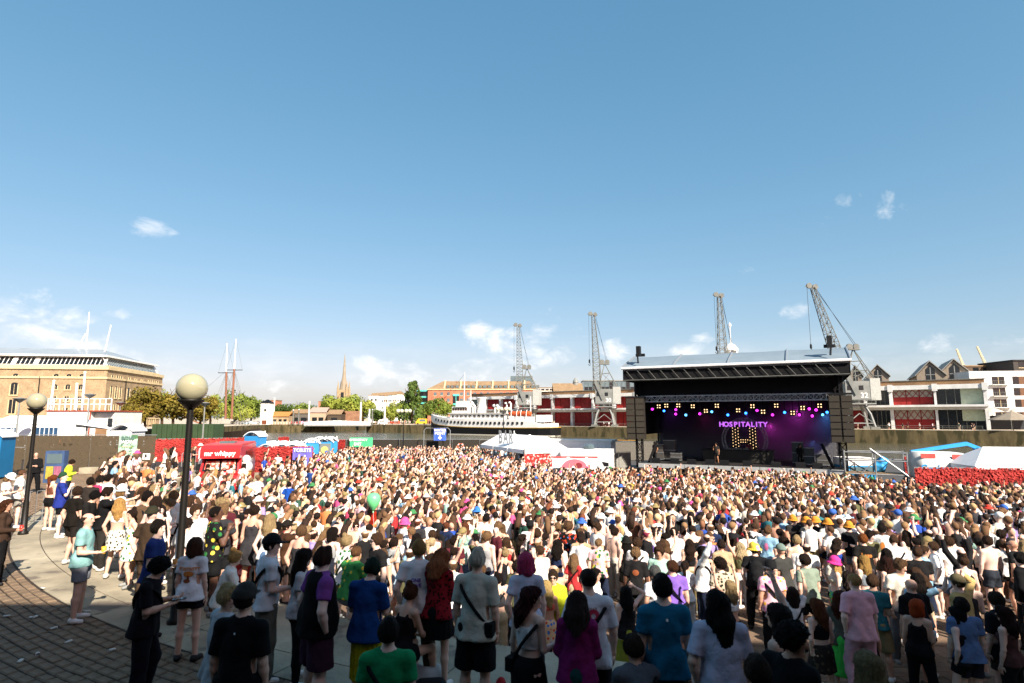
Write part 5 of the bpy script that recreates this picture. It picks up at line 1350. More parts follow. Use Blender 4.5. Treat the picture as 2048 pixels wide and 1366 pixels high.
CACHE = {}
def part_mesh(kind, pose, sex, lod):
 key = (kind, pose, sex, lod)
 if key in CACHE: return CACHE[key]
 sk = ('S', pose, sex)
 if sk not in CACHE: CACHE[sk] = skel(pose, sex)
 S = CACHE[sk]; h = {0: .0155, 1: .0225}[lod]
 if kind == 'body': Vt, Q = body_mesh(S, sex, h); m = M_skin
 else: Vt, Q = garment(kind, S, sex, h, hash((kind, pose)) % 97 if False else sum(map(ord, kind + pose))); m = M_shoe if kind[:4] == 'shoe' else None
 me = np_mesh(kind if kind != 'body' else 'person', Vt, Q, True)
 if m: me.materials.append(m)
 CACHE[key] = me
 return me
def hmesh(style):
 k = ('hair', style)
 if k not in CACHE:
  Vt, Q = hair_mesh(style)
  if style not in HATS: Vt = Vt + np.random.default_rng(5).normal(0, .0022 if style != 'curly' else .004, Vt.shape)
  me = np_mesh('hair', Vt, Q, True); CACHE[k] = me
 return CACHE[k]
HATS = ('cap', 'cap_back', 'bucket_hat', 'beanie', 'sun_hat', 'headband', 'fedora')
M_glass_dark = mat('sunglass_lens', '#0c0c0e', .15, 0, spec=.6)
def sunglass_mesh():
 if 'sung' not in CACHE:
  mb = MB()
  for s_ in (-1, 1):
   mb.sph((s_ * .034, .098, .018), (.028, .012, .021), 8, 5); mb.bar((s_ * .06, .088, .024), (s_ * .08, -.005, .02), .006)
  mb.bar((-.02, .105, .022), (.02, .105, .022), .006)
  me = bpy.data.meshes.new('sunglasses'); me.from_pydata(mb.v, [], mb.f); me.shade_smooth(); me.materials.append(M_glass_dark); CACHE['sung'] = me
 return CACHE['sung']
def eye_mesh():
 if 'eye' not in CACHE:
  mb = MB()
  for s_ in (-1, 1): mb.sph((s_ * .033, .083, .010), (.013, .009, .007), 6, 4); mb.box((s_ * .034, .090, .033), (.034, .008, .006))
  mb.box((0, .0775, -.058), (.036, .010, .006))
  me = bpy.data.meshes.new('eyes'); me.from_pydata(mb.v, [], mb.f); me.materials.append(mat('eye_dark', '#2a1512', .4, 0)); CACHE['eye'] = me
 return CACHE['eye']

def add_person(loc, yaw, sex='m', pose='stand', lod=1, height=1.76, skin='#c99a7c', hair=('short', '#2e1f16'), top=('t_shirt', '#e8e6e2'), bottom=('shorts', '#1a1a1c'), shoes='#e6e4e0', hat=None, extra=(), label=None, group=None, face=True):
 S_ = ('S', pose, sex); me = part_mesh('body', pose, sex, lod); S = CACHE[S_]
 o = link('person', me, None, None, loc, yaw); o.color = (*srgb(skin), 1)
 s = height / 1.76; o.scale = (s, s, s)
 def child(name, me, m, c, mtx=None):
  k = bpy.data.objects.new(name, me)
  if not me.materials: me.materials.append(None)
  col.objects.link(k); k.parent = o
  if m is not None:
   k.material_slots[0].link = 'OBJECT'; k.material_slots[0].material = m
  if c is not None: k.color = (*srgb(c), 1)
  if mtx is not None: k.matrix_local = mtx
  return k
 for g in (top, bottom):
  if g is None: continue
  m = PAT[g[2]] if len(g) > 2 else M_fab
  child(g[0], part_mesh(g[0], pose, sex, lod), m, g[1])
 for sd in 'RL' if shoes else '': child('shoe', part_mesh('shoe_' + sd, pose, sex, lod), None, shoes)
 Mh = Matrix.Translation(Vector(S['hc'])) @ Matrix(S['Rh'].tolist()).to_4x4()
 if hair: child('hair', hmesh(hair[0]), M_hair, hair[1], Mh)
 if hat:
  child(hat[0], hmesh(hat[0]), PAT[hat[2]] if len(hat) > 2 else M_hat, hat[1], Mh)
 if face and 'shades' not in extra: child('eyes', eye_mesh(), None, None, Mh)
 if 'shades' in extra: child('sunglasses', sunglass_mesh(), None, None, Mh)
 p, up, fw = S['pel'], S['up'], S['fw']
 th = {'m': 1.0, 'f': .88, 'h': 1.2}[sex]
 for e in extra:
  if e in ('strap', 'strapL'):
   sg = 1 if e == 'strap' else -1; k = ('strap', pose, sex, sg)
   if k not in CACHE:
    mb = MB(); pts = []
    for i in range(25):
     a = 2 * math.pi * i / 24; pts.append(p + V3(1, 0, 0) * (.182 * th * math.cos(a) * sg) + fw * ((.17 if sex == 'f' else .155) * th * math.sin(a)) + up * (.235 + .235 * math.cos(a) * .95))
    mb.tube([tuple(q) for q in pts], .019, 5, False); c = p + V3(-sg * .19 * th, 0, 0) + up * .0 - fw * .05
    mb.box(c, (.09, .2, .14)); me2 = bpy.data.meshes.new('shoulder_bag'); me2.from_pydata(mb.v, [], mb.f); CACHE[k] = me2
   child('shoulder_bag', CACHE[k], M_fab, '#121214')
  if e == 'backpack':
   k = ('pack', pose, sex)
   if k not in CACHE:
    g = SDF(p + V3(-.3, -.5, -.05), p + V3(.3, .3, .6), .016); c = p - fw * .20 * th
    g.cone(c + up * .12, c + up * .36, .15, .13, .02, fw, .55); g.cone(c + up * .15 - fw * .06, c + up * .22 - fw * .06, .1, .09, .03, fw, .5)
    for q in (-1, 1):
     r_ = V3(q * .1, 0, 0); g.cone(p + up * .40 - fw * .14 + r_, p + up * .505 + r_, .02, .02, .01); g.cone(p + up * .505 + r_, p + up * .36 + fw * .165 + r_, .02, .02, .01); g.cone(p + up * .36 + fw * .165 + r_, p + up * .16 + fw * .13 * th + r_ * 1.4, .02, .02, .01)
    CACHE[k] = np_mesh('backpack', *g.mesh(), True)
   child('backpack', CACHE[k], M_fab, '#1b1b1d')
 if label: tag(o, label, 'person', group)
 return o, S

# ================================================================== building behind the camera, which shades the near terrace
bk = empty('curved_offices', (0, -3.2, TERR)); tag(bk, 'darkened office building behind the viewer that shades the terrace', 'building')
MB().bx(-75, 95, -14, 0, 0, 11.4).build('wall', mat('darkened_wall', '#3d3833', .8, .2, .6), bk)  # wall colour darkened so it bounces less light onto the terrace
MB().bx(-75.5, 95.5, -14.5, .5, 11.4, 11.9).build('cornice', M_trim, bk)
for i in range(-6, 8):
 for z in (1.0, 4.6, 8.2): MB().bx(i * 10 - 2, i * 10 + 2, -.05, .04, z, z + 2.2).build('window', M_midglass, bk)

# ================================================================== stage
GZ = -.7
sL, sR = Vector((10.4, 53.0)), Vector((26.3, 45.0))
sd = (sR - sL); SW = sd.length / 2; sang = math.atan2(sd.y, sd.x); mid = (sL + sR) / 2
M_stageblk = mat('stage_black_cloth', '#0d0d0f', .9, .3, 2)
M_truss = mat('aluminium_truss', '#a9abad', .35, .15, 2, metal=.6)
M_silver = mat('silver_roof_skin', '#75838c', .55, .14, .5, .3, 1.2)
stg = empty('stage', (mid.x, mid.y, GZ), sang); tag(stg, 'large black open air concert stage with silver arched roof', 'stage')
def sw(x, y, z):           # stage local -> world
 c, s_ = math.cos(sang), math.sin(sang); return (mid.x + x * c - y * s_, mid.y + x * s_ + y * c, GZ + z)
DZ = 1.7
MB().bx(-8.0, 8.0, .3, 11, DZ - .25, DZ).build('deck', mat('stage_deck', '#2a2826', .6), stg)
for i in range(8): MB().bx(-8 + i * 2 + .02, -8 + i * 2 + 1.98, .12, .28, DZ - .38, DZ - .02).build('deck_fascia', mat('alu_fascia', '#b9bab8', .4, .15, 2, metal=.3), stg)
MB().bx(-8, 8, .35, .45, 0, DZ - .4).build('skirt', M_stageblk, stg)
MB().bx(-8.3, 8.3, 10.4, 10.6, DZ - .3, 9.2).build('backdrop', mat('backdrop_cloth', '#26242b', .95, .5, .35), stg)
for s_ in (-1, 1): MB().bx(s_ * 8.2 - .06, s_ * 8.2 + .06, 1.4, 10.4, DZ + 2.4, 9.0).build('side_cloth', M_stageblk, stg)
MB().bx(-8.4, 8.4, 1.2, 10.4, 9.0, 9.12).build('ceiling_cloth', M_stageblk, stg)
# black header between the eave truss and the front truss
MB().bx(-8.3, 8.3, .9, 1.05, 7.75, 9.2).build('header', M_stageblk, stg)
EZ = 10.05
# roof: four skin panels in two facets
nP = 4
for i in range(nP):
 x0 = -8.9 + i * 17.8 / nP; x1 = x0 + 17.8 / nP
 mb = MB(); prof = [(-1.2, EZ), (.3, EZ + .55), (3.2, EZ + 1.42), (4.6, EZ + 1.25), (8.0, EZ + .7), (11.4, EZ - .2)]
 n = 7
 for k in range(n + 1):
  for (y, z) in prof: mb.v.append((x0 + .07 + (x1 - x0 - .14) * k / n, y, z - .04 * math.sin(math.pi * k / n)))
 m_ = len(prof)
 for k in range(n):
  for q in range(m_ - 1): a = k * m_ + q; mb.f.append((a, a + m_, a + m_ + 1, a + 1))
 mb.build('roof_panel', M_silver, stg, True)
for i in range(nP + 1):
 x = -8.9 + i * 17.8 / nP; MB().tube([(x, y, z + .04) for (y, z) in prof], .08, 6).build('roof_batten', M_truss, stg)
MB().tube([(-8.95, -1.25, EZ), (8.95, -1.25, EZ)], .12, 6).build('eave_rail', mat('white_alu', '#d8d9d8', .4), stg)
mb = MB(); mb.bx(-8.8, 8.8, -1.05, -.98, EZ - 1.15, EZ - .06); mb.build('eave_cloth', M_stageblk, stg)
tr = MB()
for k in range(17):
 x = -8.5 + k * 1.0; tr.bar((x, -1.2, EZ - .25), (x + .62, -1.2, EZ - 1.0), .035)
tr.bar((-8.8, -1.2, EZ - 1.05), (8.8, -1.2, EZ - 1.05), .05).bar((-8.8, -1.2, EZ - .2), (8.8, -1.2, EZ - .2), .05)
tr.build('eave_truss', M_steel, stg)
for s_ in (-1, 1): MB().add([(s_ * 8.85, -1.1, EZ - 1.1), (s_ * 8.85, 10.8, EZ - 1.1), (s_ * 8.85, 10.8, EZ + .4), (s_ * 8.85, 5, EZ + 1.5), (s_ * 8.85, -1.1, EZ)], [(0, 1, 2, 3, 4)]).build('roof_end', M_stageblk, stg)
for s_ in (-1, 1):
 MB().lattice((s_ * 8.05, 1.0, 0), (s_ * 8.05, 1.0, EZ - .3), .5, .5, 16, .07, (1, 0, 0)).build('tower', M_stageblk, stg); MB().lattice((s_ * 8.05, 9.8, 0), (s_ * 8.05, 9.8, EZ - .3), .5, .5, 16, .07, (1, 0, 0)).build('tower', M_stageblk, stg)
 MB().box((s_ * 8.05, 1.0, .35), (1.2, 1.2, .7)).build('ballast', M_stageblk, stg)
 hoist = MB().box((s_ * 7.6, -.2, EZ + 1.6), (.35, .5, .9)).box((s_ * 7.6, .4, EZ + 1.3), (.8, .3, .25)); hoist.tube([(s_ * 7.6, -.5, EZ + .5), (s_ * 7.75, -.2, EZ + 1.9)], .08, 5); hoist.build('hoist', M_black, stg)
 MB().tube([(s_ * 7.9, .9, .2), (s_ * 6.6, 1.6, DZ + 1.9)], .12, 5).build('diagonal_brace', M_stageblk, stg)
# front lighting truss
ft = empty('lighting_truss', sw(0, .6, 7.35), sang); tag(ft, 'silver lighting truss spanning the stage front', 'truss')
MB().lattice((-7.6, 0, 0), (7.6, 0, 0), .5, .5, 34, .055).build('girder', M_truss, ft)
# lights on two bars
em = {k: mat('lamp_' + k, c, .4, 0, emit=e_) for k, c, e_ in (('warm', '#ffd096', 1.7), ('magenta', '#d92ad8', 2.6), ('blue', '#2f7bff', 3), ('cyan', '#58b8ff', 2.2))}
lights_ = [(-7.3, 'magenta', 6.55), (-6.9, 'warm', 6.75), (-6.6, 'blue', 6.4), (-6.0, 'warm', 6.8), (-5.3, 'magenta', 6.5), (-5.5, 'magenta', 6.1), (-4.9, 'warm', 6.8), (-4.4, 'cyan', 6.0), (-3.9, 'warm', 6.75), (-3.0, 'magenta', 6.1), (-2.6, 'warm', 6.3), (-2.2, 'cyan', 6.3), (-1.5, 'warm', 6.75), (-.7, 'blue', 6.0), (.1, 'warm', 6.35), (.9, 'blue', 6.15), (1.4, 'warm', 6.7), (1.7, 'magenta', 6.4), (2.3, 'warm', 6.2), (3.0, 'magenta', 6.0), (3.3, 'warm', 6.75), (4.0, 'blue', 6.2), (4.6, 'warm', 6.1), (5.1, 'magenta', 6.0), (5.4, 'warm', 6.5), (5.9, 'magenta', 6.5), (6.1, 'magenta', 5.9), (6.4, 'magenta', 6.4), (6.7, 'warm', 6.7), (6.9, 'cyan', 6.0), (7.2, 'blue', 6.2)]
for i, (x, c, z) in enumerate(lights_):
 e = empty('stage_light', sw(x, 3.4 + .9 * (i % 3), z), sang); cn = {'warm': 'warm white', 'magenta': 'magenta', 'blue': 'blue', 'cyan': 'pale blue'}[c]
 tag(e, f'{cn} stage light under the roof, {ORD[i] if i < 30 else "last"} of the row from the left end', 'light', 'stage lights under the roof')
 if c == 'warm':
  for q in (-1, 1):
   for w_ in (-1, 1): MB().tube([(q * .11, -.22, w_ * .11), (q * .11, -.25, w_ * .11)], .05, 8).build('lens', em[c], e)
  MB().bx(-.24, .24, -.2, .0, -.24, .24).build('housing', M_black, e)
 else:
  MB().tube([(0, -.26, -.06), (0, -.3, -.08)], .11, 10).build('lens', em[c], e); MB().tube([(0, .1, 0), (0, -.24, -.05)], [.17, .21], 10).build('housing', M_black, e)
 MB().bar((0, -.05, .2), (0, 0, 9.0 - z), .05).build('bracket', M_black, e)
# a few lamps throw their beam on the back cloth and smoke
for (x, y, z, c, en) in ((2.6, 6.6, 5.0, (1, .06, .8), 200), (4.9, 6.0, 6.2, (.95, .08, .9), 330), (7.2, 8.2, 6.0, (.1, .35, 1), 260), (6.0, 9.0, 3.6, (.1, .3, 1), 60), (-3.2, 6.2, 5.8, (.8, .03, .4), 30), (-6.5, 6.6, 6.2, (.45, .1, .9), 30), (.4, 7.2, 6.0, (.5, .08, .9), 35)):
 ld = bpy.data.lights.new('wash_light', 'SPOT'); ld.energy = en * .8; ld.color = c; ld.spot_size = R(85); ld.spot_blend = .9; ld.shadow_soft_size = .15
 lo = bpy.data.objects.new('wash_light', ld); col.objects.link(lo); lo.location = sw(x, y, z); d_ = Vector(sw(x + .2, 10.6, z - 1.4)) - Vector(lo.location); lo.rotation_euler = (-d_).to_track_quat('Z', 'Y').to_euler()
# smoke on the stage, which makes the beams show
sm = bpy.data.materials.new('stage_smoke'); sm.use_nodes = True; sm.node_tree.nodes.clear(); vo = sm.node_tree.nodes.new('ShaderNodeVolumePrincipled'); vo.inputs['Density'].default_value = .05; vo.inputs['Color'].default_value = (.9, .9, .92, 1); sm.node_tree.links.new(vo.outputs[0], sm.node_tree.nodes.new('ShaderNodeOutputMaterial').inputs['Volume'])
o = MB().bx(-7.9, 7.9, 5.8, 10.3, DZ + .05, 8.8).build('smoke', sm, None, False, (mid.x, mid.y, GZ), sang); tag(o, 'thin stage smoke lit purple by the lamps', 'smoke', None, 'stuff')
# lettering, ring and lamp letter
sg = empty('stage_sign', sw(.35, 6.2, 5.05), sang); tag(sg, 'glowing purple letters reading HOSPITALITY above the stage ring', 'sign')
M_purp = mat('purple_glow', '#b05cd8', .5, 0, emit=.85)
txt = 'HOSPITALITY'; wid = dict(I=.26)
x = 0; xs_ = []
for ch_ in txt: w_ = .26 if ch_ == 'I' else .45; xs_.append(x + w_ / 2); x += w_
for ch_, xc in zip(txt, xs_): lettering(ch_, .62, M_purp, sg, ((xc - x / 2) * .92, 0, 0), 0, 'letter', .06, .018)
rg = empty('ring_truss', sw(.35, 6.8, DZ), sang); tag(rg, 'round silver truss ring standing behind the performer desk', 'truss ring')
mb = MB(); RR = 2.0; cz = 1.95
for r_ in (RR, RR - .28):
 for yy in (0, .28): mb.tube([(r_ * math.sin(a), yy, cz + r_ * math.cos(a)) for a in np.linspace(-2.85, 2.85, 44)], .03, 5)
for k in range(40):
 a, b = -2.8 + k * .14, -2.8 + (k + 1) * .14; r0_, r1_ = (RR, RR - .28) if k % 2 else (RR - .28, RR); mb.bar((r0_ * math.sin(a), 0, cz + r0_ * math.cos(a)), (r1_ * math.sin(b), 0, cz + r1_ * math.cos(b)), .025)
mb.build('ring', M_truss, rg)
hh = empty('lamp_letter', sw(.35, 6.6, DZ + .3), sang); tag(hh, 'big letter H outlined in warm bulbs inside the ring', 'sign')
hf = MB()
for s_ in (-1, 1): hf.bx(s_ * .75 - .34, s_ * .75 + .34, .04, .1, .1, 2.95)
hf.bx(-.41, .41, .04, .1, 1.3, 1.75); hf.build('panel', M_stageblk, hh)
bulb = bpy.data.meshes.new('bulb'); bm_ = MB().sph((0, 0, 0), .032, 6, 4); bulb.from_pydata(bm_.v, [], bm_.f); bulb.materials.append(em['warm'])
for s_ in (-1, 1):
 for cx_ in (-.24, 0, .24):
  for k in range(10): link('bulb', bulb, None, hh, (s_ * .75 + cx_, 0, .2 + k * .28 + (.14 if cx_ == 0 else 0)))
for k in range(4): link('bulb', bulb, None, hh, (-.3 + k * .2, 0, 1.42)); link('bulb', bulb, None, hh, (-.3 + k * .2, 0, 1.64))
# desk
dk = empty('performer_desk', sw(-.15, 4.4, DZ), sang); tag(dk, 'wide low dark desk at the middle of the stage', 'desk')
MB().bx(-2.9, 3.0, 0, 1.6, 0, 1.05).build('front', mat('desk_cloth', '#33302b', .85, .2, 1), dk); MB().bx(-3.0, 3.1, -.08, 1.7, 1.05, 1.12).build('top', M_black, dk)
MB().bx(-.35, .35, .5, .9, 1.12, 1.27).bx(-1.0, -.5, .5, .9, 1.12, 1.22).bx(.5, 1.0, .5, .9, 1.12, 1.22).build('decks', M_steel, dk)
for i, x in enumerate((-6.6, -5.0, -3.5, -2.0, -.8, 1.0, 3.2, 5.0, 6.2)):
 e = empty('monitor_wedge', sw(x, .7 + .25 * (i % 2), DZ), sang); tag(e, f'black floor monitor wedge on the stage lip, {ORD[i]} from the left', 'speaker', 'floor monitors along the stage lip')
 MB().xprism([(0, 0), (.5, 0), (.5, .2), (.12, .42), (0, .35)], -.36, .36).build('cabinet', M_black, e); MB().add([(-.32, .505, .03), (.32, .505, .03), (.32, .505, .18), (-.32, .505, .18)], [(0, 1, 2, 3)]).build('grille', M_steel, e)
for i, (x, y, w_, h_) in enumerate(((-6.9, 3.2, .9, 1.5), (-6.0, 3.8, 1.1, 1.9), (-5.2, 2.6, .9, .8), (5.4, 3.2, 1.3, 1.5), (6.6, 2.6, 1.0, 1.0), (4.8, 4.4, .9, 1.9))):
 e = empty('flight_case', sw(x, y, DZ), sang); tag(e, f'black equipment case at the {"left" if x < 0 else "right"} side of the stage, {ORD[i % 3]} of three', 'case', 'equipment cases at the stage sides')
 MB().bx(-w_ / 2, w_ / 2, 0, .7, .12, h_).build('case', mat('case_grey', '#4a4845', .6, .2, 3), e); mb = MB()
 for z in (.12, h_ / 2, h_ - .05): mb.bx(-w_ / 2 - .02, w_ / 2 + .02, -.02, .72, z, z + .05)
 mb.build('edging', M_truss, e)
 for q in (-1, 1): MB().tube([(q * w_ * .35, .1, .06), (q * w_ * .35, .18, .06)], .06, 8).build('caster', M_black, e)
# line arrays
M_spk = mat('speaker_cabinet', '#2a2620', .7, .15, 4)
M_grl = mat('speaker_grille', '#3a352c', .6, .2, 30)
for s_, nm in ((-1, 'left'), (1, 'right')):
 la = empty('line_array', sw(s_ * 8.05, -.35, 7.4), sang - s_ * .05); tag(la, f'hung black line array of speaker cabinets at the {nm} side of the stage', 'speaker stack', 'line arrays beside the stage')
 for cx_ in (-.42, .42):
  for k in range(7):
   z = -.52 * k; tl = .02 * k * k * .3
   cb = MB().bx(cx_ - .38, cx_ + .38, tl, tl + .6, z - .5, z).build('speaker_cabinet', M_spk, la); MB().bx(cx_ - .35, cx_ + .35, tl - .02, tl - .002, z - .47, z - .03).build('grille', M_grl, cb)
 MB().bx(-.85, .85, .1, .5, .05, .2).bar((0, .3, .2), (0, .3, 2.0), .1).build('rigging_frame', M_black, la)
 e = empty('subwoofer_stack', sw(s_ * 7.7, -1.0, 0), sang); tag(e, f'stack of black subwoofers on the ground at the {nm} stage corner', 'speaker stack', 'subwoofers at the stage corners')
 for k in range(2):
  for q in (-1, 1): cb = MB().bx(q * .6 - .57, q * .6 + .57, 0, .9, .02 + k * .68, .66 + k * .68).build('speaker_cabinet', M_black, e); MB().bx(q * .6 - .5, q * .6 + .5, -.02, -.002, .08 + k * .68, .6 + k * .68).build('grille', M_spk, cb)
# crowd barrier before the stage
ba = empty('crowd_barrier', sw(0, -2.6, 0), sang); tag(ba, 'low steel crowd barrier in front of the stage', 'barrier')
for i in range(18): MB().bx(-9 + i * 1.0, -8.04 + i * 1.0, 0, .06, .05, 1.1).build('barrier_panel', M_truss, ba)

# ================================================================== festival site
M_redleaf = mat('red_leaf', '#a8332e', .75, .55, 1.6)
M_tent = mat('white_tent_fabric', '#e6e6e6', .6, .06, .8, .15, 2)
M_galv = mat('galvanised_steel', '#9c9e9e', .45, .2, 3, metal=.4)
def netmat():
 m = bpy.data.materials.new('debris_net'); m.use_nodes = True; t = m.node_tree; b = t.nodes['Principled BSDF']; L = t.links.new
 b.inputs['Base Color'].default_value = (*srgb('#2c261e'), 1); b.inputs['Roughness'].default_value = .9
 tcn = t.nodes.new('ShaderNodeTexCoord'); n1 = t.nodes.new('ShaderNodeTexNoise'); n1.inputs['Scale'].default_value = 3.2; n1.inputs['Detail'].default_value = 6; n1.inputs['Roughness'].default_value = .75; L(tcn.outputs['Object'], n1.inputs[0])
 mr = t.nodes.new('ShaderNodeMapRange'); mr.inputs[1].default_value = .54; mr.inputs[2].default_value = .6; mr.inputs[3].default_value = 1; mr.inputs[4].default_value = .25; L(n1.outputs['Fac'], mr.inputs[0])
 L(mr.outputs[0], b.inputs['Alpha'])
 mi = t.nodes.new('ShaderNodeMix'); mi.data_type = 'RGBA'; mi.inputs[6].default_value = (*srgb('#2a241b'), 1); mi.inputs[7].default_value = (*srgb('#6a5a42'), 1); L(n1.outputs['Fac'], mi.inputs[0]); L(mi.outputs[2], b.inputs['Base Color'])
 return m
M_net = netmat()
def leaf_panel(w_, h_, seed, n=1500):
 g = np.random.default_rng(seed); P = np.stack([g.uniform(0, w_, n), g.uniform(-.05, .03, n), g.uniform(.03, h_, n)], -1)
 nn = np.stack([g.normal(0, .5, n), -np.ones(n), g.normal(.2, .5, n)], -1); nn /= np.linalg.norm(nn, axis=1)[:, None]
 a = np.cross(nn, g.normal(size=(n, 3))); a /= np.linalg.norm(a, axis=1)[:, None]; b = np.cross(nn, a); s = g.uniform(.05, .1, n)[:, None]
 V = np.stack([P - a * s, P - b * s * .6, P + a * s, P + b * s * .7], 1).reshape(-1, 3); n0 = len(V)
 V = np.concatenate([V, [(0, .03, .02), (w_, .03, .02), (w_, .03, h_ - .05), (0, .03, h_ - .05)]])
 return np_mesh('leaf_screen', V, np.concatenate([np.arange(n * 4).reshape(-1, 4), [[n0, n0 + 1, n0 + 2, n0 + 3]]]))
LEAFP = [leaf_panel(3.4, 2.0, k) for k in range(3)]
for m_ in LEAFP: m_.materials.append(M_redleaf)
def fence(name, label, cat, pts, h_, mode, zf=None, step=3.5):
 """site fence of panels along a polyline"""
 root = empty(name, (pts[0][0], pts[0][1], 0)); tag(root, label, cat)
 for (p, q) in zip(pts[:-1], pts[1:]):
  p = Vector(p); q = Vector(q); ln = (q - p).length; n = max(1, round(ln / step)); d = (q - p) / n; ang = math.atan2(d.y, d.x); w_ = d.length
  for i in range(n):
   a = p + d * i - Vector(pts[0]); z = (zf if zf is not None else ground_z(*(p + d * (i + .5))))
   if mode == 'leaf':
    o = link('leaf_screen', LEAFP[i % 3], None, root, (a.x, a.y, z + .05), ang); o.scale = (w_ / 3.4, 1, h_ / 2.0)
   else: MB().bx(.03, w_ - .03, 0, .02, .05, h_).build('net_panel', M_net if mode == 'net' else mode, root, False, (a.x, a.y, z), ang)
   MB().tube([(0, .06, 0), (0, .06, h_ + .08)], .025, 5).bar((0, .06, h_ + .06), (w_, .06, h_ + .06), .04).build('fence_frame', M_galv, root, False, (a.x, a.y, z), ang)
   MB().box((0, .1, .07), (.25, .7, .14)).build('fence_foot', M_black, root, False, (a.x, a.y, z), ang)
 return root
def banner(name, label, px0, px1, py0, py1, Y, m, texts=(), rz=0.0, off=0.0, cat='banner'):
 a, b = at(px0, py0, Y), at(px1, py1, Y); w_, h_ = b.x - a.x, a.z - b.z
 e = empty(name, ((a.x + b.x) / 2, Y, b.z), rz); tag(e, label, cat)
 n = 8; mb = MB()
 for i in range(n + 1):
  x = -w_ / 2 + w_ * i / n; y = .03 * math.sin(i * 1.7)
  mb.v += [(x, y, 0), (x, y, h_)]
 for i in range(n): mb.f.append((2 * i, 2 * i + 2, 2 * i + 3, 2 * i + 1))
 mb.build('cloth', m, e)
 for (t, sz, fx, fz, mm) in texts: lettering(t, sz, mm, e, (-w_ / 2 + fx * w_, -.06, fz * h_), 0, depth=.01, bold=.008 * sz / .3)
 return e, w_, h_
M_txtw = mat('white_print', '#f0eeea', .7, 0)
M_purpleb = mat('purple_banner', '#6b63c0', .7, .08, 2); M_blueb = mat('blue_banner', '#3f62c4', .7, .08, 2); M_greenb = mat('green_banner', '#48b27a', .7, .08, 2)
# water side fence
fence('water_fence', 'long black netted fence along the waterfront behind the crowd', 'fence', [(-33, 79), (-8, 79), (3, 79)], 2.4, mat('hessian', '#332f29', .95, .3, 6))
fence('water_fence', 'grey black net fence between the bar tent and the stage', 'fence', [(3.2, 79), (30, 78.5)], 2.4, mat('hessian_grey', '#6a655c', .95, .35, 6))
# left netted fence on the terrace
fL = fence('net_fence', 'dark camouflage net fence along the left terrace', 'fence', [(-31.0, 37.5), (-22.4, 37)], 2.25, 'net', TERR)
fence('net_fence', 'low dark camouflage net fence at the far left of the terrace', 'fence', [(-47, 38.5), (-31.2, 37.6)], 1.45, 'net', TERR)
fence('net_fence', 'upper dark net fence behind the left terrace lawn', 'fence', [(-52, 48), (-33, 47)], 1.95, 'net', TERR)
wl = MB().bx(-26.5, -21.8, 36.2, 36.8, -.2, TERR + .35).build('low_wall', M_stone); tag(wl, 'low pale stone wall below the net fence with the letter sign', 'wall')
banner('lineup_poster', 'pale green line-up poster hanging on the net fence', 239, 272, 870, 912, 36.6, mat('poster_green', '#a8c4b4', .7, .5, 2.5, spot=('#48704a', 2.2, .52)), (('BOW', .34, .5, .84, mat('poster_ink', '#5d7a72', .8)), ('WOW', .28, .5, .66, M_txtw), ('- - - - -', .24, .5, .45, mat('poster_yellow', '#dcd25a', .8)), ('- - - - - -', .2, .5, .3, M_txtw), ('- - - - -', .2, .5, .16, mat('poster_yellow', '#dcd25a', .8))))
banner('orange_banner', 'orange banner with yellow bubble lettering on the upper fence', 119, 154, 872, 886, 46.8, mat('orange_banner', '#dd8a5c', .7, .1, 2), (('FRUITY', .34, .5, .5, mat('print_yellow', '#d9cf55', .8)),))
banner('letter_sign', 'white square sign with black letter F at the fence end', 286, 299, 907, 919, 36.4, M_txtw, (('F', .34, .5, .5, M_black),), cat='sign')
# dome roofed white cabin behind the poster
def portaloo(x, y, z, rz, label, body='#2f7fb5', group='portable toilets', sc_=1.0, grey=False):
 e = empty('portable_toilet', (x, y, z), rz); tag(e, label, 'toilet', group); e.scale = (sc_,) * 3
 mb_ = mat('loo_' + body[1:], body, .5, .1, 2)
 MB().bx(-.55, .55, -.55, .55, .1, 2.05).build('body', mb_, e)
 MB().bx(-.42, .42, -.585, -.551, .2, 1.95).build('door', mat('loo_door', '#6d7372', .5) if grey else mb_, e)
 mb = MB(); n = 8
 for i in range(n + 1):
  t = -1 + 2 * i / n; zz = 2.06 + .34 * (1 - t * t)
  mb.v += [(t * .62, -.62, zz - .06), (t * .62, .62, zz - .06), (t * .62, -.62, zz), (t * .62, .62, zz)]
 for i in range(n): a = i * 4; b = a + 4; mb.f += [(a + 2, b + 2, b + 3, a + 3), (a, a + 1, b + 1, b), (a, b, b + 2, a + 2), (a + 1, a + 3, b + 3, b + 1)]
 mb.f += [(0, 2, 3, 1), (n * 4, n * 4 + 1, n * 4 + 3, n * 4 + 2)]
 mb.build('roof', mat('loo_roof', '#e8e9ea', .5), e); MB().tube([(.45, .45, 2.1), (.45, .45, 2.42)], .035, 6).build('vent_pipe', M_white, e)
 return e
portaloo(at(253, 880, 38.5).x, 38.6, TERR, 0, 'white domed toilet cabin standing behind the line-up poster', '#cfd2d2', None, 1.25)
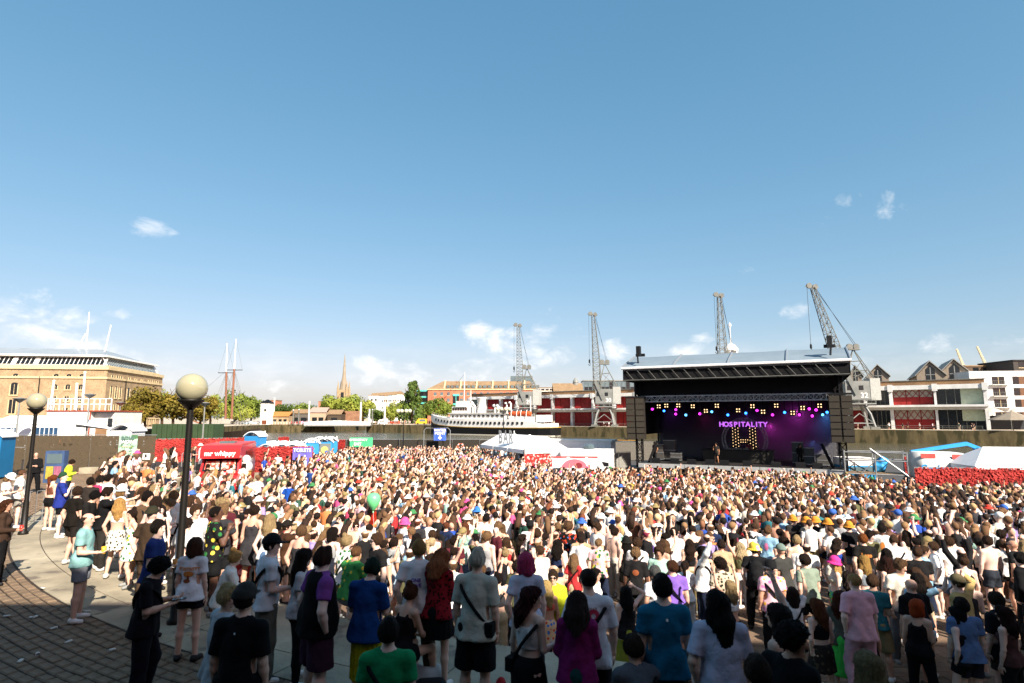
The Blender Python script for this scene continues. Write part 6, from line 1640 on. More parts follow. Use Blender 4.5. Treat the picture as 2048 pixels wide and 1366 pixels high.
# toilets behind the red screen
k = 0
for row, (Y, pxs) in enumerate(((43.5, (510, 538, 568, 592)), (46.0, (500, 524, 548, 572, 600)), (48.6, (540, 563, 588, 612)))):
 for j, px in enumerate(pxs):
  x = at(px, 900, Y).x; lb = f'blue portable toilet with white domed roof, {ORD[j]} from the van in the {["front", "middle", "back"][row]} row'
  portaloo(x, Y, ground_z(x, Y), .12 * ((k % 3) - 1), lb, group='toilets behind the red screen'); k += 1
for px, Y, lb, g_ in ((622, 46.5, 'blue toilet with its door towards the crowd, beside the toilets banner', False), (638, 50.5, 'blue toilet between the banner and the grey door', False), (650, 49.0, 'blue toilet with grey door and round emblem', True), (660, 51, 'rightmost blue toilet by the red leaf strip', False)):
 x = at(px, 900, Y).x; e = portaloo(x, Y, ground_z(x, Y), .25, lb, '#2f88bd', 'toilets at the end of the red screen', 1.12, g_)
 if g_: MB().lathe([(.26, 0), (.26, .01), (.18, .012), (.18, .02)], n=16).build('emblem', mat('emblem_gold', '#c9b56a', .6), e).matrix_local = Matrix.Translation((0, -.59, 1.5)) @ Matrix.Rotation(R(90), 4, 'X')
def gz(px, Y): return ground_z(at(px, 900, Y).x, Y)
# red leaf screens
fence('leaf_screen_fence', 'red leaf screen in front of the toilets', 'screen', [(at(484, 900, 41.2).x, 41.2), (at(626, 900, 41.6).x, 41.6)], 2.1, 'leaf')
fence('leaf_screen_fence', 'red leaf screen behind the red van below the green container', 'screen', [(at(300, 880, 56).x, 56), (at(412, 880, 58).x, 58), (at(500, 880, 60).x, 60)], 2.3, 'leaf', .6)
fence('leaf_screen_fence', 'short red leaf strip at the end of the toilets', 'screen', [(at(671, 900, 54).x, 54), (at(690, 900, 54.5).x, 54.5)], 2.4, 'leaf')
fence('leaf_screen_fence', 'small red leaf strip behind the toilet roofs', 'screen', [(at(556, 880, 66).x, 66), (at(578, 880, 66).x, 66)], 2.6, 'leaf', .2)
fence('leaf_screen_fence', 'red leaf screen in front of the white marquee right of the stage', 'screen', [(25.6, 37.6), (33.5, 36.4)], 2.4, 'leaf', GZ + .1)
banner('toilets_banner', 'purple banner reading TOILETS on the red leaf screen', 586, 623, 895, 931, 41.0, M_purpleb, (('TOILETS', .33, .5, .84, M_txtw), ('i i', .8, .5, .35, M_txtw)))
banner('exit_banner', 'green emergency exit banner on the waterfront fence', 700, 745, 875, 894, 78.6, M_greenb, (('EMERGENCY', .42, .38, .74, M_txtw), ('EXIT', .5, .35, .3, M_txtw)))
e, w_, h_ = banner('water_banner', 'blue banner reading WATER POINT with arrow hung from a metal arch', 868, 892, 857, 881, 77, M_blueb, (('WATER', .46, .5, .85, M_txtw), ('POINT', .46, .5, .58, M_txtw)))
MB().yprism([(-.12, .62), (.12, .62), (.12, .4), (.28, .4), (0, .1), (-.28, .4), (-.12, .4)], -.08, -.06).build('arrow', M_txtw, e)
aw = empty('scaffold_arch', (at(874, 880, 77.2).x, 77.2, ground_z(-10, 77))); tag(aw, 'thin metal arch carrying the water point banner', 'frame'); hz_ = at(874, 856, 77.2).z - aw.location.z; wx = 26 / F * 77
MB().tube([(-wx, 0, 0), (-wx, 0, hz_ - .3), (-wx + .3, 0, hz_), (wx - .3, 0, hz_), (wx, 0, hz_ - .3), (wx, 0, 0)], .05, 6).build('frame', M_galv, aw)
lr = empty('life_ring', at(921, 893, 78.4)); tag(lr, 'orange life ring on the waterfront fence', 'life ring'); mb = MB(); mb.tube([(.38 * math.cos(a), 0, .38 * math.sin(a)) for a in np.linspace(0, 2 * math.pi, 17)], .09, 6, False); mb.build('ring', mat('ring_orange', '#d86a4a', .6), lr)
for k in range(4): MB().box((.38 * math.cos(k * 1.571 + .78), 0, .38 * math.sin(k * 1.571 + .78)), (.16, .2, .16)).build('band', M_txtw, lr)
# green container, blue kiosk
gc = empty('green_container', (at(365, 860, 66).x, 66, .6)); tag(gc, 'dark green ribbed container roof behind the red screen', 'container'); w_ = 61 / F * 66
for i in range(24): MB().bx(-w_ + i * w_ / 12 + .02, -w_ + (i + 1) * w_ / 12 - .02, -.06 * (i % 2), .1, 0, at(365, 848, 66).z - .6).build('rib', mat('container_green', '#37492f', .6, .2, 1), gc)
MB().bx(-w_, w_, .1, 2.4, 0, at(365, 848, 66).z - .62).build('body', mat('container_green', '#37492f'), gc)

# ---- red ice cream van
vx = at(458, 900, 32.5).x; vz = ground_z(vx, 33); vn = empty('ice_cream_van', (at(436, 900, 31.6).x, 31.6, vz), R(15)); tag(vn, 'red ice cream van facing the viewer beside the red screen', 'van')
M_vred = mat('van_red', '#c22a2c', .3, .08, 1, spec=.5)
w2 = 1.0
body = MB().xprism([(1.45, .45), (5.9, .45), (5.9, 2.75), (1.35, 2.75), (1.1, 2.55), (1.15, 1.35)], -w2, w2).build('body', M_vred, vn)
MB().xprism([(0, .45), (1.448, .45), (1.148, 1.35), (1.12, 1.42), (.35, 1.22), (.05, 1.0)], -w2 + .02, w2 - .02).build('bonnet', M_vred, vn)
MB().add([(-.88, .72, 1.38), (.88, .72, 1.38), (.82, 1.1, 2.1), (-.82, 1.1, 2.1), (-.88, 1.3, 1.38), (.88, 1.3, 1.38), (.82, 1.3, 2.1), (-.82, 1.3, 2.1)], [(0, 1, 2, 3), (1, 5, 6, 2), (4, 0, 3, 7), (4, 5, 1, 0)]).build('windscreen', M_darkglass, vn)
MB().xprism([(.38, 1.24), (.74, 1.34), (.74, 1.40), (.36, 1.30)], -.95, .95).build('scuttle', M_vred, vn)
for s_ in (-1, 1):
 MB().bar((s_ * .93, .66, 1.36), (s_ * .87, 1.12, 2.12), .1).build('pillar', M_vred, vn)
 hd = MB().xprism([(.02, .82), (.3, .86), (.42, 1.12), (.1, 1.02)], s_ * .66, s_ * .97).build('headlight', mat('lamp_glass', '#cfd4d8', .1), vn)
 mi_ = MB().box((s_ * 1.16, 1.1, 1.6), (.2, .12, .34)).bar((s_ * .98, 1.15, 1.5), (s_ * 1.12, 1.1, 1.55), .05).build('mirror', M_black, vn)
 for y in (.95, 4.6):
  wv = MB().tube([(s_ * .78, y, .36), (s_ * 1.01, y, .36)], .36, 14).build('wheel', M_black, vn); MB().tube([(s_ * 1.011, y, .36), (s_ * 1.03, y, .36)], .2, 10).build('rim', M_galv, wv)
 MB().bx(min(s_ * w2, s_ * (w2 + .012)), max(s_ * w2, s_ * (w2 + .012)), 1.2, 1.9, 1.45, 2.1).build('side_window', M_darkglass, vn)
MB().bx(-.95, .95, -.06, .12, .38, .72).build('bumper', M_vred, vn); MB().bx(-.6, .6, -.03, .06, .76, .95).build('grille', M_black, vn); MB().bx(-.26, .26, -.08, -.062, .5, .62).build('number_plate', M_txtw, vn)
MB().xprism([(.55, 2.1), (1.12, 2.1), (1.4, 2.78), (.95, 2.78), (.6, 2.6)], -1.0, 1.0).build('sign_board', M_vred, vn)
lettering('mr whippy', .36, M_txtw, vn, (0, .52, 2.36), 0, depth=.02, bold=.01)
lettering('STOP ME', .2, M_txtw, vn, (.0, .3, 1.27), 0, depth=.02, bold=.006)
for s_ in (-1, 1): MB().add([(s_ * .42 - .36, .76, 1.5), (s_ * .42 + .36, .76, 1.5), (s_ * .4 + .34, .94, 1.94), (s_ * .4 - .34, .94, 1.94)], [(0, 1, 2, 3)]).build('price_card', mat('price_card', '#e6d2b8', .7, .5, 4, spot=('#c84438', 5, .5)), vn)
MB().bx(-.96, .96, 1.3, 5.85, 2.75, 2.83).build('roof', mat('van_roof', '#cf4a4a', .5), vn); MB().bx(-.4, .4, 2.2, 3.0, 2.83, 2.95).build('roof_hatch', M_midglass, vn)
hs_ = MB().bx(1.0, 1.03, 2.4, 4.6, 1.4, 2.4).build('serving_window', M_darkglass, vn); MB().add([(1.03, 2.4, 2.45), (1.03, 4.6, 2.45), (1.7, 4.6, 2.7), (1.7, 2.4, 2.7)], [(0, 1, 2, 3)]).build('awning', M_vred, hs_)
ic = empty('ice_cream_cone_sign', (at(494, 900, 33.4).x, 33.4, vz)); tag(ic, 'tall model ice cream cone beside the red van', 'sign')
MB().lathe([(.08, 0), (.12, .05), (.32, 1.3), (.36, 1.32)], n=12).build('cone', mat('wafer', '#c9924e', .8, .2, 8), ic); MB().sph((0, 0, 1.55), (.36, .36, .34), 12, 8).sph((0, 0, 1.95), (.24, .24, .26), 10, 6).build('ice_cream', M_offw, ic, True)

# ---- bar tent
bt0, bt1 = at(963, 890, 65), at(1049, 905, 54)
bd_ = Vector((bt1.x - bt0.x, bt1.y - bt0.y)); bl = bd_.length; bt = empty('bar_tent', (bt0.x, bt0.y, -.5), math.atan2(bd_.y, bd_.x)); tag(bt, 'long white bar marquee left of the stage', 'tent')
nb = 3; TW = 4.6; ez, rz_ = 2.55, 3.75
for i in range(nb):
 x0, x1 = i * bl / nb, (i + 1) * bl / nb
 MB().add([(x0, -.1, ez), (x1, -.1, ez), (x1, TW / 2, rz_), (x0, TW / 2, rz_), (x1, TW, ez), (x0, TW, ez), (x0, -.12, ez - .35), (x1, -.12, ez - .35)], [(0, 1, 2, 3), (3, 2, 4, 5), (6, 7, 1, 0)]).build('roof_panel', M_tent, bt)
 if i: MB().tube([(x0, -.12, ez - .3), (x0, -.1, ez), (x0, TW / 2, rz_ + .03), (x0, TW + .02, ez)], .07, 6).build('roof_seam', M_tent, bt)
for x in [i * bl / nb for i in range(nb + 1)]:
 for y in (0, TW): MB().tube([(x, y, 0), (x, y, ez)], .06, 6).build('pole', M_galv, bt)
MB().add([(bl, 0, ez - .35), (bl, TW, ez - .35), (bl, TW, ez), (bl, TW / 2, rz_), (bl, 0, ez)], [(0, 1, 2, 3, 4)]).build('gable', M_tent, bt)
MB().add([(bl - .02, 2.6, 0), (bl - .02, TW, 0), (bl - .02, TW, ez), (bl - .02, 2.6, ez)], [(0, 1, 2, 3)]).build('end_wall', M_tent, bt)
MB().bx(0, bl, TW - .05, TW, 0, ez).build('back_wall', mat('tent_inner', '#5a3a34', .9), bt); MB().bx(.5, bl - .6, 2.6, 3.2, 0, 1.1).build('bar_counter', M_black, bt)
bs = empty('bar_sign', (at(1011, 885, 58).x, 58.5, at(1011, 888, 58.5).z)); tag(bs, 'tall grey letters reading BAR standing on the tent roof', 'sign')
for k, ch_ in enumerate('BAR'): lettering(ch_, 1.75, mat('sign_grey', '#63676a', .6), bs, ((k - 1) * .52, 0, .62), 0, 'letter', .2, .04).scale = (.38, 1, 1.05)
MB().tube([(.85, .1, -3), (.85, .1, 1.3)], .06, 6).build('pole', M_white, bs)
banner('red_banner', 'red and white printed banner under the bar tent gable', 1048, 1104, 908, 932, 52.6, mat('red_print', '#b93a34', .7, .2, 2, spot=('#e6d4cc', 4, .54)), (), -.25)
e, w_, h_ = banner('circle_banner', 'white banner with red edge and pink round emblem near the generator', 1105, 1193, 914, 936, 49.5, M_txtw, (), -.12)
MB().bx(-w_ / 2 - .1, w_ / 2 + .1, -.02, .02, h_ - .08, h_ + .06).build('red_edge', mat('edge_red', '#d05050', .7), e)
mb = MB(); mb.yprism([(1.05 * math.cos(a), .02 + .72 * math.sin(a)) for a in np.linspace(0, math.pi, 16)], -.09, -.06); mb.build('emblem', mat('emblem_pink', '#e06a78', .7), e); MB().yprism([(.35 + .3 * math.cos(a), .2 + .25 * math.sin(a)) for a in np.linspace(0, 2 * math.pi, 13)[:-1]], -.12, -.095).build('emblem_dot', mat('dark_red', '#7c2730', .7), e)
# ---- white cabin and generator
cbn = empty('site_cabin', (at(1140, 900, 60).x, 60, -.6), -.35); tag(cbn, 'plain white site cabin behind the generator', 'cabin')
MB().bx(-3.6, 4.2, 0, 2.6, .1, 3.2).build('wall', M_tent, cbn); MB().bx(-3.7, 4.3, -.06, 2.7, 3.2, 3.35).build('roof', M_white, cbn)
for i in range(9): MB().bx(-3.5 + i * .9, -3.46 + i * .9, -.015, 0, .15, 3.15).build('panel_seam', M_offw, cbn)
gn = empty('generator', (at(1172, 915, 53).x, 53, -.6), -.22); tag(gn, 'white container generator with black maker mark beside the stage', 'generator')
MB().bx(-2.3, 2.4, 0, 2.0, .15, 2.75).build('housing', M_offw, gn); MB().bx(-2.1, 2.2, .1, 1.9, .0, .15).build('skid', M_black, gn)
for i in range(4): d_ = MB().bx(-2.25 + i * 1.16, -1.15 + i * 1.16, -.03, -.002, .3, 2.3).build('door', M_offw, gn); MB().bx(-1.3 + i * 1.16, -1.22 + i * 1.16, -.07, -.032, 1.1, 1.3).build('handle', M_black, d_)
lb = MB().bx(-1.9, -.55, -.045, -.032, 1.55, 2.0).build('maker_plate', M_black, gn); MB().bx(-1.52, -.6, -.052, -.046, 1.6, 1.95).build('plate_face', M_txtw, lb); lettering('JCB', .4, M_black, lb, (-1.05, -.06, 1.77), depth=.008, bold=.01)
MB().yprism([(1.4, 1.7), (2.0, 1.6), (2.0, 1.3), (1.6, 1.3)], -.05, -.032).build('vent', M_black, gn); MB().lathe([(.0, 0), (.5, .02), (.5, .25), (.3, .45), (.1, .5)], (.2, .9, 2.75), 12).build('exhaust_dome', M_midglass, gn)
fence('net_fence', 'grey patterned net fence right of the generator', 'fence', [(at(1212, 910, 56).x, 56), (at(1262, 910, 58).x, 58)], 2.2, mat('net_grey', '#8d8a82', .95, .5, 9), -.6, 2.2)

# ---- right of the stage: scaffold tower, boom lift, marquee
sf = empty('scaffold_tower', (at(1750, 915, 44).x, 44, GZ), sang); tag(sf, 'silver scaffold platform right of the stage', 'scaffold')
mb = MB()
for x in (-2, 0, 2):
 for y in (0, 2): MB().tube([(x, y, 0), (x, y, 3.2)], .05, 6).build('standard', M_galv, sf)
for z in (.5, 1.5, 2.5, 3.1):
 for y in (0, 2): MB().tube([(-2, y, z), (2, y, z)], .045, 5).build('ledger', M_galv, sf)
 for x in (-2, 0, 2): MB().tube([(x, 0, z), (x, 2, z)], .045, 5).build('transom', M_galv, sf)
MB().tube([(-2, 0, .5), (0, 0, 2.5)], .04, 5).build('brace', M_galv, sf); MB().tube([(-.3, -.05, 3.4), (2.3, -.05, 1.2)], .05, 5).build('brace', M_galv, sf); MB().bx(-2, 2, .1, 1.9, 1.5, 1.56).build('platform', M_tile, sf)
bc = empty('blue_crate_cabin', (at(1722, 918, 47).x, 47, GZ)); tag(bc, 'blue and white truck cab parked behind the scaffold', 'truck'); MB().bx(-1.1, 1.1, 0, 2, .5, 1.9).build('body', mat('sky_blue_paint', '#3b93c4', .5), bc); MB().bx(-1.12, 1.12, -.02, 2.02, 1.9, 2.5).build('roof', M_white, bc); MB().bx(-.9, .9, -.04, 0, 1.25, 1.8).build('window', M_midglass, bc)
for x in (-.8, .8): MB().tube([(x, -.1, .45), (x, .3, .45)], .45, 10).build('wheel', M_black, bc)
tp_ = empty('blue_tarpaulin', (at(1768, 915, 45).x, 45.4, GZ + 1.56)); tag(tp_, 'crumpled blue tarpaulin bundle on the scaffold', 'tarpaulin')
g = SDF((-.8, -.6, -.1), (.8, .6, 1.5), .05); g.cone((-.2, 0, .35), (.15, 0, .8), .42, .38, .1); X_g, Y_g, Z_g = g.grid(); g.D = g.D + .06 * np.sin(9 * X_g + 7 * Z_g) * np.sin(8 * Y_g + 5 * Z_g); g.clip((0, 0, 0), (0, 0, -1)); link('bundle', np_mesh('bundle', *g.mesh(), True), mat('tarp_blue', '#3a97cf', .5), tp_)
gl = empty('boom_lift', (at(1885, 915, 43).x, 43, GZ), -.15); gl.scale = (1.2, 1.2, 1.38); tag(gl, 'grey white boom lift with blue arm behind the red screen', 'machine')
g = SDF((-2.6, -1.4, .8), (2.4, 1.4, 3.0), .06); g.cone((-1.2, 0, 1.75), (.9, 0, 1.6), .75, .7, .1, (0, 1, 0), 1.2); g.cone((-1.3, 0, 1.35), (1.0, 0, 1.3), .6, .6, .1); g.clip((0, 0, 1.0), (0, 0, -1)); g.clip((0, -.8, 0), (0, -1, 0)); g.clip((0, 0, 2.35), (0, 0, 1)); link('engine_cover', np_mesh('engine_cover', *g.mesh(), True), mat('lift_grey', '#c7c8c4', .45), gl)
M_lblue = mat('lift_blue', '#2f8fcc', .45, .1, 2)
MB().bx(-1.8, 1.6, -.9, .9, .4, .95).build('chassis', M_black, gl)
for x in (-1.4, 1.3):
 for y in (-1.0, 1.0): MB().tube([(x, y - .2, .5), (x, y + .2, .5)], .5, 12).build('wheel', M_black, gl)
MB().tube([(-1.6, .3, 2.3), (1.6, .4, 2.75), (2.6, .5, 2.4)], [.12, .14, .12], 4).build('boom', M_lblue, gl); MB().box((2.5, .5, 2.1), (.7, .6, .9)).box((1.9, .6, 1.7), (.5, .5, .8)).build('knuckle', M_lblue, gl); MB().tube([(2.6, .5, 2.4), (4.6, .6, 2.3)], [.16, .14], 4).build('jib', M_lblue, gl)
lettering('Genie', .55, M_lblue, gl, (-1.0, -.83, 1.5), depth=.02, bold=.01); lettering('Genie', .45, M_lblue, gl, (1.0, -.83, 1.45), depth=.02, bold=.01)
for x, z, w_ in ((-1.2, 2.05, .8), (.6, 2.02, 1.0)): MB().bx(x - w_ / 2, x + w_ / 2, -.83, -.8, z, z + .22).build('warning_label', mat('warn_red', '#c84a44', .6), gl)
MB().bx(.0, .55, -.83, -.8, 1.2, 1.7).build('panel', M_black, gl)
rp = empty('marquee', (at(2010, 930, 37).x + 2.6, 38.4, GZ), -.2); tag(rp, 'white pitched marquee at the right edge behind the red screen', 'tent')
MB().add([(-3, 0, 2.5), (5, 0, 2.5), (5, 2, 3.7), (-1.4, 2, 3.7), (5, 4, 2.5), (-3, 4, 2.5)], [(0, 1, 2, 3), (3, 2, 4, 5), (0, 3, 5)]).build('roof', M_tent, rp)
MB().bx(-2.9, 5, .02, .06, 2.0, 2.49).build('valance', M_tent, rp); MB().bx(-2.95, -2.9, .1, 4, 0, 2.49).build('side_wall', M_tent, rp)
for x in (-2.9, 0, 2.5, 5): MB().tube([(x, 0, 0), (x, 0, 2.3)], .06, 6).build('pole', M_galv, rp)
MB().bx(-2.8, 5, 3.9, 3.98, 0, 2.49).build('back_wall', M_tent, rp)
fence('leaf_screen_fence', 'dark red leaf screen behind the boom lift', 'screen', [(33.2, 50), (36.4, 50)], 2.4, 'leaf', GZ, 2.4)

# ---- left: white marquees, timber cabin with roof deck, poles
def at_z(px, py, Y): return at(px, py, Y)
tm = empty('marquee', (at(75, 850, 62).x, 62, TERR)); tag(tm, 'long white marquee with clear windows on the left', 'tent'); w2 = 75 / F * 62
MB().add([(-w2 * 1.3, 0, 2.7), (w2, 0, 2.7), (w2 * .6, 2.5, 3.6), (-w2 * 1.3, 2.5, 3.6), (w2 * 1.25, 5, 2.0), (-w2 * 1.3, 5, 2.7)], [(0, 1, 2, 3), (1, 4, 2), (3, 2, 4, 5)]).build('roof', M_tent, tm)
MB().bx(-w2 * 1.3, w2, .05, .1, 0, 2.7).build('front_wall', M_tent, tm)
for x0, x1 in ((-w2 * 1.25, -w2 * .55), (-w2 * .05, w2 * .55)):
 for i in range(5): a, b = x0 + (x1 - x0) * i / 5, x0 + (x1 - x0) * (i + 1) / 5; MB().bx(a + .06, b - .06, .0, .05, 1.5, 2.35).build('window', mat('blue_window', '#33506e', .2, .6, 3), tm)
MB().bx(w2 * .62, w2 * .95, -.01, .05, 0, 1.2).build('opening', M_black, tm)
tcb = empty('timber_cabin', (at(155, 850, 70).x, 70, TERR)); tag(tcb, 'white timber cabin with red trim and railed roof deck', 'cabin'); w2 = 63 / F * 70; hc_ = at(155, 823, 70).z - TERR
MB().bx(-w2, w2 * .35, 0, 6, 0, hc_).build('wall', M_offw, tcb); MB().bx(w2 * .35, w2, .8, 6, 0, hc_ - .05).build('wall', mat('white_boards', '#d5d3cb', .8), tcb)
for i in range(7): MB().bx(w2 * .36, w2 - .01, .74, .798, .2 + i * .45, .55 + i * .45).build('weatherboard', M_offw, tcb)
M_rtrim = mat('red_trim', '#9c4a34', .7); MB().bx(-w2 - .1, w2 + .1, -.1, 6, hc_, hc_ + .14).build('roof', M_rtrim, tcb); MB().bx(w2 * .35, w2 * .35 + .14, -.02, .02, 0, hc_).build('corner_trim', M_rtrim, tcb); MB().bx(w2 * .45, w2 * .8, .66, .736, 0, 2.2).build('door', mat('cabin_door', '#8a6a4c', .7), tcb)
MB().bx(w2 * .82, w2 * .96, .66, .736, 2.3, 3.3).build('window', M_darkglass, tcb); MB().bx(-w2 * .85, -w2 * .55, -.03, 0, 2.5, 3.0).build('window', M_darkglass, tcb)
for i in range(12): x = -w2 + 2 * w2 * i / 11; MB().bx(x - .05, x + .05, 0, .1, hc_ + .14, hc_ + 1.5).build('deck_post', M_white, tcb)
for z in (.75, 1.4): MB().bx(-w2, w2, .02, .08, hc_ + .14 + z - .05, hc_ + .14 + z + .03).build('deck_rail', M_white, tcb)
for pt, pb, q in (((108, 762), (100, 822), 'left'), ((154, 768), (150, 822), 'middle'), ((170, 745), (164, 822), 'tallest right')):
 a, b = at(*pt, 71), at(*pb, 71); o = MB().tube([(0, 0, 0), tuple(a - b)], [.16, .11], 7).build('flagpole', M_white, None, False, b); MB().sph(tuple(a - b), .16, 6, 4).build('finial', M_white, o); tag(o, f'bare white flagpole above the roof deck, {q} of three', 'flagpole', 'flagpoles above the roof deck')
def streetlamp(px, top, Y, zb, label, arms=2):
 a = at(px, top, Y); e = empty('street_lamp', (a.x, Y, zb)); tag(e, label, 'street lamp', 'grey dockside street lamps'); h = a.z - zb
 MB().tube([(0, 0, 0), (0, 0, h)], [.11, .06], 7).build('pole', M_grey, e); MB().lathe([(.1, 0), (.55, .35), (.6, .4), (.1, .5)], (0, 0, h - .4), 10).build('lamp_head', M_grey, e)
for px, top, Y, lb in ((40, 797, 58, 'grey street lamp before the left marquee windows'), (180, 789, 64, 'grey street lamp in front of the timber cabin'), (241, 805, 75, 'grey street lamp at the warehouse corner'), (410, 806, 66, 'grey street lamp right of the big globe lamp')): streetlamp(px, top, Y, TERR, lb)
# ---- globe lamps on the terrace
M_globe = mat('globe_glass', '#a09a7e', .07, .12, 2, spec=.9)
M_post = mat('lamp_post_black', '#17130f', .5, .2, 3)
def globe_lamp(px, py, Y, r, label):
 a = at(px, py, Y); z0 = TERR; e = empty('globe_lamp', (a.x, Y, z0)); tag(e, label, 'lamp post', 'globe lamps on the terrace'); h = a.z - z0
 MB().lathe([(.13, 0), (.13, .06), (.09, .1), (.075, .9), (.06, 1.0), (.05, h - r - .1), (.055, h - r)], n=12).build('post', M_post, e, True)
 MB().lathe([(.06, h - r - .12), (.2, h - r * .93), (.22, h - r * .8)], n=16).build('collar', M_post, e, True)
 MB().sph((0, 0, h), r, 28, 18).build('globe', M_globe, e, True)
globe_lamp(384, 776, 10.2, .255, 'big amber glass globe lamp on black post near the viewer')
globe_lamp(74, 803, 17.6, .25, 'smaller looking amber globe lamp on black post at far left')
# multi globe lamps on the water's edge
for px, top, label in ((808, 822, 'four globe street lamp on a thin post left of the ship'), (1007, 818, 'four globe street lamp on a thin post before the ship')):
 a = at(px, top, 77.5); e = empty('cluster_lamp', (a.x, 77.5, -.3)); tag(e, label, 'street lamp', 'cluster globe lamps on the waterfront'); h = a.z + .3
 MB().tube([(0, 0, 0), (0, 0, h - .2)], [.08, .05], 7).build('pole', M_black, e)
 for q in (-.78, -.3, .3, .78): MB().bar((0, 0, h - .6), (q, 0, h - .3), .05).build('arm', M_black, e); MB().sph((q, 0, h), .27, 12, 8).build('globe', mat('pale_globe', '#cfcab0', .2), e, True)
# barriers, bin, info kiosk at left
def barrier(x, y, z, rz, label):
 e = empty('steel_barrier', (x, y, z), rz); tag(e, label, 'barrier', 'steel crowd barriers'); mb = MB(); mb.tube([(-1.1, 0, .15), (-1.1, 0, 1.0), (-1.0, 0, 1.08), (1.0, 0, 1.08), (1.1, 0, 1.0), (1.1, 0, .15), (-1.1, 0, .15)], .022, 5); mb.build('frame', M_galv, e); rr = MB()
 for i in range(12): rr.tube([(-1 + i * .18, 0, .17), (-1 + i * .18, 0, 1.07)], .01, 4)
 rr.build('bars', M_galv, e)
 for q in (-.8, .8): MB().bar((q, -.3, .03), (q, .3, .03), .05).build('foot', M_galv, e)
for i, (px, py, Y, rz) in enumerate(((80, 1010, 19, .9), (330, 985, 26, .4), (375, 975, 28, -.2), (250, 990, 27, .2), (405, 915, 44, .1), (400, 930, 40, .5))):
 a = at(px, py, Y); z = ground_z(a.x, Y); barrier(a.x, Y, z, rz, ['steel barrier by the far left globe lamp', 'steel barrier on the steps left of the lamp post', 'steel barrier just right of the lamp post', 'steel barrier below the low stone wall', 'steel barrier before the red leaf screen', 'steel barrier beside the van'][i])
kx = at(108, 930, 31); kk = empty('info_kiosk', (kx.x, 31, TERR), .1); kk.scale = (.62, .7, .72); tag(kk, 'blue and yellow information kiosk by the left fence', 'kiosk'); MB().bx(-.75, .75, 0, .5, 0, 2.3).build('cabinet', mat('kiosk_blue', '#3f5478', .5, .3, 2), kk); MB().bx(-.6, .6, -.02, 0, 1.4, 2.1).build('screen', M_midglass, kk); MB().bx(-.6, -.02, -.02, 0, .3, 1.2).build('yellow_panel', mat('kiosk_yellow', '#a8993f', .6, .4, 4), kk); MB().bx(.05, .6, -.02, 0, .5, 1.2).build('pink_panel', mat('kiosk_pink', '#9c5c72', .6, .4, 4), kk)
gb = at(357, 960, 27); wb = empty('wheelie_bin', (gb.x, 27, ground_z(gb.x, 27))); tag(wb, 'dark green wheelie bin on the steps left of the lamp', 'bin'); MB().add([(-.24, -.25, .08), (.24, -.25, .08), (.24, .25, .08), (-.24, .25, .08), (-.3, -.32, 1.0), (.3, -.32, 1.0), (.3, .34, 1.0), (-.3, .34, 1.0)], [(0, 3, 2, 1), (0, 1, 5, 4), (1, 2, 6, 5), (2, 3, 7, 6), (3, 0, 4, 7)]).build('body', mat('bin_green', '#3f5a3a', .6), wb); MB().bx(-.32, .32, -.36, .38, 1.0, 1.08).build('lid', mat('bin_lid', '#33452f', .6), wb)
for q in (-.22, .22): MB().tube([(q, .3, .1), (q + .05, .3, .1)], .1, 8).build('wheel', M_black, wb)
bl_ = at(2, 915, 33); e = portaloo(bl_.x - .4, 33, TERR, .2, 'blue toilet cabin cut by the left edge', '#1f6f9f', None, 1.15)

# ================================================================== who stands where
SK = ['#dcb39c', '#cfa28a', '#e3bfae', '#bd8d74', '#8a5f48', '#5e4032', '#e0b8a4', '#d4a994']
BLK, WHT, GRY, NVY = '#121214', '#e4e2de', '#77777a', '#1d2438'
def top_of(pose, sex, h): 
 k = ('S', pose, sex)
 if k not in CACHE: CACHE[k] = skel(pose, sex)
 S = CACHE[k]; return (S['hc'] + S['Rh'] @ V3(0, -.005, .115))[2] * h / 1.76
def solve(px, py, top, zone):
 best = None
 for i in range(2600):
  Y = 3.0 + i * .03
  u = (px - 1024) / F; c, s_ = math.cos(TILT), math.sin(TILT); v = (683 - py) / F; X = u * Y / (c - v * s_)
  g = ground_z(X, Y); q = proj((X, Y, g + top)); d = abs(q[1] - py)
  tt = 't' if g > 1.59 else ('s' if g in (.83, 1.21) else 'b')
  if zone and tt not in zone: d += 400
  if best is None or d < best[0]: best = (d, X, Y, g)
 return best
T_, B_ = 't', 'b'
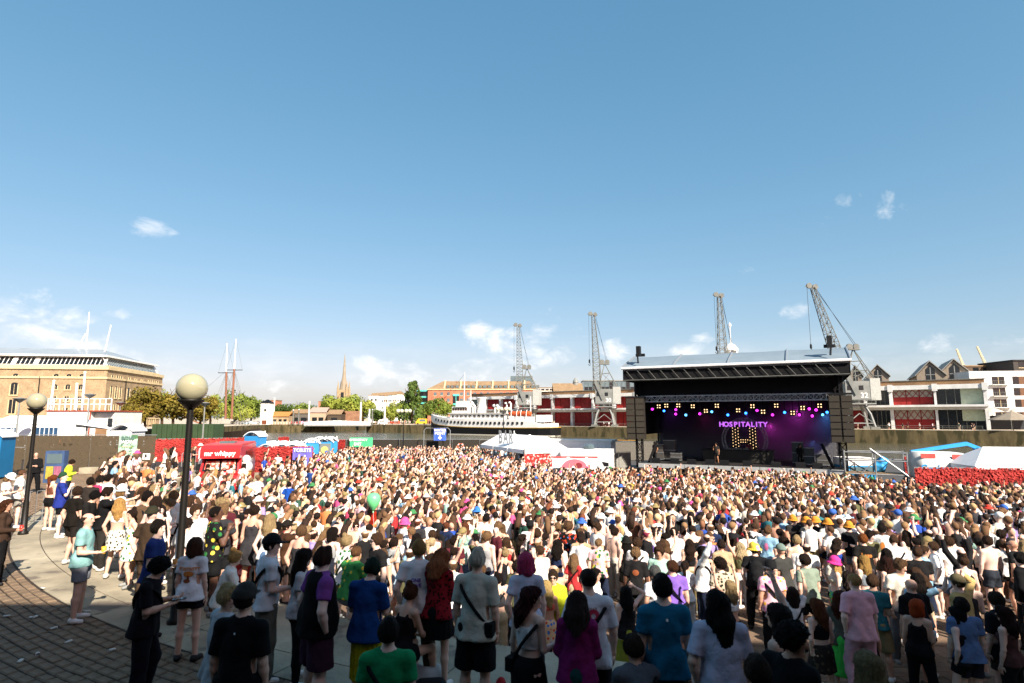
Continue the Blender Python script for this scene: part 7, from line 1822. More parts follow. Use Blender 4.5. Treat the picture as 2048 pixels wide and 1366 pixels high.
# px, py, height, sex, pose, yaw, hair, top, bottom, hat, extras, zone, shoes, label, short name used for neighbours
HERO = [
 (12, 1000, 1.70, 'f', 'cup', -60, ('long_curly', '#4a2a18'), ('jacket', '#3a2a20'), ('trousers', BLK), None, (), T_, BLK, 'person in dark brown jacket and black trousers at the left edge by the lamp', 'dark brown jacket'),
 (14, 948, 1.74, 'f', 'phone', -70, ('bob', '#8a6a44'), ('t_shirt', WHT), ('skirt', '#d8d4c8'), ('bucket_hat', '#e8e6df'), (), T_, WHT, 'person in white top, pale skirt and white bucket hat at the left edge', 'white bucket hat at left'),
 (42, 940, 1.78, 'm', 'ease', -40, ('buzz', '#6a4a34'), ('t_shirt', '#e0ddd6'), ('shorts', '#8f8a80'), None, (), T_, WHT, 'person in off-white tee and beige shorts left of the far lamp post', 'off-white tee by the lamp'),
 (73, 905, 1.85, 'm', 'fold', 205, ('balding', '#3a2a20'), ('jacket', BLK), ('trousers', BLK), None, (), T_, BLK, 'person all in black with folded arms right beside the far lamp post', 'black clothed guard'),
 (138, 921, 1.72, 'm', 'phone', -60, ('short', '#2a1c14'), ('jacket', '#c8d63a'), ('trousers', NVY), None, (), T_, BLK, 'person in yellow hi-vis jacket by the blue kiosk', 'hi-vis jacket'),
 (106, 950, 1.66, 'f', 'stand', -20, ('ponytail', '#7a3f22'), ('crop_top', '#6a4030'), ('shorts', BLK), None, (), T_, WHT, 'person in brown crop top and black shorts left of the blue football shirt', 'brown crop top'),
 (128, 945, 1.82, 'm', 'drink', -50, None, ('baggy_t_shirt', '#22307e'), ('shorts', BLK), ('beanie', '#20402c'), (), T_, WHT, 'person in blue football shirt and dark green beanie drinking', 'blue football shirt'),
 (153, 975, 1.78, 'm', 'ease', -20, ('short', '#3a281c'), ('t_shirt', '#17130f'), ('shorts', '#221d1a'), None, (), T_, WHT, 'person in black tee and dark shorts left of the mint polo shirt', 'black tee beside mint polo'),
 (181, 956, 1.76, 'm', 'pocket', 10, ('short', '#221812'), ('t_shirt', '#2c2622'), ('shorts', BLK), None, (), T_, WHT, 'person in charcoal tee in the left row by the steps', 'charcoal tee'),
 (198, 953, 1.76, 'm', 'ease', -30, ('quiff', '#221812'), ('t_shirt', '#c83a62'), ('shorts', NVY), None, (), None, WHT, 'person in crimson tee and navy shorts behind the left row', 'crimson tee'),
 (216, 950, 1.80, 'm', 'lookr', -10, ('short', '#1e1510'), ('t_shirt', WHT), ('trousers', BLK), None, (), None, BLK, 'person in white tee and black trousers left of the low stone wall', 'white tee by low wall'),
 (244, 957, 1.72, 'm', 'pocket', 20, ('curly', '#2e2018'), ('t_shirt', '#26221f'), ('shorts', GRY), None, (), None, WHT, 'person in black tee and grey shorts under the line-up poster', 'black tee under the poster'),
 (242, 970, 1.72, 'f', 'stand', -30, ('bob', '#8d6a42'), ('t_shirt', '#dfe4ea'), ('shorts', '#3f5876'), ('bucket_hat', '#e2e6ea'), (), None, WHT, 'person in pale tee, denim shorts and white bucket hat left of the pointing arm', 'pale bucket hat'),
 (211, 977, 1.80, 'm', 'point', -45, ('quiff', '#2a1d14'), ('t_shirt', BLK), ('trousers', '#2a2724'), None, (), None, WHT, 'person in black tee pointing an arm towards the van', 'pointing black tee'),
 (180, 985, 1.76, 'm', 'phone', -75, ('short', '#120e0c'), ('t_shirt', '#1b1918'), ('shorts', '#2e3036'), None, (), T_, WHT, 'person in black tee looking down at a phone beside the white patterned skirt', 'phone looker'),
 (239, 997, 1.68, 'f', 'ease', 5, ('long_wavy', '#c99a5a'), ('bikini_top', WHT), ('skirt', '#d6d2c4', 'camo'), None, (), T_, WHT, 'person in white bikini top and mottled white mini skirt on the terrace', 'mottled white skirt'),
 (174, 1026, 1.78, 'm', 'cup', -70, ('balding', '#3d3128'), ('polo_shirt', '#7ea8a6'), ('shorts', '#7d7f86'), None, (), T_, WHT, 'person in mint green polo shirt and grey shorts holding a drink', 'mint polo'),
 (302, 1016, 1.78, 'm', 'ease', -15, None, ('t_shirt', '#3a2c20'), ('trousers', '#4a3a2c'), ('cap_back', '#2c2a1c'), (), None, BLK, 'person in brown tee with olive cap worn backwards', 'brown tee and olive cap'),
 (314, 1042, 1.80, 'm', 'cup', -75, ('short', '#1a120d'), ('t_shirt', '#23356e'), ('trousers', '#26242a'), None, (), T_, BLK, 'person in royal blue tee holding a drink beside the near lamp post', 'royal blue tee'),
 (300, 1122, 1.70, 'm', 'phone', -70, ('curly', '#0f0c0a'), ('baggy_t_shirt', '#141116'), ('trousers', '#15141c'), None, ('strap',), T_, BLK, 'person in black tee and dark trousers bending over a phone in the shade', 'shaded phone reader'),
 (389, 1077, 1.68, 'f', 'stand', 0, ('bob', '#4a2c1e'), ('t_shirt', '#d9d7da'), ('shorts', '#17171c'), None, (), T_, BLK, 'person in white tee with orange mushroom print on the back and black shorts', 'mushroom tee'),
 (406, 1043, 1.66, 'f', 'point', -55, ('bob', '#c89a58'), ('t_shirt', WHT), ('shorts', '#5a6a80'), None, (), None, WHT, 'person in white tee pointing a raised arm right of the lamp post', 'pointing white tee'),
 (392, 1009, 1.80, 'm', 'fold', 200, ('short', '#5a4028'), ('t_shirt', WHT), ('shorts', '#8a8478'), None, ('shades',), B_, WHT, 'person in white tee and sunglasses with folded arms facing back', 'folded arms white tee'),
 (426, 1002, 1.78, 'm', 'pocket', 10, ('short', '#4a3422'), ('t_shirt', '#1c1815'), ('shorts', '#29231f'), None, (), B_, BLK, 'person in black tee, left of three in black near the orange tee', 'black tee trio left'),
 (450, 1011, 1.78, 'm', 'ease', -25, ('buzz', '#5a3d28'), ('t_shirt', '#171412'), ('trousers', '#1f1c1a'), None, (), B_, BLK, 'person in black tee, middle of three in black near the orange tee', 'black tee trio middle'),
 (474, 1012, 1.80, 'm', 'stand', -10, None, ('t_shirt', '#14110f'), ('shorts', '#14110f'), None, (), B_, WHT, 'bareheaded person in black tee and black shorts next to the orange tee', 'black tee trio right'),
 (501, 1019, 1.74, 'm', 'phone', 150, ('short', '#2a1c14'), ('t_shirt', '#e88a68'), ('shorts', '#d8886a'), None, (), B_, WHT, 'person in peach orange tee and matching shorts', 'peach orange tee'),
 (450, 1104, 1.70, 'f', 'sit', -60, ('bun', '#c79a5c'), ('jacket', '#dcd8ce'), ('trousers', '#cfc9bb'), None, (), None, WHT, 'person in cream jacket seated on the steps with hands forward', 'seated cream jacket'),
 (450, 1173, 1.74, 'm', 'lookr', -50, ('quiff', '#c8ab78'), ('t_shirt', '#a9acb0'), ('shorts', GRY), None, (), T_, WHT, 'person in pale grey tee beside the dark cap and black tee in the shade', 'pale grey tee in shade'),  # white tee greyed, the shade is put into its colour
 (488, 1172, 1.82, 'm', 'stand', -5, ('buzz', '#241a14'), ('baggy_t_shirt', '#0e0e10'), ('trousers', '#151517'), ('cap', '#2b2926'), (), T_, BLK, 'person in black tee and charcoal cap seen large from behind in the shade', 'shaded charcoal cap'),
 (540, 1071, 1.82, 'm', 'cup', -55, ('buzz', '#2a1e16'), ('t_shirt', '#cfd3d8'), ('trousers', '#66655c'), ('cap', BLK), ('strap',), T_, WHT, 'person in white tee, black cap and shoulder bag with grey cargo trousers', 'cargo trousers'),
 (571, 1043, 1.80, 'm', 'point', -50, ('buzz', '#3a281c'), ('t_shirt', '#40291a'), ('shorts', '#2c2420'), ('cap', '#19150f'), (), None, BLK, 'person in brown tee and black cap with one arm stretched up to the right', 'stretched arm brown tee'),
 (518, 1062, 1.68, 'f', 'ease', 0, ('long_wavy', '#a06a38'), ('tank_top', '#5a4030'), ('trousers', '#2a2624'), None, (), None, WHT, 'person in brown tank top left of the cargo trousers', 'brown tank top'),
 (603, 1099, 1.68, 'f', 'ease', -70, ('long', '#22130d'), ('t_shirt', '#b8b6b8'), ('leggings', '#101014'), None, (), T_, WHT, 'person in pale tee and black leggings left of the black body warmer', 'black leggings'),
 (642, 1100, 1.84, 'h', 'pocket', -50, ('quiff', '#3a2218'), ('t_shirt', '#7a3f86'), ('baggy_shorts', '#3a1f32'), None, ('vestover',), T_, BLK, 'person in black body warmer over purple tee and maroon shorts', 'black body warmer'),
 (737, 1127, 1.72, 'm', 'phone', -15, ('short', '#1c2a1c'), ('baggy_t_shirt', '#123a72'), ('long_skirt', '#b9ad1a'), None, (), T_, BLK, 'person in dark blue tee with bright yellow cloth tied round the waist', 'yellow waist cloth'),
 (777, 1242, 1.68, 'm', 'stand', 5, ('short', '#150f0c'), ('t_shirt', '#15824e'), ('trousers', BLK), None, ('strapL',), T_, BLK, 'person in bright green tee with shoulder strap at the bottom edge', 'green tee'),
 (877, 1105, 1.70, 'f', 'phone', -20, ('long_curly', '#9a5a34'), ('long_sleeve', '#8c1a24', 'lace'), ('skirt', '#131416'), None, (), T_, WHT, 'person in red lace top and short black skirt', 'red lace top'),
 (838, 1083, 1.78, 'm', 'ease', -5, ('short', '#a9824e'), ('t_shirt', '#d8d6d6'), ('trousers', '#4a4738'), None, (), None, WHT, 'person in white tee with small purple back print and olive trousers', 'purple back print'),
 (712, 1044, 1.76, 'm', 'fold', 190, ('short', '#3a281a'), None, ('shorts', '#5a5650'), None, ('shades',), B_, WHT, 'shirtless person in sunglasses facing back with grey shorts', 'shirtless sunglasses'),
 (682, 1031, 1.76, 'm', 'drink', 170, ('short', '#2c1e15'), None, ('shorts', '#4a4a3c'), None, ('shades', 'strap'), B_, WHT, 'shirtless person with a black shoulder strap drinking', 'shirtless with strap'),
 (746, 1022, 1.74, 'm', 'hips', -5, ('dreads', '#b8301e'), ('crop_top', '#d8743a'), ('trousers', '#1c1a1a'), None, (), B_, WHT, 'person in orange crop top and black trousers below the green balloon', 'orange crop top'),
 (700, 1096, 1.68, 'm', 'sit', -30, ('buzz', '#6a4a30'), ('t_shirt', '#3f8a48', 'leafy'), ('shorts', GRY), None, (), None, WHT, 'person in green leaf print shirt sitting', 'leaf print shirt'),
 (713, 1108, 1.60, 'f', 'stand', 0, ('ponytail', '#c9a468'), ('crop_top', '#d6c8b8'), ('shorts', '#b8342c'), None, (), None, WHT, 'person in cream crop top and red shorts right of the leaf print shirt', 'red shorts'),
 (786, 1077, 1.78, 'm', 'ease', -50, ('short', '#2a1d15'), ('t_shirt', '#a8a8a6'), ('baggy_shorts', '#8fa2b4'), None, ('backpack',), B_, WHT, 'person in grey tee, pale denim shorts and black backpack', 'grey tee backpack'),
 (805, 1176, 1.68, 'f', 'sit', -35, ('bun', '#5a3520'), ('tank_top', '#141214'), ('shorts', BLK), None, (), None, WHT, 'person in black tank top sitting low beside the drink cans', 'seated black tank top'),
 (953, 1102, 1.84, 'm', 'stand', -15, ('quiff', '#cfc8b4'), ('baggy_t_shirt', '#b9b8a8'), ('baggy_shorts', '#111114'), None, ('strapL', 'shades'), T_, WHT, 'person in cream baggy tee with black strap and white edged black shorts', 'cream baggy tee'),
 (1053, 1108, 1.72, 'f', 'ease', 0, ('bob', '#c8406e'), ('t_shirt', '#b6bcd0'), ('leggings', '#15151a'), None, (), T_, BLK, 'person in pale bluish white tee behind the white crop top and orange glasses', 'pale blue tee'),  # white tee, its dim light put into the bluish colour
 (1057, 1176, 1.66, 'f', 'lookr', -35, ('long_curly', '#3a100e'), ('crop_top', '#c9c7c4'), ('long_skirt', '#0f0f12'), None, ('strap',), T_, BLK, 'person in white crop top, black skirt and orange glasses pushed onto the head', 'orange glasses'),
 (1094, 1180, 1.64, 'f', 'ease', 10, ('long', '#c8a86a'), ('bikini_top', '#c85a4a'), ('skirt', '#d6b48c', 'bright'), None, (), 'sb', WHT, 'person in bright floral mini skirt behind the white crop top', 'bright floral skirt'),
 (1106, 1141, 1.76, 'm', 'stand', 175, ('short', '#3a2a1c'), ('jacket', '#c4cc2e'), ('trousers', NVY), None, ('shades',), 'sb', BLK, 'person in yellow hi-vis jacket facing back in the middle of the crowd', 'yellow hi-vis in crowd'),
 (1178, 1140, 1.80, 'm', 'hang' if False else 'ease', -5, ('buzz', '#2a1c14'), ('baggy_t_shirt', '#d6d4d8'), ('shorts', '#1a1a20'), None, ('strap',), T_, WHT, 'person in white tee with large red and purple back print', 'red purple back print'),
 (1153, 1193, 1.66, 'f', 'phone', -10, ('long', '#2c160f'), ('long_sleeve', '#7c1c58'), ('long_skirt', '#16413e'), None, (), T_, BLK, 'person in magenta long sleeve top and dark green skirt', 'magenta top'),
 (1325, 1153, 1.84, 'm', 'stand', 0, ('short', '#17100c'), ('t_shirt', '#17607c'), ('trousers', '#191a1e'), None, (), T_, BLK, 'person in plain teal tee seen large from behind', 'teal tee'),
 (1313, 1135, 1.78, 'm', 'ease', 15, ('short', '#5c5c5a'), ('t_shirt', '#cfd0d4'), ('shorts', '#2a2a30'), None, ('strap',), 'sb', WHT, 'person in white tee with dark strap just behind the teal tee', 'white tee behind teal'),
 (1347, 1124, 1.78, 'm', 'lookl', -5, ('short', '#4a2c1a'), ('t_shirt', '#7d5cb4'), ('shorts', '#2a2638'), None, ('strapL',), 'sb', WHT, 'person in lilac purple tee beyond the teal tee', 'lilac tee'),
 (1280, 1286, 1.72, 'm', 'sit', 10, ('short', '#3a2a20'), ('t_shirt', '#55585e'), ('shorts', '#26262a'), None, ('strap',), T_, BLK, 'person in grey tee crouching low left of the teal tee', 'crouching grey tee'),
 (1253, 1186, 1.66, 'f', 'armhead', 5, ('long', '#0e0a0a'), ('tank_top', '#1a1a1c'), ('long_skirt', '#8c8f34'), None, (), 'sb', BLK, 'person in black tank top with olive yellow cloth at the waist', 'olive yellow cloth'),
 (1228, 1057, 1.76, 'm', 'cup', -60, ('short', '#2a1d15'), None, ('trousers', '#b9b2a4'), None, (), B_, WHT, 'shirtless person in pale trousers holding a cup', 'shirtless pale trousers'),
 (1253, 1074, 1.66, 'f', 'stand', 0, ('long', '#14100e'), ('tank_top', '#1e1c1a'), ('skirt', '#4a4636', 'camo'), ('bucket_hat', '#171614'), (), B_, BLK, 'person in black bucket hat and mottled olive mini skirt', 'mottled olive skirt'),
 (1348, 1057, 1.80, 'm', 'stand', 5, ('short', '#241a13'), ('t_shirt', '#e6e2dc'), ('shorts', '#4a4434'), None, (), B_, WHT, 'person in white shirt and khaki shorts in the sun behind the lilac tee', 'white shirt khaki shorts'),
 (1437, 1186, 1.78, 'm', 'ease', -10, ('long_wavy', '#100c0b'), ('baggy_t_shirt', '#b9b9cc'), ('trousers', '#17171b'), None, (), T_, BLK, 'person in plain white baggy tee at the bottom edge right of the teal tee', 'white baggy tee'),
 (1575, 1250, 1.76, 'm', 'lookr', -60, ('curly', '#0e0a09'), ('t_shirt', '#0d0d0f'), ('trousers', BLK), None, (), T_, BLK, 'person in black tee turned right at the bottom edge', 'shaded black tee'),
 (1562, 1212, 1.70, 'f', 'cheer', 40, ('long', '#1c110d'), ('tank_top', '#19171a'), ('shorts', BLK), None, (), T_, BLK, 'person in dark tank top raising a bare arm at the bottom', 'raised arm dark tank'),
 (1541, 1123, 1.80, 'm', 'stand', 0, ('buzz', '#2a1c14'), ('t_shirt', '#cfa9b4', 'floral'), ('trousers', '#17171a'), ('cap_back', BLK), ('strapL',), B_, WHT, 'person in pink and yellow floral shirt with black cap and strap', 'floral shirt'),
 (1442, 1118, 1.78, 'm', 'pocket', 10, ('curly', '#241812'), ('t_shirt', '#b9ab94', 'camo'), ('trousers', '#4c4a3c'), None, (), B_, WHT, 'person in tan tie-dye tee and khaki trousers', 'tan tie-dye tee'),
 (1509, 1087, 1.82, 'm', 'ease', -20, ('short', '#1a1410'), ('t_shirt', '#17171a'), ('trousers', '#121214'), ('bucket_hat', '#e6c04a', 'tiedye'), ('backpack',), B_, BLK, 'person in black tee, backpack and rainbow tie-dye bucket hat', 'tie-dye bucket hat'),
 (1613, 1111, 1.80, 'm', 'ease', 15, ('short', '#2a1e16'), ('t_shirt', '#7f8c7c'), ('shorts', '#1a1a1a'), None, (), B_, BLK, 'person in sage grey tee and black shorts', 'sage grey tee'),
 (1563, 1090, 1.76, 'm', 'stand', 20, None, ('t_shirt', '#3a3a38'), ('trousers', '#222222'), ('cap', '#6f8078'), (), B_, BLK, 'person in charcoal tee and grey green cap behind the floral shirt', 'grey green cap'),
 (1637, 1202, 1.68, 'f', 'ease', 10, ('long_wavy', '#6a3a20'), ('crop_top', '#131214'), ('skirt', '#2a2320', 'camo'), None, (), 'sb', BLK, 'person in black crop top left of the neon green skirt', 'black crop top by neon'),
 (1678, 1183, 1.68, 'f', 'cup', -40, ('long_wavy', '#4c2414'), ('t_shirt', '#55564c'), ('long_skirt', '#4fd858'), None, (), 'sb', WHT, 'person in olive grey tee and neon green skirt', 'neon green skirt'),
 (1667, 1113, 1.66, 'f', 'drink', 75, ('long', '#c9a060'), ('bikini_top', '#d8c8b0'), ('shorts', '#5fbf6a', 'bright'), ('bucket_hat', '#e03a8c'), (), B_, WHT, 'person in hot pink bucket hat and bikini top drinking', 'hot pink hat'),
 (1712, 1149, 1.78, 'm', 'ease', 0, ('buzz', '#b98f5a'), ('baggy_t_shirt', '#d8a4ae'), ('trousers', '#cf9aa4'), None, (), 'sb', WHT, 'person in pale pink tee and pink trousers', 'pale pink tee'),
 (1776, 1115, 1.70, 'f', 'stand', 15, ('long_wavy', '#33180f'), ('crop_top', '#121113'), ('skirt', '#cfd0d8', 'pinstripe'), None, (), B_, WHT, 'person in black crop top and white striped mini skirt', 'striped skirt'),
 (1824, 1159, 1.78, 'h', 'stand', 10, None, ('baggy_t_shirt', '#121214'), ('shorts', '#18181b'), None, (), B_, BLK, 'bareheaded person in large black tee left of the tan long shirt', 'large black tee'),
 (1831, 1200, 1.68, 'f', 'cup', -45, ('bob', '#b4491c'), ('tank_top', '#131214'), ('leggings', '#121114'), None, (), 'sb', BLK, 'person in black tank top and leggings holding a white cup', 'tank top with cup'),
 (1920, 1152, 1.80, 'm', 'armhead', 20, ('buzz', '#5a4630'), ('long_sleeve', '#b39a64'), ('trousers', '#a88f5e'), ('cap_back', '#5d543c'), (), B_, WHT, 'person in tan long shirt with one arm bent overhead', 'tan long shirt'),
 (1927, 1227, 1.78, 'm', 'stand', -5, ('short', '#1c130e'), ('t_shirt', '#566f96'), ('shorts', '#20242e'), None, (), 'sb', BLK, 'person in dusty blue tee near the bottom right', 'dusty blue tee'),
 (1923, 1266, 1.66, 'f', 'ease', 20, ('bob', '#0f0b0a'), ('tank_top', '#1f1b1e'), ('shorts', BLK), None, (), 'sb', BLK, 'person in dark tank top in the shade below the dusty blue tee', 'shaded dark tank'),
 (1995, 1188, 1.80, 'm', 'stand', 10, ('short', '#2a1c12'), ('baggy_t_shirt', '#17161a'), ('shorts', '#3a3430', 'camo'), None, (), 'sb', BLK, 'person in black tee and mottled shorts near the right edge', 'mottled shorts'),
 (1725, 1217, 1.66, 'f', 'lookl', -10, ('long_curly', '#0e0a0a'), ('tank_top', '#2a1618'), ('shorts', '#7c2024'), None, (), 'sb', BLK, 'person in dark tank top and red shorts by the neon green skirt', 'dark red shorts'),
 (1739, 1308, 1.66, 'f', 'stand', 0, ('long', '#8a7450'), ('tank_top', '#3a3036'), ('trousers', BLK), None, (), T_, BLK, 'person of whom only the head shows below the pink trousers', 'head at bottom edge'),
 (1517, 1318, 1.66, 'm', 'stand', 0, ('short', '#2e1d12'), ('t_shirt', '#18161a'), ('trousers', BLK), None, (), T_, BLK, 'person of whom only the head shows left of the shaded black tee', 'lone head at bottom'),
 (1976, 1074, 1.80, 'm', 'stand', 0, ('short', '#3a2618'), None, ('shorts', '#2c3038'), None, (), B_, WHT, 'shirtless person with back to the viewer near the right edge', 'shirtless back'),
 (1727, 1070, 1.80, 'm', 'ease', -10, ('short', '#8a4f24'), ('t_shirt', '#1b1917'), ('trousers', '#2c2a26'), None, (), B_, BLK, 'person in black tee with orange back print', 'orange back print'),
 (1729, 1112, 1.68, 'f', 'stand', 5, ('long', '#b08a4c'), ('crop_top', '#8f98a0'), ('leggings', '#18181c'), None, (), B_, WHT, 'person in grey crop top and black leggings before the orange back print', 'grey crop top'),
 (2029, 1081, 1.76, 'm', 'ease', 20, None, ('t_shirt', '#191a1c'), ('shorts', '#26262a'), None, ('shades',), B_, BLK, 'person in sunglasses and black tee at the right edge', 'sunglasses at right edge'),
 (2044, 1108, 1.84, 'm', 'pocket', 20, ('short', '#120d0b'), ('jacket', '#101012'), ('trousers', '#131316'), None, (), B_, BLK, 'person in black jacket at the right edge', 'black jacket right edge'),
 (2015, 1262, 1.68, 'f', 'stand', 25, ('long_curly', '#2a120d'), ('tank_top', '#4a2f2c'), ('trousers', BLK), None, (), 'sb', BLK, 'person in rust tank top in the bottom right corner', 'rust tank top'),
 (1040, 1010, 1.78, 'm', 'stand', 0, ('buzz', '#2c1e16'), ('t_shirt', '#17140f'), ('shorts', '#201c18'), ('cap', '#1a1612'), (), B_, BLK, 'person in plain black tee and black cap near the crowd centre', 'black cap centre'),
 (1150, 1012, 1.78, 'm', 'ease', 5, ('short', '#2c1e16'), ('t_shirt', '#151314'), ('shorts', '#1f1f22'), None, (), B_, BLK, 'person in black tee with pink and green flower back print', 'flower back print'),
 (1288, 1020, 1.78, 'm', 'stand', 0, ('short', '#3a2618'), ('t_shirt', '#d0cec6', 'stripes'), ('trousers', '#2a2826'), None, (), B_, BLK, 'person in black and white striped shirt', 'black white striped shirt'),
 (1240, 1003, 1.66, 'f', 'wave', 0, ('long', '#c9a060'), ('crop_top', '#e4d6c8'), ('shorts', '#5a6c84'), ('bucket_hat', '#e25aa0'), (), B_, WHT, 'person in pink bucket hat and cream crop top in the centre of the crowd', 'pink bucket hat centre'),
 (955, 1015, 1.76, 'm', 'ease', 10, ('short', '#3a281c'), ('t_shirt', '#7d6c4e', 'camo'), ('shorts', '#4a4438'), ('bucket_hat', '#3a78c8'), (), B_, WHT, 'person in mottled shirt and blue bucket hat left of centre', 'blue bucket hat'),
 (578, 965, 1.80, 'm', 'ease', -15, ('short', '#221812'), ('t_shirt', '#1c4a9e'), ('shorts', '#1d2230'), None, (), B_, WHT, 'person in bright royal blue tee right of the big lamp post', 'bright blue tee'),
 (624, 936, 1.82, 'm', 'hips', 175, ('short', '#4a3020'), ('t_shirt', '#2f58a4', 'stripes'), ('trousers', '#26262c'), None, (), B_, BLK, 'person in blue striped football shirt facing back with hand on hip', 'blue striped shirt'),
 (487, 929, 1.80, 'm', 'walk', 10, ('short', '#2c1e16'), ('t_shirt', '#e8e7e4'), ('trousers', '#17171b'), None, (), B_, WHT, 'person in white tee and black trousers walking beside the van', 'walker by the van'),
 (462, 930, 1.78, 'm', 'walk', 0, ('buzz', '#4a3424'), ('tank_top', '#b9b7b0'), ('shorts', '#4a4a4c'), None, (), B_, WHT, 'person in grey tank top walking beside the van', 'grey tank top by van'),
 (432, 938, 1.68, 'f', 'ease', 30, ('long', '#c39a62'), ('crop_top', '#d7d3cb'), ('trousers', '#d9d7d2'), None, (), B_, WHT, 'person in pale crop top and white trousers queueing at the van front', 'white trousers by van'),
 (448, 950, 1.74, 'm', 'cup', -40, ('buzz', '#5c4430'), ('t_shirt', '#a83434'), ('trousers', '#2a2a2c'), None, (), B_, BLK, 'person in brick red tee queueing at the van front', 'brick red tee'),
 (415, 925, 1.80, 'm', 'ease', -50, ('short', '#2a1d15'), ('t_shirt', '#161616'), ('shorts', '#2a2a2c'), None, (), B_, WHT, 'person in black tee and shorts at the left headlight of the van', 'black tee at headlight'),
 (545, 905, 1.78, 'm', 'fold', 170, ('short', '#2a1d15'), ('t_shirt', '#cfd2d2'), ('shorts', '#8a8a86'), None, ('shades',), B_, WHT, 'person in pale tee standing against the red leaf screen, left of a pair', 'pale tee at red screen'),
 (557, 906, 1.80, 'm', 'hips', 185, ('short', '#3a281c'), ('t_shirt', '#ececec'), ('shorts', '#d5d2cb'), None, (), B_, WHT, 'person in bright white tee standing against the red leaf screen, right of a pair', 'white tee at red screen'),
 (1586, 1031, 1.76, 'm', 'stand', 0, ('buzz', '#3a281c'), ('t_shirt', '#2c2a2a'), ('shorts', BLK), ('bucket_hat', '#b8382c', 'rasta'), (), B_, WHT, 'person wearing the leftmost rainbow bucket hat of a row and a charcoal tee', 'leftmost rainbow hat'),
 (1615, 1035, 1.76, 'm', 'ease', 15, ('buzz', '#3a281c'), ('t_shirt', '#8c8478'), ('shorts', NVY), ('bucket_hat', '#b8382c', 'rasta'), (), B_, WHT, 'person wearing the second rainbow bucket hat from the left and a stone grey tee', 'second rainbow hat'),
 (1633, 1034, 1.76, 'm', 'lookl', 30, ('buzz', '#3a281c'), ('t_shirt', '#17171a'), ('shorts', '#4d6482'), ('bucket_hat', '#b8382c', 'rasta'), (), B_, WHT, 'person wearing the third rainbow bucket hat from the left and a black tee', 'third rainbow hat'),
 (1656, 1038, 1.76, 'm', 'pocket', -10, ('buzz', '#3a281c'), ('t_shirt', '#c9c6bd'), ('shorts', BLK), ('bucket_hat', '#b8382c', 'rasta'), (), B_, WHT, 'person wearing the fourth rainbow bucket hat from the left and a cream tee', 'fourth rainbow hat'),
 (1698, 1044, 1.76, 'm', 'cup', 5, ('buzz', '#3a281c'), ('t_shirt', '#141416'), ('shorts', GRY), ('bucket_hat', '#b8382c', 'rasta'), (), B_, WHT, 'person wearing the rightmost rainbow bucket hat and a black tee', 'rightmost rainbow hat'),
]
import time as _t
_t0 = _t.time()
POS = []     # (x, y) of everyone
NAMED = []   # (px, py, short name, x, y)
HOBJ = {}
for row in HERO:
 px, py, hgt, sex, pose, yaw, hair, top, bottom, hat, extra, zone, shoes, label, short = row
 tp = top_of(pose, sex, hgt) + (.02 if hat else 0)
 d, X, Y, g = solve(px, py, tp, zone)
 vest = 'vestover' in extra
 o, S = add_person((X, Y, g + .0), R(yaw), sex, pose, 0 if Y < 9.6 else 1, hgt, rnd.choice(SK[:4] + SK[6:]), hair, top, bottom, shoes, hat, [e for e in extra if e != 'vestover'], label, 'people standing in the crowd')
 if vest:
  k = link('body_warmer', part_mesh('vest', pose, sex, 0).copy(), None, o); k.scale = (1.06, 1.1, 1.0); k.data.materials.clear(); k.data.materials.append(M_fab); k.color = (*srgb('#0c0c0e'), 1)
 if d > 12: print('hero off', short, round(d), round(Y, 1))
 POS.append((X, Y)); NAMED.append((px, py, short, X, Y)); HOBJ[short] = (o, S, pose, sex, 0 if Y < 9.6 else 1, top, Y)
print('heroes', len(HERO), round(_t.time() - _t0, 1))

# back prints, laid onto the cloth
def back_print(short, me, m, dz=.0, dx=.0, name='back_print'):
 o, S, pose, sex, lod, top, Y = HOBJ[short]; g = part_mesh(top[0], pose, sex, lod)
 bv = BVHTree.FromPolygons([v.co[:] for v in g.vertices], [tuple(p.vertices) for p in g.polygons])
 c = S['pel'] + S['up'] * .30
 for v in me.vertices:
  x, z = v.co.x + dx, c[2] + v.co.z + dz
  hit = bv.ray_cast(Vector((x, -1.0, z)), Vector((0, 1, 0)))
  y = hit[0].y if hit[0] is not None else -.13
  v.co = (x, y - .006 - (.002 if v.co.y < 0 else 0), z)
 link(name, me, m, o)
def disc(w_, h_, n=20, rings=3):
 mb = MB(); mb.v.append((0, 0, 0))
 for r_ in range(1, rings + 1):
  for k in range(n): a = 2 * math.pi * k / n; mb.v.append((w_ * r_ / rings * math.cos(a), 0, h_ * r_ / rings * math.sin(a)))
 for k in range(n): mb.f.append((0, 1 + k, 1 + (k + 1) % n))
 for r_ in range(rings - 1):
  for k in range(n): a = 1 + r_ * n; mb.f.append((a + k, a + n + k, a + n + (k + 1) % n, a + (k + 1) % n))
 me = bpy.data.meshes.new('back_print'); me.from_pydata(mb.v, [], mb.f); return me
M_po = mat('print_orange', '#d0813c', .8, 0); M_pb = mat('print_brown', '#8a4a2a', .8, 0); M_pr = mat('print_red', '#b5324a', .8, 0); M_pp = mat('print_purple', '#6f4aa0', .8, 0); M_pk = mat('print_pink', '#e07aa8', .8, 0); M_pg = mat('print_green', '#6fae5a', .8, 0)
back_print('mushroom tee', text_mesh('POSITIVITY', .062, .002, bold=.002), M_po, .07)
back_print('mushroom tee', disc(.075, .04), M_po, .0); back_print('mushroom tee', disc(.016, .05), M_pb, -.065); back_print('mushroom tee', disc(.05, .028), M_pb, -.10, -.02)
back_print('purple back print', text_mesh('ONE\nLOVE', .06, .002, bold=.002), M_pp, .0)
back_print('red purple back print', text_mesh('LO', .14, .002, bold=.012), M_pr, .06); back_print('red purple back print', disc(.05, .07), M_pp, -.06); back_print('red purple back print', text_mesh('LE MONDE', .03, .002), M_pb, .13)
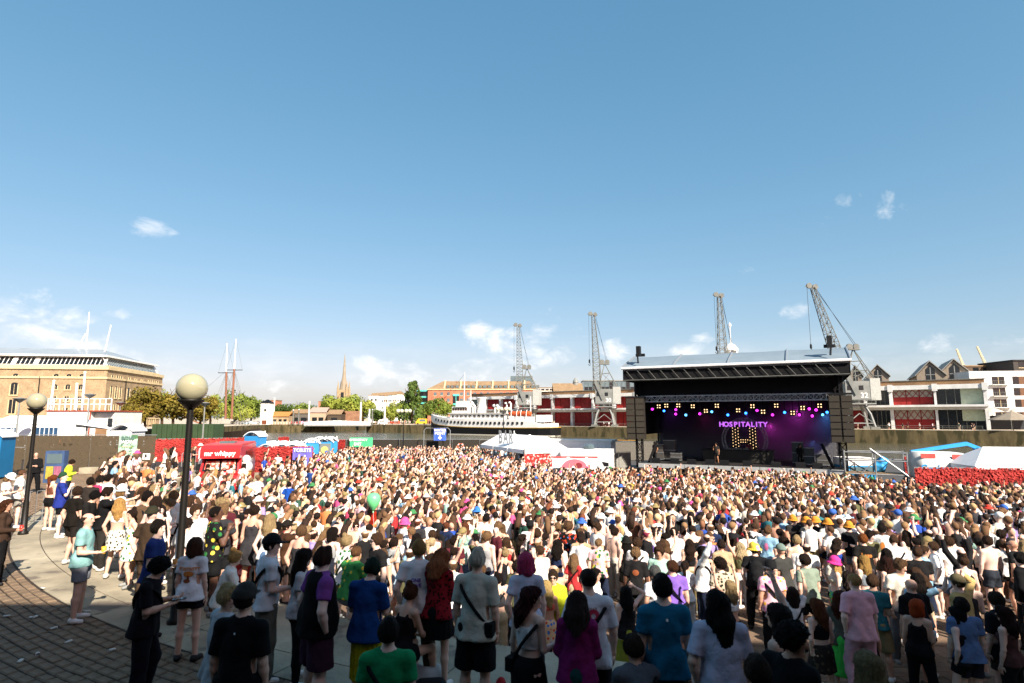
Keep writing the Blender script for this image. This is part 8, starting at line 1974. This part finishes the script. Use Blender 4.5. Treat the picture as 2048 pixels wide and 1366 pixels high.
back_print('orange back print', text_mesh('Lazo', .12, .002, bold=.004), M_po, .05)
back_print('flower back print', disc(.06, .06), M_pk, .06); back_print('flower back print', disc(.035, .035), M_pg, -.03)
back_print('teal tee', disc(.012, .014), M_txtw, .135)
back_print('shaded charcoal cap', disc(.008, .008), M_txtw, .14)

# ---- drinks, bottles and bags on the ground and in hands
M_cup = mat('plastic_cup', '#dcd9d0', .4, .05, 5)
def cup(loc, label, m=M_cup, lying=False):
 o = MB().lathe([(.028, 0), (.030, .003), (.040, .115), (.036, .115), (.028, .01)], n=12).build('cup', m, None, True, loc)
 if lying: o.rotation_euler = (R(88), 0, rnd.uniform(0, 6)); o.location.z += .012; o.scale = (.8, .45, .8)
 tag(o, label, 'cup', 'cups'); return o
for short, c, lb in (('mint polo', '#d9a83a', 'amber drink held by the mint polo shirt'), ('royal blue tee', '#c8873a', 'orange drink held beside the near lamp post'), ('tank top with cup', '#e4e2de', 'white cup held by the tank top and leggings'), ('shirtless pale trousers', '#e4e2de', 'white cup held by the shirtless person in pale trousers'), ('dark brown jacket', '#c03a30', 'red cup held at the left edge')):
 o, S, pose, sex, lod, top, Y = HOBJ[short]; sd_ = 'R'
 p = o.matrix_basis @ Vector(S['wr' + sd_] + S['ha' + sd_] * .09 + V3(0, 0, -.02)); cup(p, lb, mat('drink_' + c[1:], c, .3))
for short in ('shaded phone reader', 'phone looker'):
 o, S, pose, sex, lod, top, Y = HOBJ[short]; p = o.matrix_basis @ Vector(S['wrR'] + S['haR'] * .11 + V3(0, 0, .03)); ph = MB().box((0, 0, 0), (.075, .15, .009)).build('phone', M_black, None, False, p, o.rotation_euler.z); MB().box((0, 0, .0055), (.068, .14, .001)).build('screen', M_midglass, ph); tag(ph, f'dark phone held by the {short}', 'phone', 'phones in hands')
litter = [(20, 1235), (65, 1240), (100, 1262), (75, 1310), (60, 1238), (230, 1302), (88, 1180), (180, 1225), (35, 1330), (130, 1290)]
for i, (px, py) in enumerate(litter):
 Y = (CAMZ - TERR) / -(at(px, py, 1.0).z - CAMZ); q = at(px, py, Y)
 cup((q.x, q.y, TERR + .02), f'discarded pale cup lying on the cobbles, {ORD[i]} of the litter from the left', mat('crushed_cup', '#c9c6bd', .5), True)
for i, px in enumerate((803, 819)):
 Y = (CAMZ - TERR) / -(at(px, 1312, 1.0).z - CAMZ); q = at(px, 1312, Y); b = empty('bottle', (q.x, q.y, TERR + .004)); tag(b, f'red topped bottle on the stone by the heaped bag, {["left", "right"][i]} of two', 'bottle', 'two bottles on the stone')
 MB().lathe([(.036, 0), (.036, .16), (.014, .21), (.014, .235)], n=12).build('body', mat('bottle_brown', '#3a1f14', .2), b, True); MB().lathe([(.017, .235), (.019, .27), (.017, .275)], n=10).build('cap', mat('cap_red', '#a8342c', .4), b)
q = at(835, 1322, 7.9); bg_ = empty('heaped_jacket', (q.x, 7.9, TERR)); tag(bg_, 'white jacket and dark bag heaped on the stone by the bottles', 'jacket')
g = SDF((-.5, -.4, -.05), (.5, .4, .4), .022); g.cone((-.2, 0, .08), (.2, .03, .1), .16, .14, .05); X_g, Y_g, Z_g = g.grid(); g.D = g.D + .025 * np.sin(22 * X_g + 9 * Z_g) * np.sin(19 * Y_g + 3); g.clip((0, 0, .005), (0, 0, -1)); link('jacket', np_mesh('jacket', *g.mesh(), True), mat('jacket_white', '#bdbdbd', .9), bg_)
g = SDF((-.5, -.5, -.05), (.5, .5, .4), .022); g.cone((.1, -.2, .06), (.3, -.15, .07), .12, .1, .04); g.clip((0, 0, .005), (0, 0, -1)); link('bag', np_mesh('bag', *g.mesh(), True), mat('bag_black', '#17171a', .8), bg_)
q = at(1000, 1348, 7.0); rb_ = empty('red_bag', (q.x, 7.0, TERR)); tag(rb_, 'red cloth bag hanging low between cream tee and white crop top', 'bag'); g = SDF((-.3, -.3, -.05), (.3, .3, .7), .022); g.cone((0, 0, .15), (0, 0, .42), .15, .06, .05); X_g, Y_g, Z_g = g.grid(); g.D = g.D + .012 * np.sin(30 * X_g + 8 * Z_g); link('cloth', np_mesh('cloth', *g.mesh(), True), mat('bag_red', '#b01c22', .8), rb_)
# green balloon
bl2 = at(747, 1004, HOBJ['orange crop top'][6] - .3); bo = empty('balloon', bl2); tag(bo, 'pale green balloon floating above the orange crop top', 'balloon')
MB().lathe([(.02, -.27), (.05, -.24), (.16, -.1), (.22, .06), (.2, .18), (.12, .26), (.02, .285)], n=18).build('balloon', mat('balloon_green', '#6fd08a', .25, .03, 2, spec=.5), bo, True); MB().lathe([(.03, -.31), (.008, -.27)], n=8).build('knot', mat('balloon_green', '#6fd08a'), bo)
MB().tube([(0, 0, -.3), (.03, .02, -.7), (.0, .05, -1.0)], .004, 4).build('string', M_txtw, bo)

# ---- everybody else
OBST = [(-19, -8, 29, 40.5)]      # van
def blocked(x, y):
 # stage, tents, screens in plan
 c, s_ = math.cos(sang), math.sin(sang); lx = (x - mid.x) * c + (y - mid.y) * s_; ly = -(x - mid.x) * s_ + (y - mid.y) * c
 if ly > -2.9: 
  if -10.5 < lx < 40: return True
 r = math.hypot(x - C0.x, y - C0.y); a = math.degrees(math.atan2(y - C0.y, x - C0.x)) % 360
 if A0 < a < A1 and r > 26.6:
  pxx = proj((x, y, 3.2))[0]
  if r > 30.0 or y < 10.5 or pxx < 165 + (y - 10) * 4 or rnd.random() < .1: return True
 if x < -10 and y > 29.5 and y < 40 and x < -9.5 - (y - 30) * .1 and (x > -17.5): return abs(x - (at(455, 900, y).x + .3)) < 2.1
 if y > 39.5 and x < -.365 * y + .2 - .0 and x < at(632, 900, y).x: return True     # toilets and screens
 if x < at(330, 900, y).x and y > 30: return True
 if y > 76.5: return True
 # bar tent, banner and generator
 bc_, bs_ = math.cos(bt.rotation_euler.z), math.sin(bt.rotation_euler.z); tx = (x - bt.location.x) * bc_ + (y - bt.location.y) * bs_; ty = -(x - bt.location.x) * bs_ + (y - bt.location.y) * bc_
 if -1 < tx < bl + .5 and ty > .8: return True
 if x > 3.2 and y > 48.5: return True
 if x > 24.5 and y > 35.5: return True
 return False
def density(x, y):
 px, py, _ = proj((x, y, float(bowl(x, y)) + 1.7))
 if not (-60 < px < 2330): return 0
 d = 2.3
 if y < 14: d = 1.15
 elif y < 18: d = 1.7
 if x < -5 and y < 22: d = 2.2
 if px < 620 and y > 20: d = 1.4
 if px < 520 and y > 24: d = .8
 if y > 44: d = 1.5
 if y > 60: d = 1.0
 if y > 70: d = .5
 if 34 < y < 46 and x > 4: d = 3.0
 return d
cells = {}
def ok(x, y, r):
 cx, cy = int(math.floor(x)), int(math.floor(y))
 for i in (-1, 0, 1):
  for j in (-1, 0, 1):
   for (a, b) in cells.get((cx + i, cy + j), ()):
    if (a - x) ** 2 + (b - y) ** 2 < r * r: return False
 return True
for (x, y) in POS: cells.setdefault((int(math.floor(x)), int(math.floor(y))), []).append((x, y))
folk = []
for t in range(60000):
 x = rnd.uniform(-24, 40); y = rnd.uniform(8.8, 76)
 d = density(x, y)
 if d <= 0 or rnd.random() > d / 3.0 or blocked(x, y): continue
 r = .42 if d > 1.6 else .55
 # clumps: friends stand together, gaps between
 if d < 1.3 and mnoise.noise(Vector((x * .45, y * .45, 3))) < -.12: continue
 if y < 17:
  ppx = proj((x, y, ground_z(x, y) + 1))[0]
  if any(h_[4] > y - .2 and h_[4] - y < 3.5 and abs(ppx - h_[0]) < 220 / y for h_ in NAMED): continue
 if not ok(x, y, r): continue
 cells.setdefault((int(math.floor(x)), int(math.floor(y))), []).append((x, y)); folk.append((x, y))
print('folk', len(folk))
folk.sort(key=lambda p: p[1] + .15 * abs(p[0]) + (60 if proj((p[0], p[1], 1.5))[0] > 2075 else 0))

TOPC = [('white', '#e8e7e4', 40), ('black', '#1b1a1b', 22), ('charcoal', '#333235', 6), ('grey', '#8f8f90', 6), ('navy', '#1f2a48', 4), ('cream', '#d9d0c0', 7), ('pale pink', '#d8b0b4', 3), ('hot pink', '#c8507e', 1), ('red', '#a83032', 2), ('sky blue', '#8ab2cc', 3), ('royal blue', '#27489a', 2), ('olive', '#58563a', 3), ('forest green', '#2a4c3e', 2), ('mint', '#a4c8b8', 1.5), ('yellow', '#c9b24a', .8), ('orange', '#c87a48', .8), ('lilac', '#9886b8', 1.5), ('brown', '#54402f', 3), ('tan', '#ae9878', 2), ('maroon', '#522028', 1.5), ('teal', '#2b6870', 1)]
BOTC = [('black', '#151517', 10), ('navy', '#20283c', 4), ('blue denim', '#4d6482', 5), ('khaki', '#8a7b58', 4), ('grey', '#6c6c6e', 4), ('white', '#dcdad6', 2), ('beige', '#b8a888', 3), ('olive', '#4c4c34', 2)]
HAIRC = [('#1a120e', 5), ('#2e2018', 8), ('#4a3424', 8), ('#6a4e36', 6), ('#8a6a4a', 4), ('#b0946a', 2.6), ('#cdb48a', 1.4), ('#70402a', 1.4), ('#a03a56', .25)]
def pick(L): 
 tot_ = sum(q[-1] for q in L); v = rnd.random() * tot_
 for q in L:
  v -= q[-1]
  if v <= 0: return q
 return L[-1]
MP = ['stand', 'ease', 'phone', 'cup', 'stand', 'ease', 'pocket', 'cup', 'cheer', 'fold', 'pocket', 'lookl', 'bothup', 'drink']; FP = ['stand', 'ease', 'phone', 'stand', 'ease', 'hips', 'lookr', 'lookr', 'wave', 'hips', 'bothup', 'drink']
POSEW = dict(stand='standing', ease='standing at ease', phone='holding a phone', cup='holding a drink', cheer='one arm raised', fold='arms folded', pocket='hands in pockets', lookl='looking left', lookr='looking right', bothup='both arms raised', hips='hand on hip', wave='waving', drink='drinking')
used = set(r_[13] for r_ in HERO)
NIND = 300 - len(HERO) - 4
_t0 = _t.time()
def nearest_named(px, py, x, y):
 b = min(NAMED, key=lambda n: (n[3] - x) ** 2 + (n[4] - y) ** 2); dx = px - b[0]; dy = py - b[1]
 if abs(dx) > abs(dy) * .9: rel = 'right of' if dx > 0 else 'left of'
 else: rel = 'beyond' if dy < 0 else 'in front of'
 return rel, b[2]
for (x, y) in folk[:NIND]:
 sex = 'f' if rnd.random() < .45 else 'm'; z = ground_z(x, y); hgt = rnd.gauss(1.78, .06) if sex == 'm' else rnd.gauss(1.66, .05)
 px, py, _ = proj((x, y, z + hgt)); rel, nm = nearest_named(px, py, x, y)
 for tries in range(60):
  pose = rnd.choice(MP if sex == 'm' else FP); tc_ = pick(TOPC); bc_ = pick(BOTC); pat = None
  tk = rnd.choice(['t_shirt'] * 5 + ['baggy_t_shirt', 'tank_top', 'jacket'] if sex == 'm' else ['t_shirt', 't_shirt', 'crop_top', 'crop_top', 'tank_top', 'tank_top', 'dress', 'bikini_top'])
  bk_ = rnd.choice(['shorts', 'shorts', 'trousers', 'baggy_shorts'] if sex == 'm' else ['shorts', 'skirt', 'leggings', 'trousers'])
  hat = None
  if rnd.random() < .09: hn, hc, _w = pick([('black', '#141416', 4), ('white', '#e2e0da', 3), ('pink', '#d8508c', 1), ('green', '#3c7a4a', 1), ('blue', '#3a62b0', 1), ('khaki', '#8a7a50', 2)]); hat = (rnd.choice(['cap', 'cap_back', 'bucket_hat', 'bucket_hat']), hc)
  shirtless = sex == 'm' and rnd.random() < .05
  gname = {'t_shirt': 'tee', 'baggy_t_shirt': 'baggy tee', 'tank_top': 'tank top', 'jacket': 'jacket', 'crop_top': 'crop top', 'dress': 'dress', 'bikini_top': 'bikini top'}[tk]
  ptxt = ''
  if tk in ('t_shirt', 'dress') and rnd.random() < .16: pat = rnd.choice(['floral', 'stripes', 'tiedye', 'leafy', 'bright']); ptxt = {'floral': 'floral ', 'stripes': 'striped ', 'tiedye': 'tie-dye ', 'leafy': 'leafy print ', 'bright': 'bright print '}[pat]
  what = 'shirtless person' if shirtless else f'person in {tc_[0]} {ptxt}{gname}'
  lbl = what + ('' if tk == 'dress' and not shirtless else (' and ' if not shirtless else ' in ') + f'{bc_[0]} {bk_.replace("_", " ")}') + (f', {hn} {hat[0].replace("_back", "").replace("_", " ")}' if hat else '') + f', {rel} the {nm}'
  if len(lbl.split()) <= 16 and lbl not in used: break
 used.add(lbl)
 hs = rnd.choice(['short', 'short', 'quiff', 'buzz', 'curly', 'balding'] if sex == 'm' else ['long', 'long_wavy', 'long_wavy', 'ponytail', 'bun', 'bob', 'long_curly'])
 if hat and hs in ('curly', 'bun', 'quiff', 'short'): hs = 'buzz' if sex == 'm' else 'long'
 facing = math.degrees(math.atan2(-(mid.x - x), (mid.y - y)))        # towards the stage
 yaw = facing + rnd.gauss(0, 22)
 if rnd.random() < .14: yaw += rnd.choice([90, -90, 150, 200])
 ex = []
 if rnd.random() < .10: ex.append('strap')
 if rnd.random() < .06: ex.append('backpack')
 if rnd.random() < .25: ex.append('shades')
 po, pS = add_person((x, y, z), R(yaw), sex, pose, 1, hgt, rnd.choice(SK if rnd.random() < .4 else SK[:3]), (hs, pick(HAIRC)[0]), None if shirtless else ((tk, tc_[1], pat) if pat else (tk, tc_[1])), None if tk == 'dress' and not shirtless else (bk_, bc_[1]), rnd.choice([WHT, WHT, BLK, '#8a8a88']), hat, ex, lbl, 'people standing in the crowd')
 if tk in ('t_shirt', 'baggy_t_shirt') and not pat and not shirtless and rnd.random() < .4:
  k = ('print', tk, pose, sex, rnd.randrange(3))
  if k not in CACHE:
   HOBJ['_'] = (po, pS, pose, sex, 1, (tk,), y); back_print('_', disc(*((.07, .06), (.09, .02), (.045, .09))[k[4]]), None, .03)
   o_ = [c for c in po.children if c.name.startswith('back_print')][-1]; CACHE[k] = o_.data; o_.data.materials.append(None)
  else: o_ = link('back_print', CACHE[k], None, po)
  o_.material_slots[0].link = 'OBJECT'; o_.material_slots[0].material = rnd.choice([M_po, M_pb, M_pr, M_pp, M_pk, M_pg, M_txtw, M_black])
print('individuals', round(_t.time() - _t0, 1))

# people on the stage
def stage_person(x, y, yaw, sex, pose, top, bottom, hair, label, extra=()):
 p = sw(x, y, DZ); o, S = add_person(p, sang + R(yaw), sex, pose, 1, 1.8, '#a87858', hair, top, bottom, BLK, None, extra, label, 'people on the stage'); return o, S
mo, mS = stage_person(-1.55, 1.9, 165, 'm', 'drink', ('t_shirt', '#2c2926'), ('shorts', '#1f1d1c'), ('short', '#1a120e'), 'person in dark tee and shorts speaking into a microphone on stage')
mp_ = mo.matrix_basis @ Vector(mS['wrR'] + mS['haR'] * .09); mk = MB().lathe([(.014, -.12), (.017, .0), (.03, .03), (.03, .06), (.01, .08)], n=8).build('microphone', M_black, None, True, mp_); tag(mk, 'black microphone held up by the person at the stage front', 'microphone')
stage_person(.75, 6.15, 180, 'm', 'phone', ('t_shirt', '#6a3038'), ('trousers', BLK), ('short', '#241812'), 'person in dark red tee behind the desk on stage')
stage_person(5.0, 3.0, 200, 'm', 'pocket', ('jacket', '#0e0e10'), ('trousers', '#101012'), ('short', '#1a120e'), 'person in black standing at the right side of the stage')
stage_person(-6.9, 1.9, 150, 'm', 'ease', ('t_shirt', '#141416'), ('trousers', '#141416'), ('short', '#1a120e'), 'person in black by the equipment at the left side of the stage')

# ---- the rest of the crowd as one mass
def low_person(kind, arms, sex, hy=0.0, hp=0.0, q_=0):
 """a light full figure: arrays of vertices, quads/tris and a part number per vertex"""
 mb = MB(); part = []
 def mark(p): part.extend([p] * (len(mb.v) - len(part)))
 f = sex == 'f'; sw_ = .155 if f else .185; w_ = .115 if f else .14
 def loft(rows, n=8 - 2 * q_):
  a = len(mb.v)
  for (z, rx, ry, cy) in rows:
   for k in range(n): t = 2 * math.pi * k / n; mb.v.append((rx * math.cos(t), cy + ry * math.sin(t), z))
  for i in range(len(rows) - 1):
   for k in range(n): mb.f.append((a + i * n + k, a + i * n + (k + 1) % n, a + (i + 1) * n + (k + 1) % n, a + (i + 1) * n + k))
  mb.f.append(tuple(a + (len(rows) - 1) * n + k for k in range(n)))
 loft([(.90, .165, .12, 0), (1.08, w_ + .025, .11, 0), (1.30, sw_ - .015, .12, 0), (1.43, sw_ - .01, .09, 0), (1.49, .07, .06, 0)]); mark(0)
 for s_ in (-1, 1): mb.tube([(s_ * .09, 0, .95), (s_ * .09, .01, .5)], [.105, .075], 5 - q_, False)
 mark(1)
 for s_ in (-1, 1): mb.tube([(s_ * .09, .01, .5), (s_ * .095, 0, .04)], [.062, .045], 5 - q_, False)
 mark(2)
 mb.tube([(0, 0, 1.46), (0, .01, 1.56)], .055, 5 - q_, False); mb.sph((0, .02, 1.635), (.078, .092, .115), 7 - q_, 5 - q_)
 mark(2)
 for s_ in (-1, 1):
  up_ = (arms == 2) or (arms == 1 and s_ == 1) or (arms == 4 and s_ == -1)
  sh = (s_ * sw_, 0, 1.41)
  if up_: el, wr = (s_ * (sw_ + .12), .08, 1.62), (s_ * (sw_ + .04), .14, 1.88)
  elif arms == 3: el, wr = (s_ * (sw_ + .06), .02, 1.15), (s_ * .06, .22, 1.2)
  else: el, wr = (s_ * (sw_ + .06), -.01, 1.14), (s_ * (sw_ + .05), .08, .9)
  m_ = tuple(np.array(sh) * .4 + np.array(el) * .6); mb.tube([sh, m_], [.066, .062], 5 - q_, False); mark(0)
  mb.tube([m_, el, wr, tuple(np.array(wr) + (np.array(wr) - np.array(el)) * .3)], [.046, .042, .03, .034], 5 - q_); mark(2)
 if kind == 'short': mb.sph((0, -.005, 1.668), (.09, .10, .10), 7 - q_, 5 - q_)
 elif kind == 'long': mb.sph((0, -.005, 1.668), (.092, .102, .102), 7 - q_, 5 - q_); mb.tube([(0, -.07, 1.66), (0, -.11, 1.48), (0, -.12, 1.28)], [.085, .10, .06], 6)
 elif kind == 'bun': mb.sph((0, -.005, 1.668), (.088, .10, .10), 7 - q_, 5 - q_); mb.sph((0, -.06, 1.78), .045, 5, 4)
 elif kind in ('cap', 'bucket'): mb.sph((0, -.0, 1.68), (.098, .108, .095), 7 - q_, 5 - q_)
 mark(3)
 if kind == 'bucket': mb.lathe([(.10, 1.685), (.16, 1.64), (.155, 1.63), (.10, 1.67)], n=9); mark(3)
 if kind == 'cap': mb.box((0, .13, 1.675), (.14, .12, .02)); mark(3)
 # slide hair and head back so that the face stays free
 V = np.array(mb.v); pt = np.array(part); V[pt == 3, 1] -= .022; V[pt == 3, 2] += .012
 hd_ = (V[:, 2] > 1.53) & (pt >= 2) & (np.abs(V[:, 0]) < .17) | ((pt == 3)); c_, s_ = math.cos(hy), math.sin(hy); x_, y_ = V[hd_, 0].copy(), V[hd_, 1].copy(); V[hd_, 0] = x_ * c_ - y_ * s_; V[hd_, 1] = x_ * s_ + y_ * c_ + (V[hd_, 2] - 1.5) * hp
 q4 = [f_ for f_ in mb.f if len(f_) == 4]; tri = []
 for f_ in mb.f:
  if len(f_) != 4:
   for k in range(1, len(f_) - 1): tri.append((f_[0], f_[k], f_[k + 1]))
 for (a, b, c, d) in q4: tri += [(a, b, c), (a, c, d)]
 return V, np.array(tri), pt
st_ = rnd.getstate(); VAR = [(low_person(k, a, s_, rnd.uniform(-.7, .7), rnd.uniform(-.1, .35)), k, s_) for k, s_ in (('short', 'm'), ('short', 'm'), ('cap', 'm'), ('bucket', 'm'), ('long', 'f'), ('long', 'f'), ('bun', 'f'), ('bucket', 'f')) for a in (0, 1, 2, 3, 4)]; rnd.setstate(st_); VARF = [(low_person(k, a, s_, rnd.uniform(-.7, .7), rnd.uniform(-.1, .35), 1), k, s_) for k, s_ in (('short', 'm'), ('short', 'm'), ('cap', 'm'), ('bucket', 'm'), ('long', 'f'), ('long', 'f'), ('bun', 'f'), ('bucket', 'f')) for a in (0, 1, 2, 3, 4)]
wts = [{0: 6, 3: 5, 1: .7, 2: .35, 4: .6}[i % 5] * (1 if v[1] in ('short', 'long') else .16) for i, v in enumerate(VAR)]
rest = folk[NIND:]
# people on the far quay, too small to tell apart
for k in range(46):
 t = rnd.choice([rnd.uniform(-18, 60), rnd.uniform(60, 150), rnd.uniform(85, 150)]); q = quay(t, rnd.uniform(1.0, 7.5)); rest.append((q.x, q.y, QZ))
for k in range(40): rest.append((rnd.uniform(-62, -35), rnd.uniform(262, 270), QZ))
for k in range(22): rest.append((at(rnd.uniform(305, 345), 860, 70).x, rnd.uniform(68, 76), TERR))
Vs, Ts, Cs = [], [], []; n0 = 0
for p in rest:
 x, y = p[0], p[1]; z = p[2] if len(p) > 2 else ground_z(x, y)
 vi = rnd.choices(range(len(VAR)), wts)[0]
 if y < 36 and vi % 5 in (1, 2, 4) and rnd.random() < .75: vi -= vi % 5
 (V, T, pt), kind, sex = VAR[vi] if y < 30 else VARF[vi]
 yaw = math.atan2(-(mid.x - x), (mid.y - y)) + rnd.gauss(0, .45)
 if len(p) > 2: yaw = rnd.uniform(0, 6.28)
 elif rnd.random() < .16: yaw += rnd.uniform(1.2, 5)
 s_ = rnd.gauss(1.0, .048) * (.95 if sex == 'f' else 1.0); wd = rnd.gauss(1.06, .06); c, sn = math.cos(yaw) , math.sin(yaw)
 W = V * (s_ * wd, s_ * wd, s_)
 lean = rnd.gauss(0, .03); W = W + np.stack([W[:, 2] * lean, W[:, 2] * rnd.gauss(0, .025), np.zeros(len(W))], -1)
 W = np.stack([x + W[:, 0] * c - W[:, 1] * sn, y + W[:, 0] * sn + W[:, 1] * c, z + W[:, 2]], -1)
 sk = srgb(rnd.choice(SK if rnd.random() < .35 else SK[:4])); tc_ = srgb(pick(TOPC)[1]); bc_ = srgb(pick(BOTC)[1]); hc_ = srgb(pick(HAIRC)[0])
 if kind in ('cap', 'bucket'): hc_ = srgb(pick([('#141416', 4), ('#e2e0da', 4), ('#d8508c', 1), ('#3c7a4a', 1), ('#3a62b0', 1), ('#8a7a50', 2), ('#c84030', 1)])[0])
 if rnd.random() < .10: tc_ = sk
 pal = np.array([tc_, bc_, sk, hc_])
 Vs.append(W); Ts.append(T + n0); Cs.append(pal[pt]); n0 += len(W)
Vs = np.concatenate(Vs); Ts = np.concatenate(Ts); Cs = np.concatenate(Cs)
me = np_mesh('crowd', Vs, Ts, True)
ca = me.color_attributes.new('Col', 'FLOAT_COLOR', 'POINT'); ca.data.foreach_set('color', np.concatenate([Cs, np.ones((len(Cs), 1))], 1).astype(np.float32).ravel())
m = bpy.data.materials.new('crowd_clothes'); m.use_nodes = True; t_ = m.node_tree; at_n = t_.nodes.new('ShaderNodeAttribute'); at_n.attribute_name = 'Col'
t_.links.new(at_n.outputs['Color'], t_.nodes['Principled BSDF'].inputs['Base Color']); t_.nodes['Principled BSDF'].inputs['Roughness'].default_value = .8; t_.nodes['Principled BSDF'].inputs['Specular IOR Level'].default_value = .2
crowd = link('crowd', me, m); tag(crowd, 'dense festival crowd filling the amphitheatre up to the stage', 'crowd', None, 'stuff')
print('crowd', len(rest), 'tris', len(Ts))
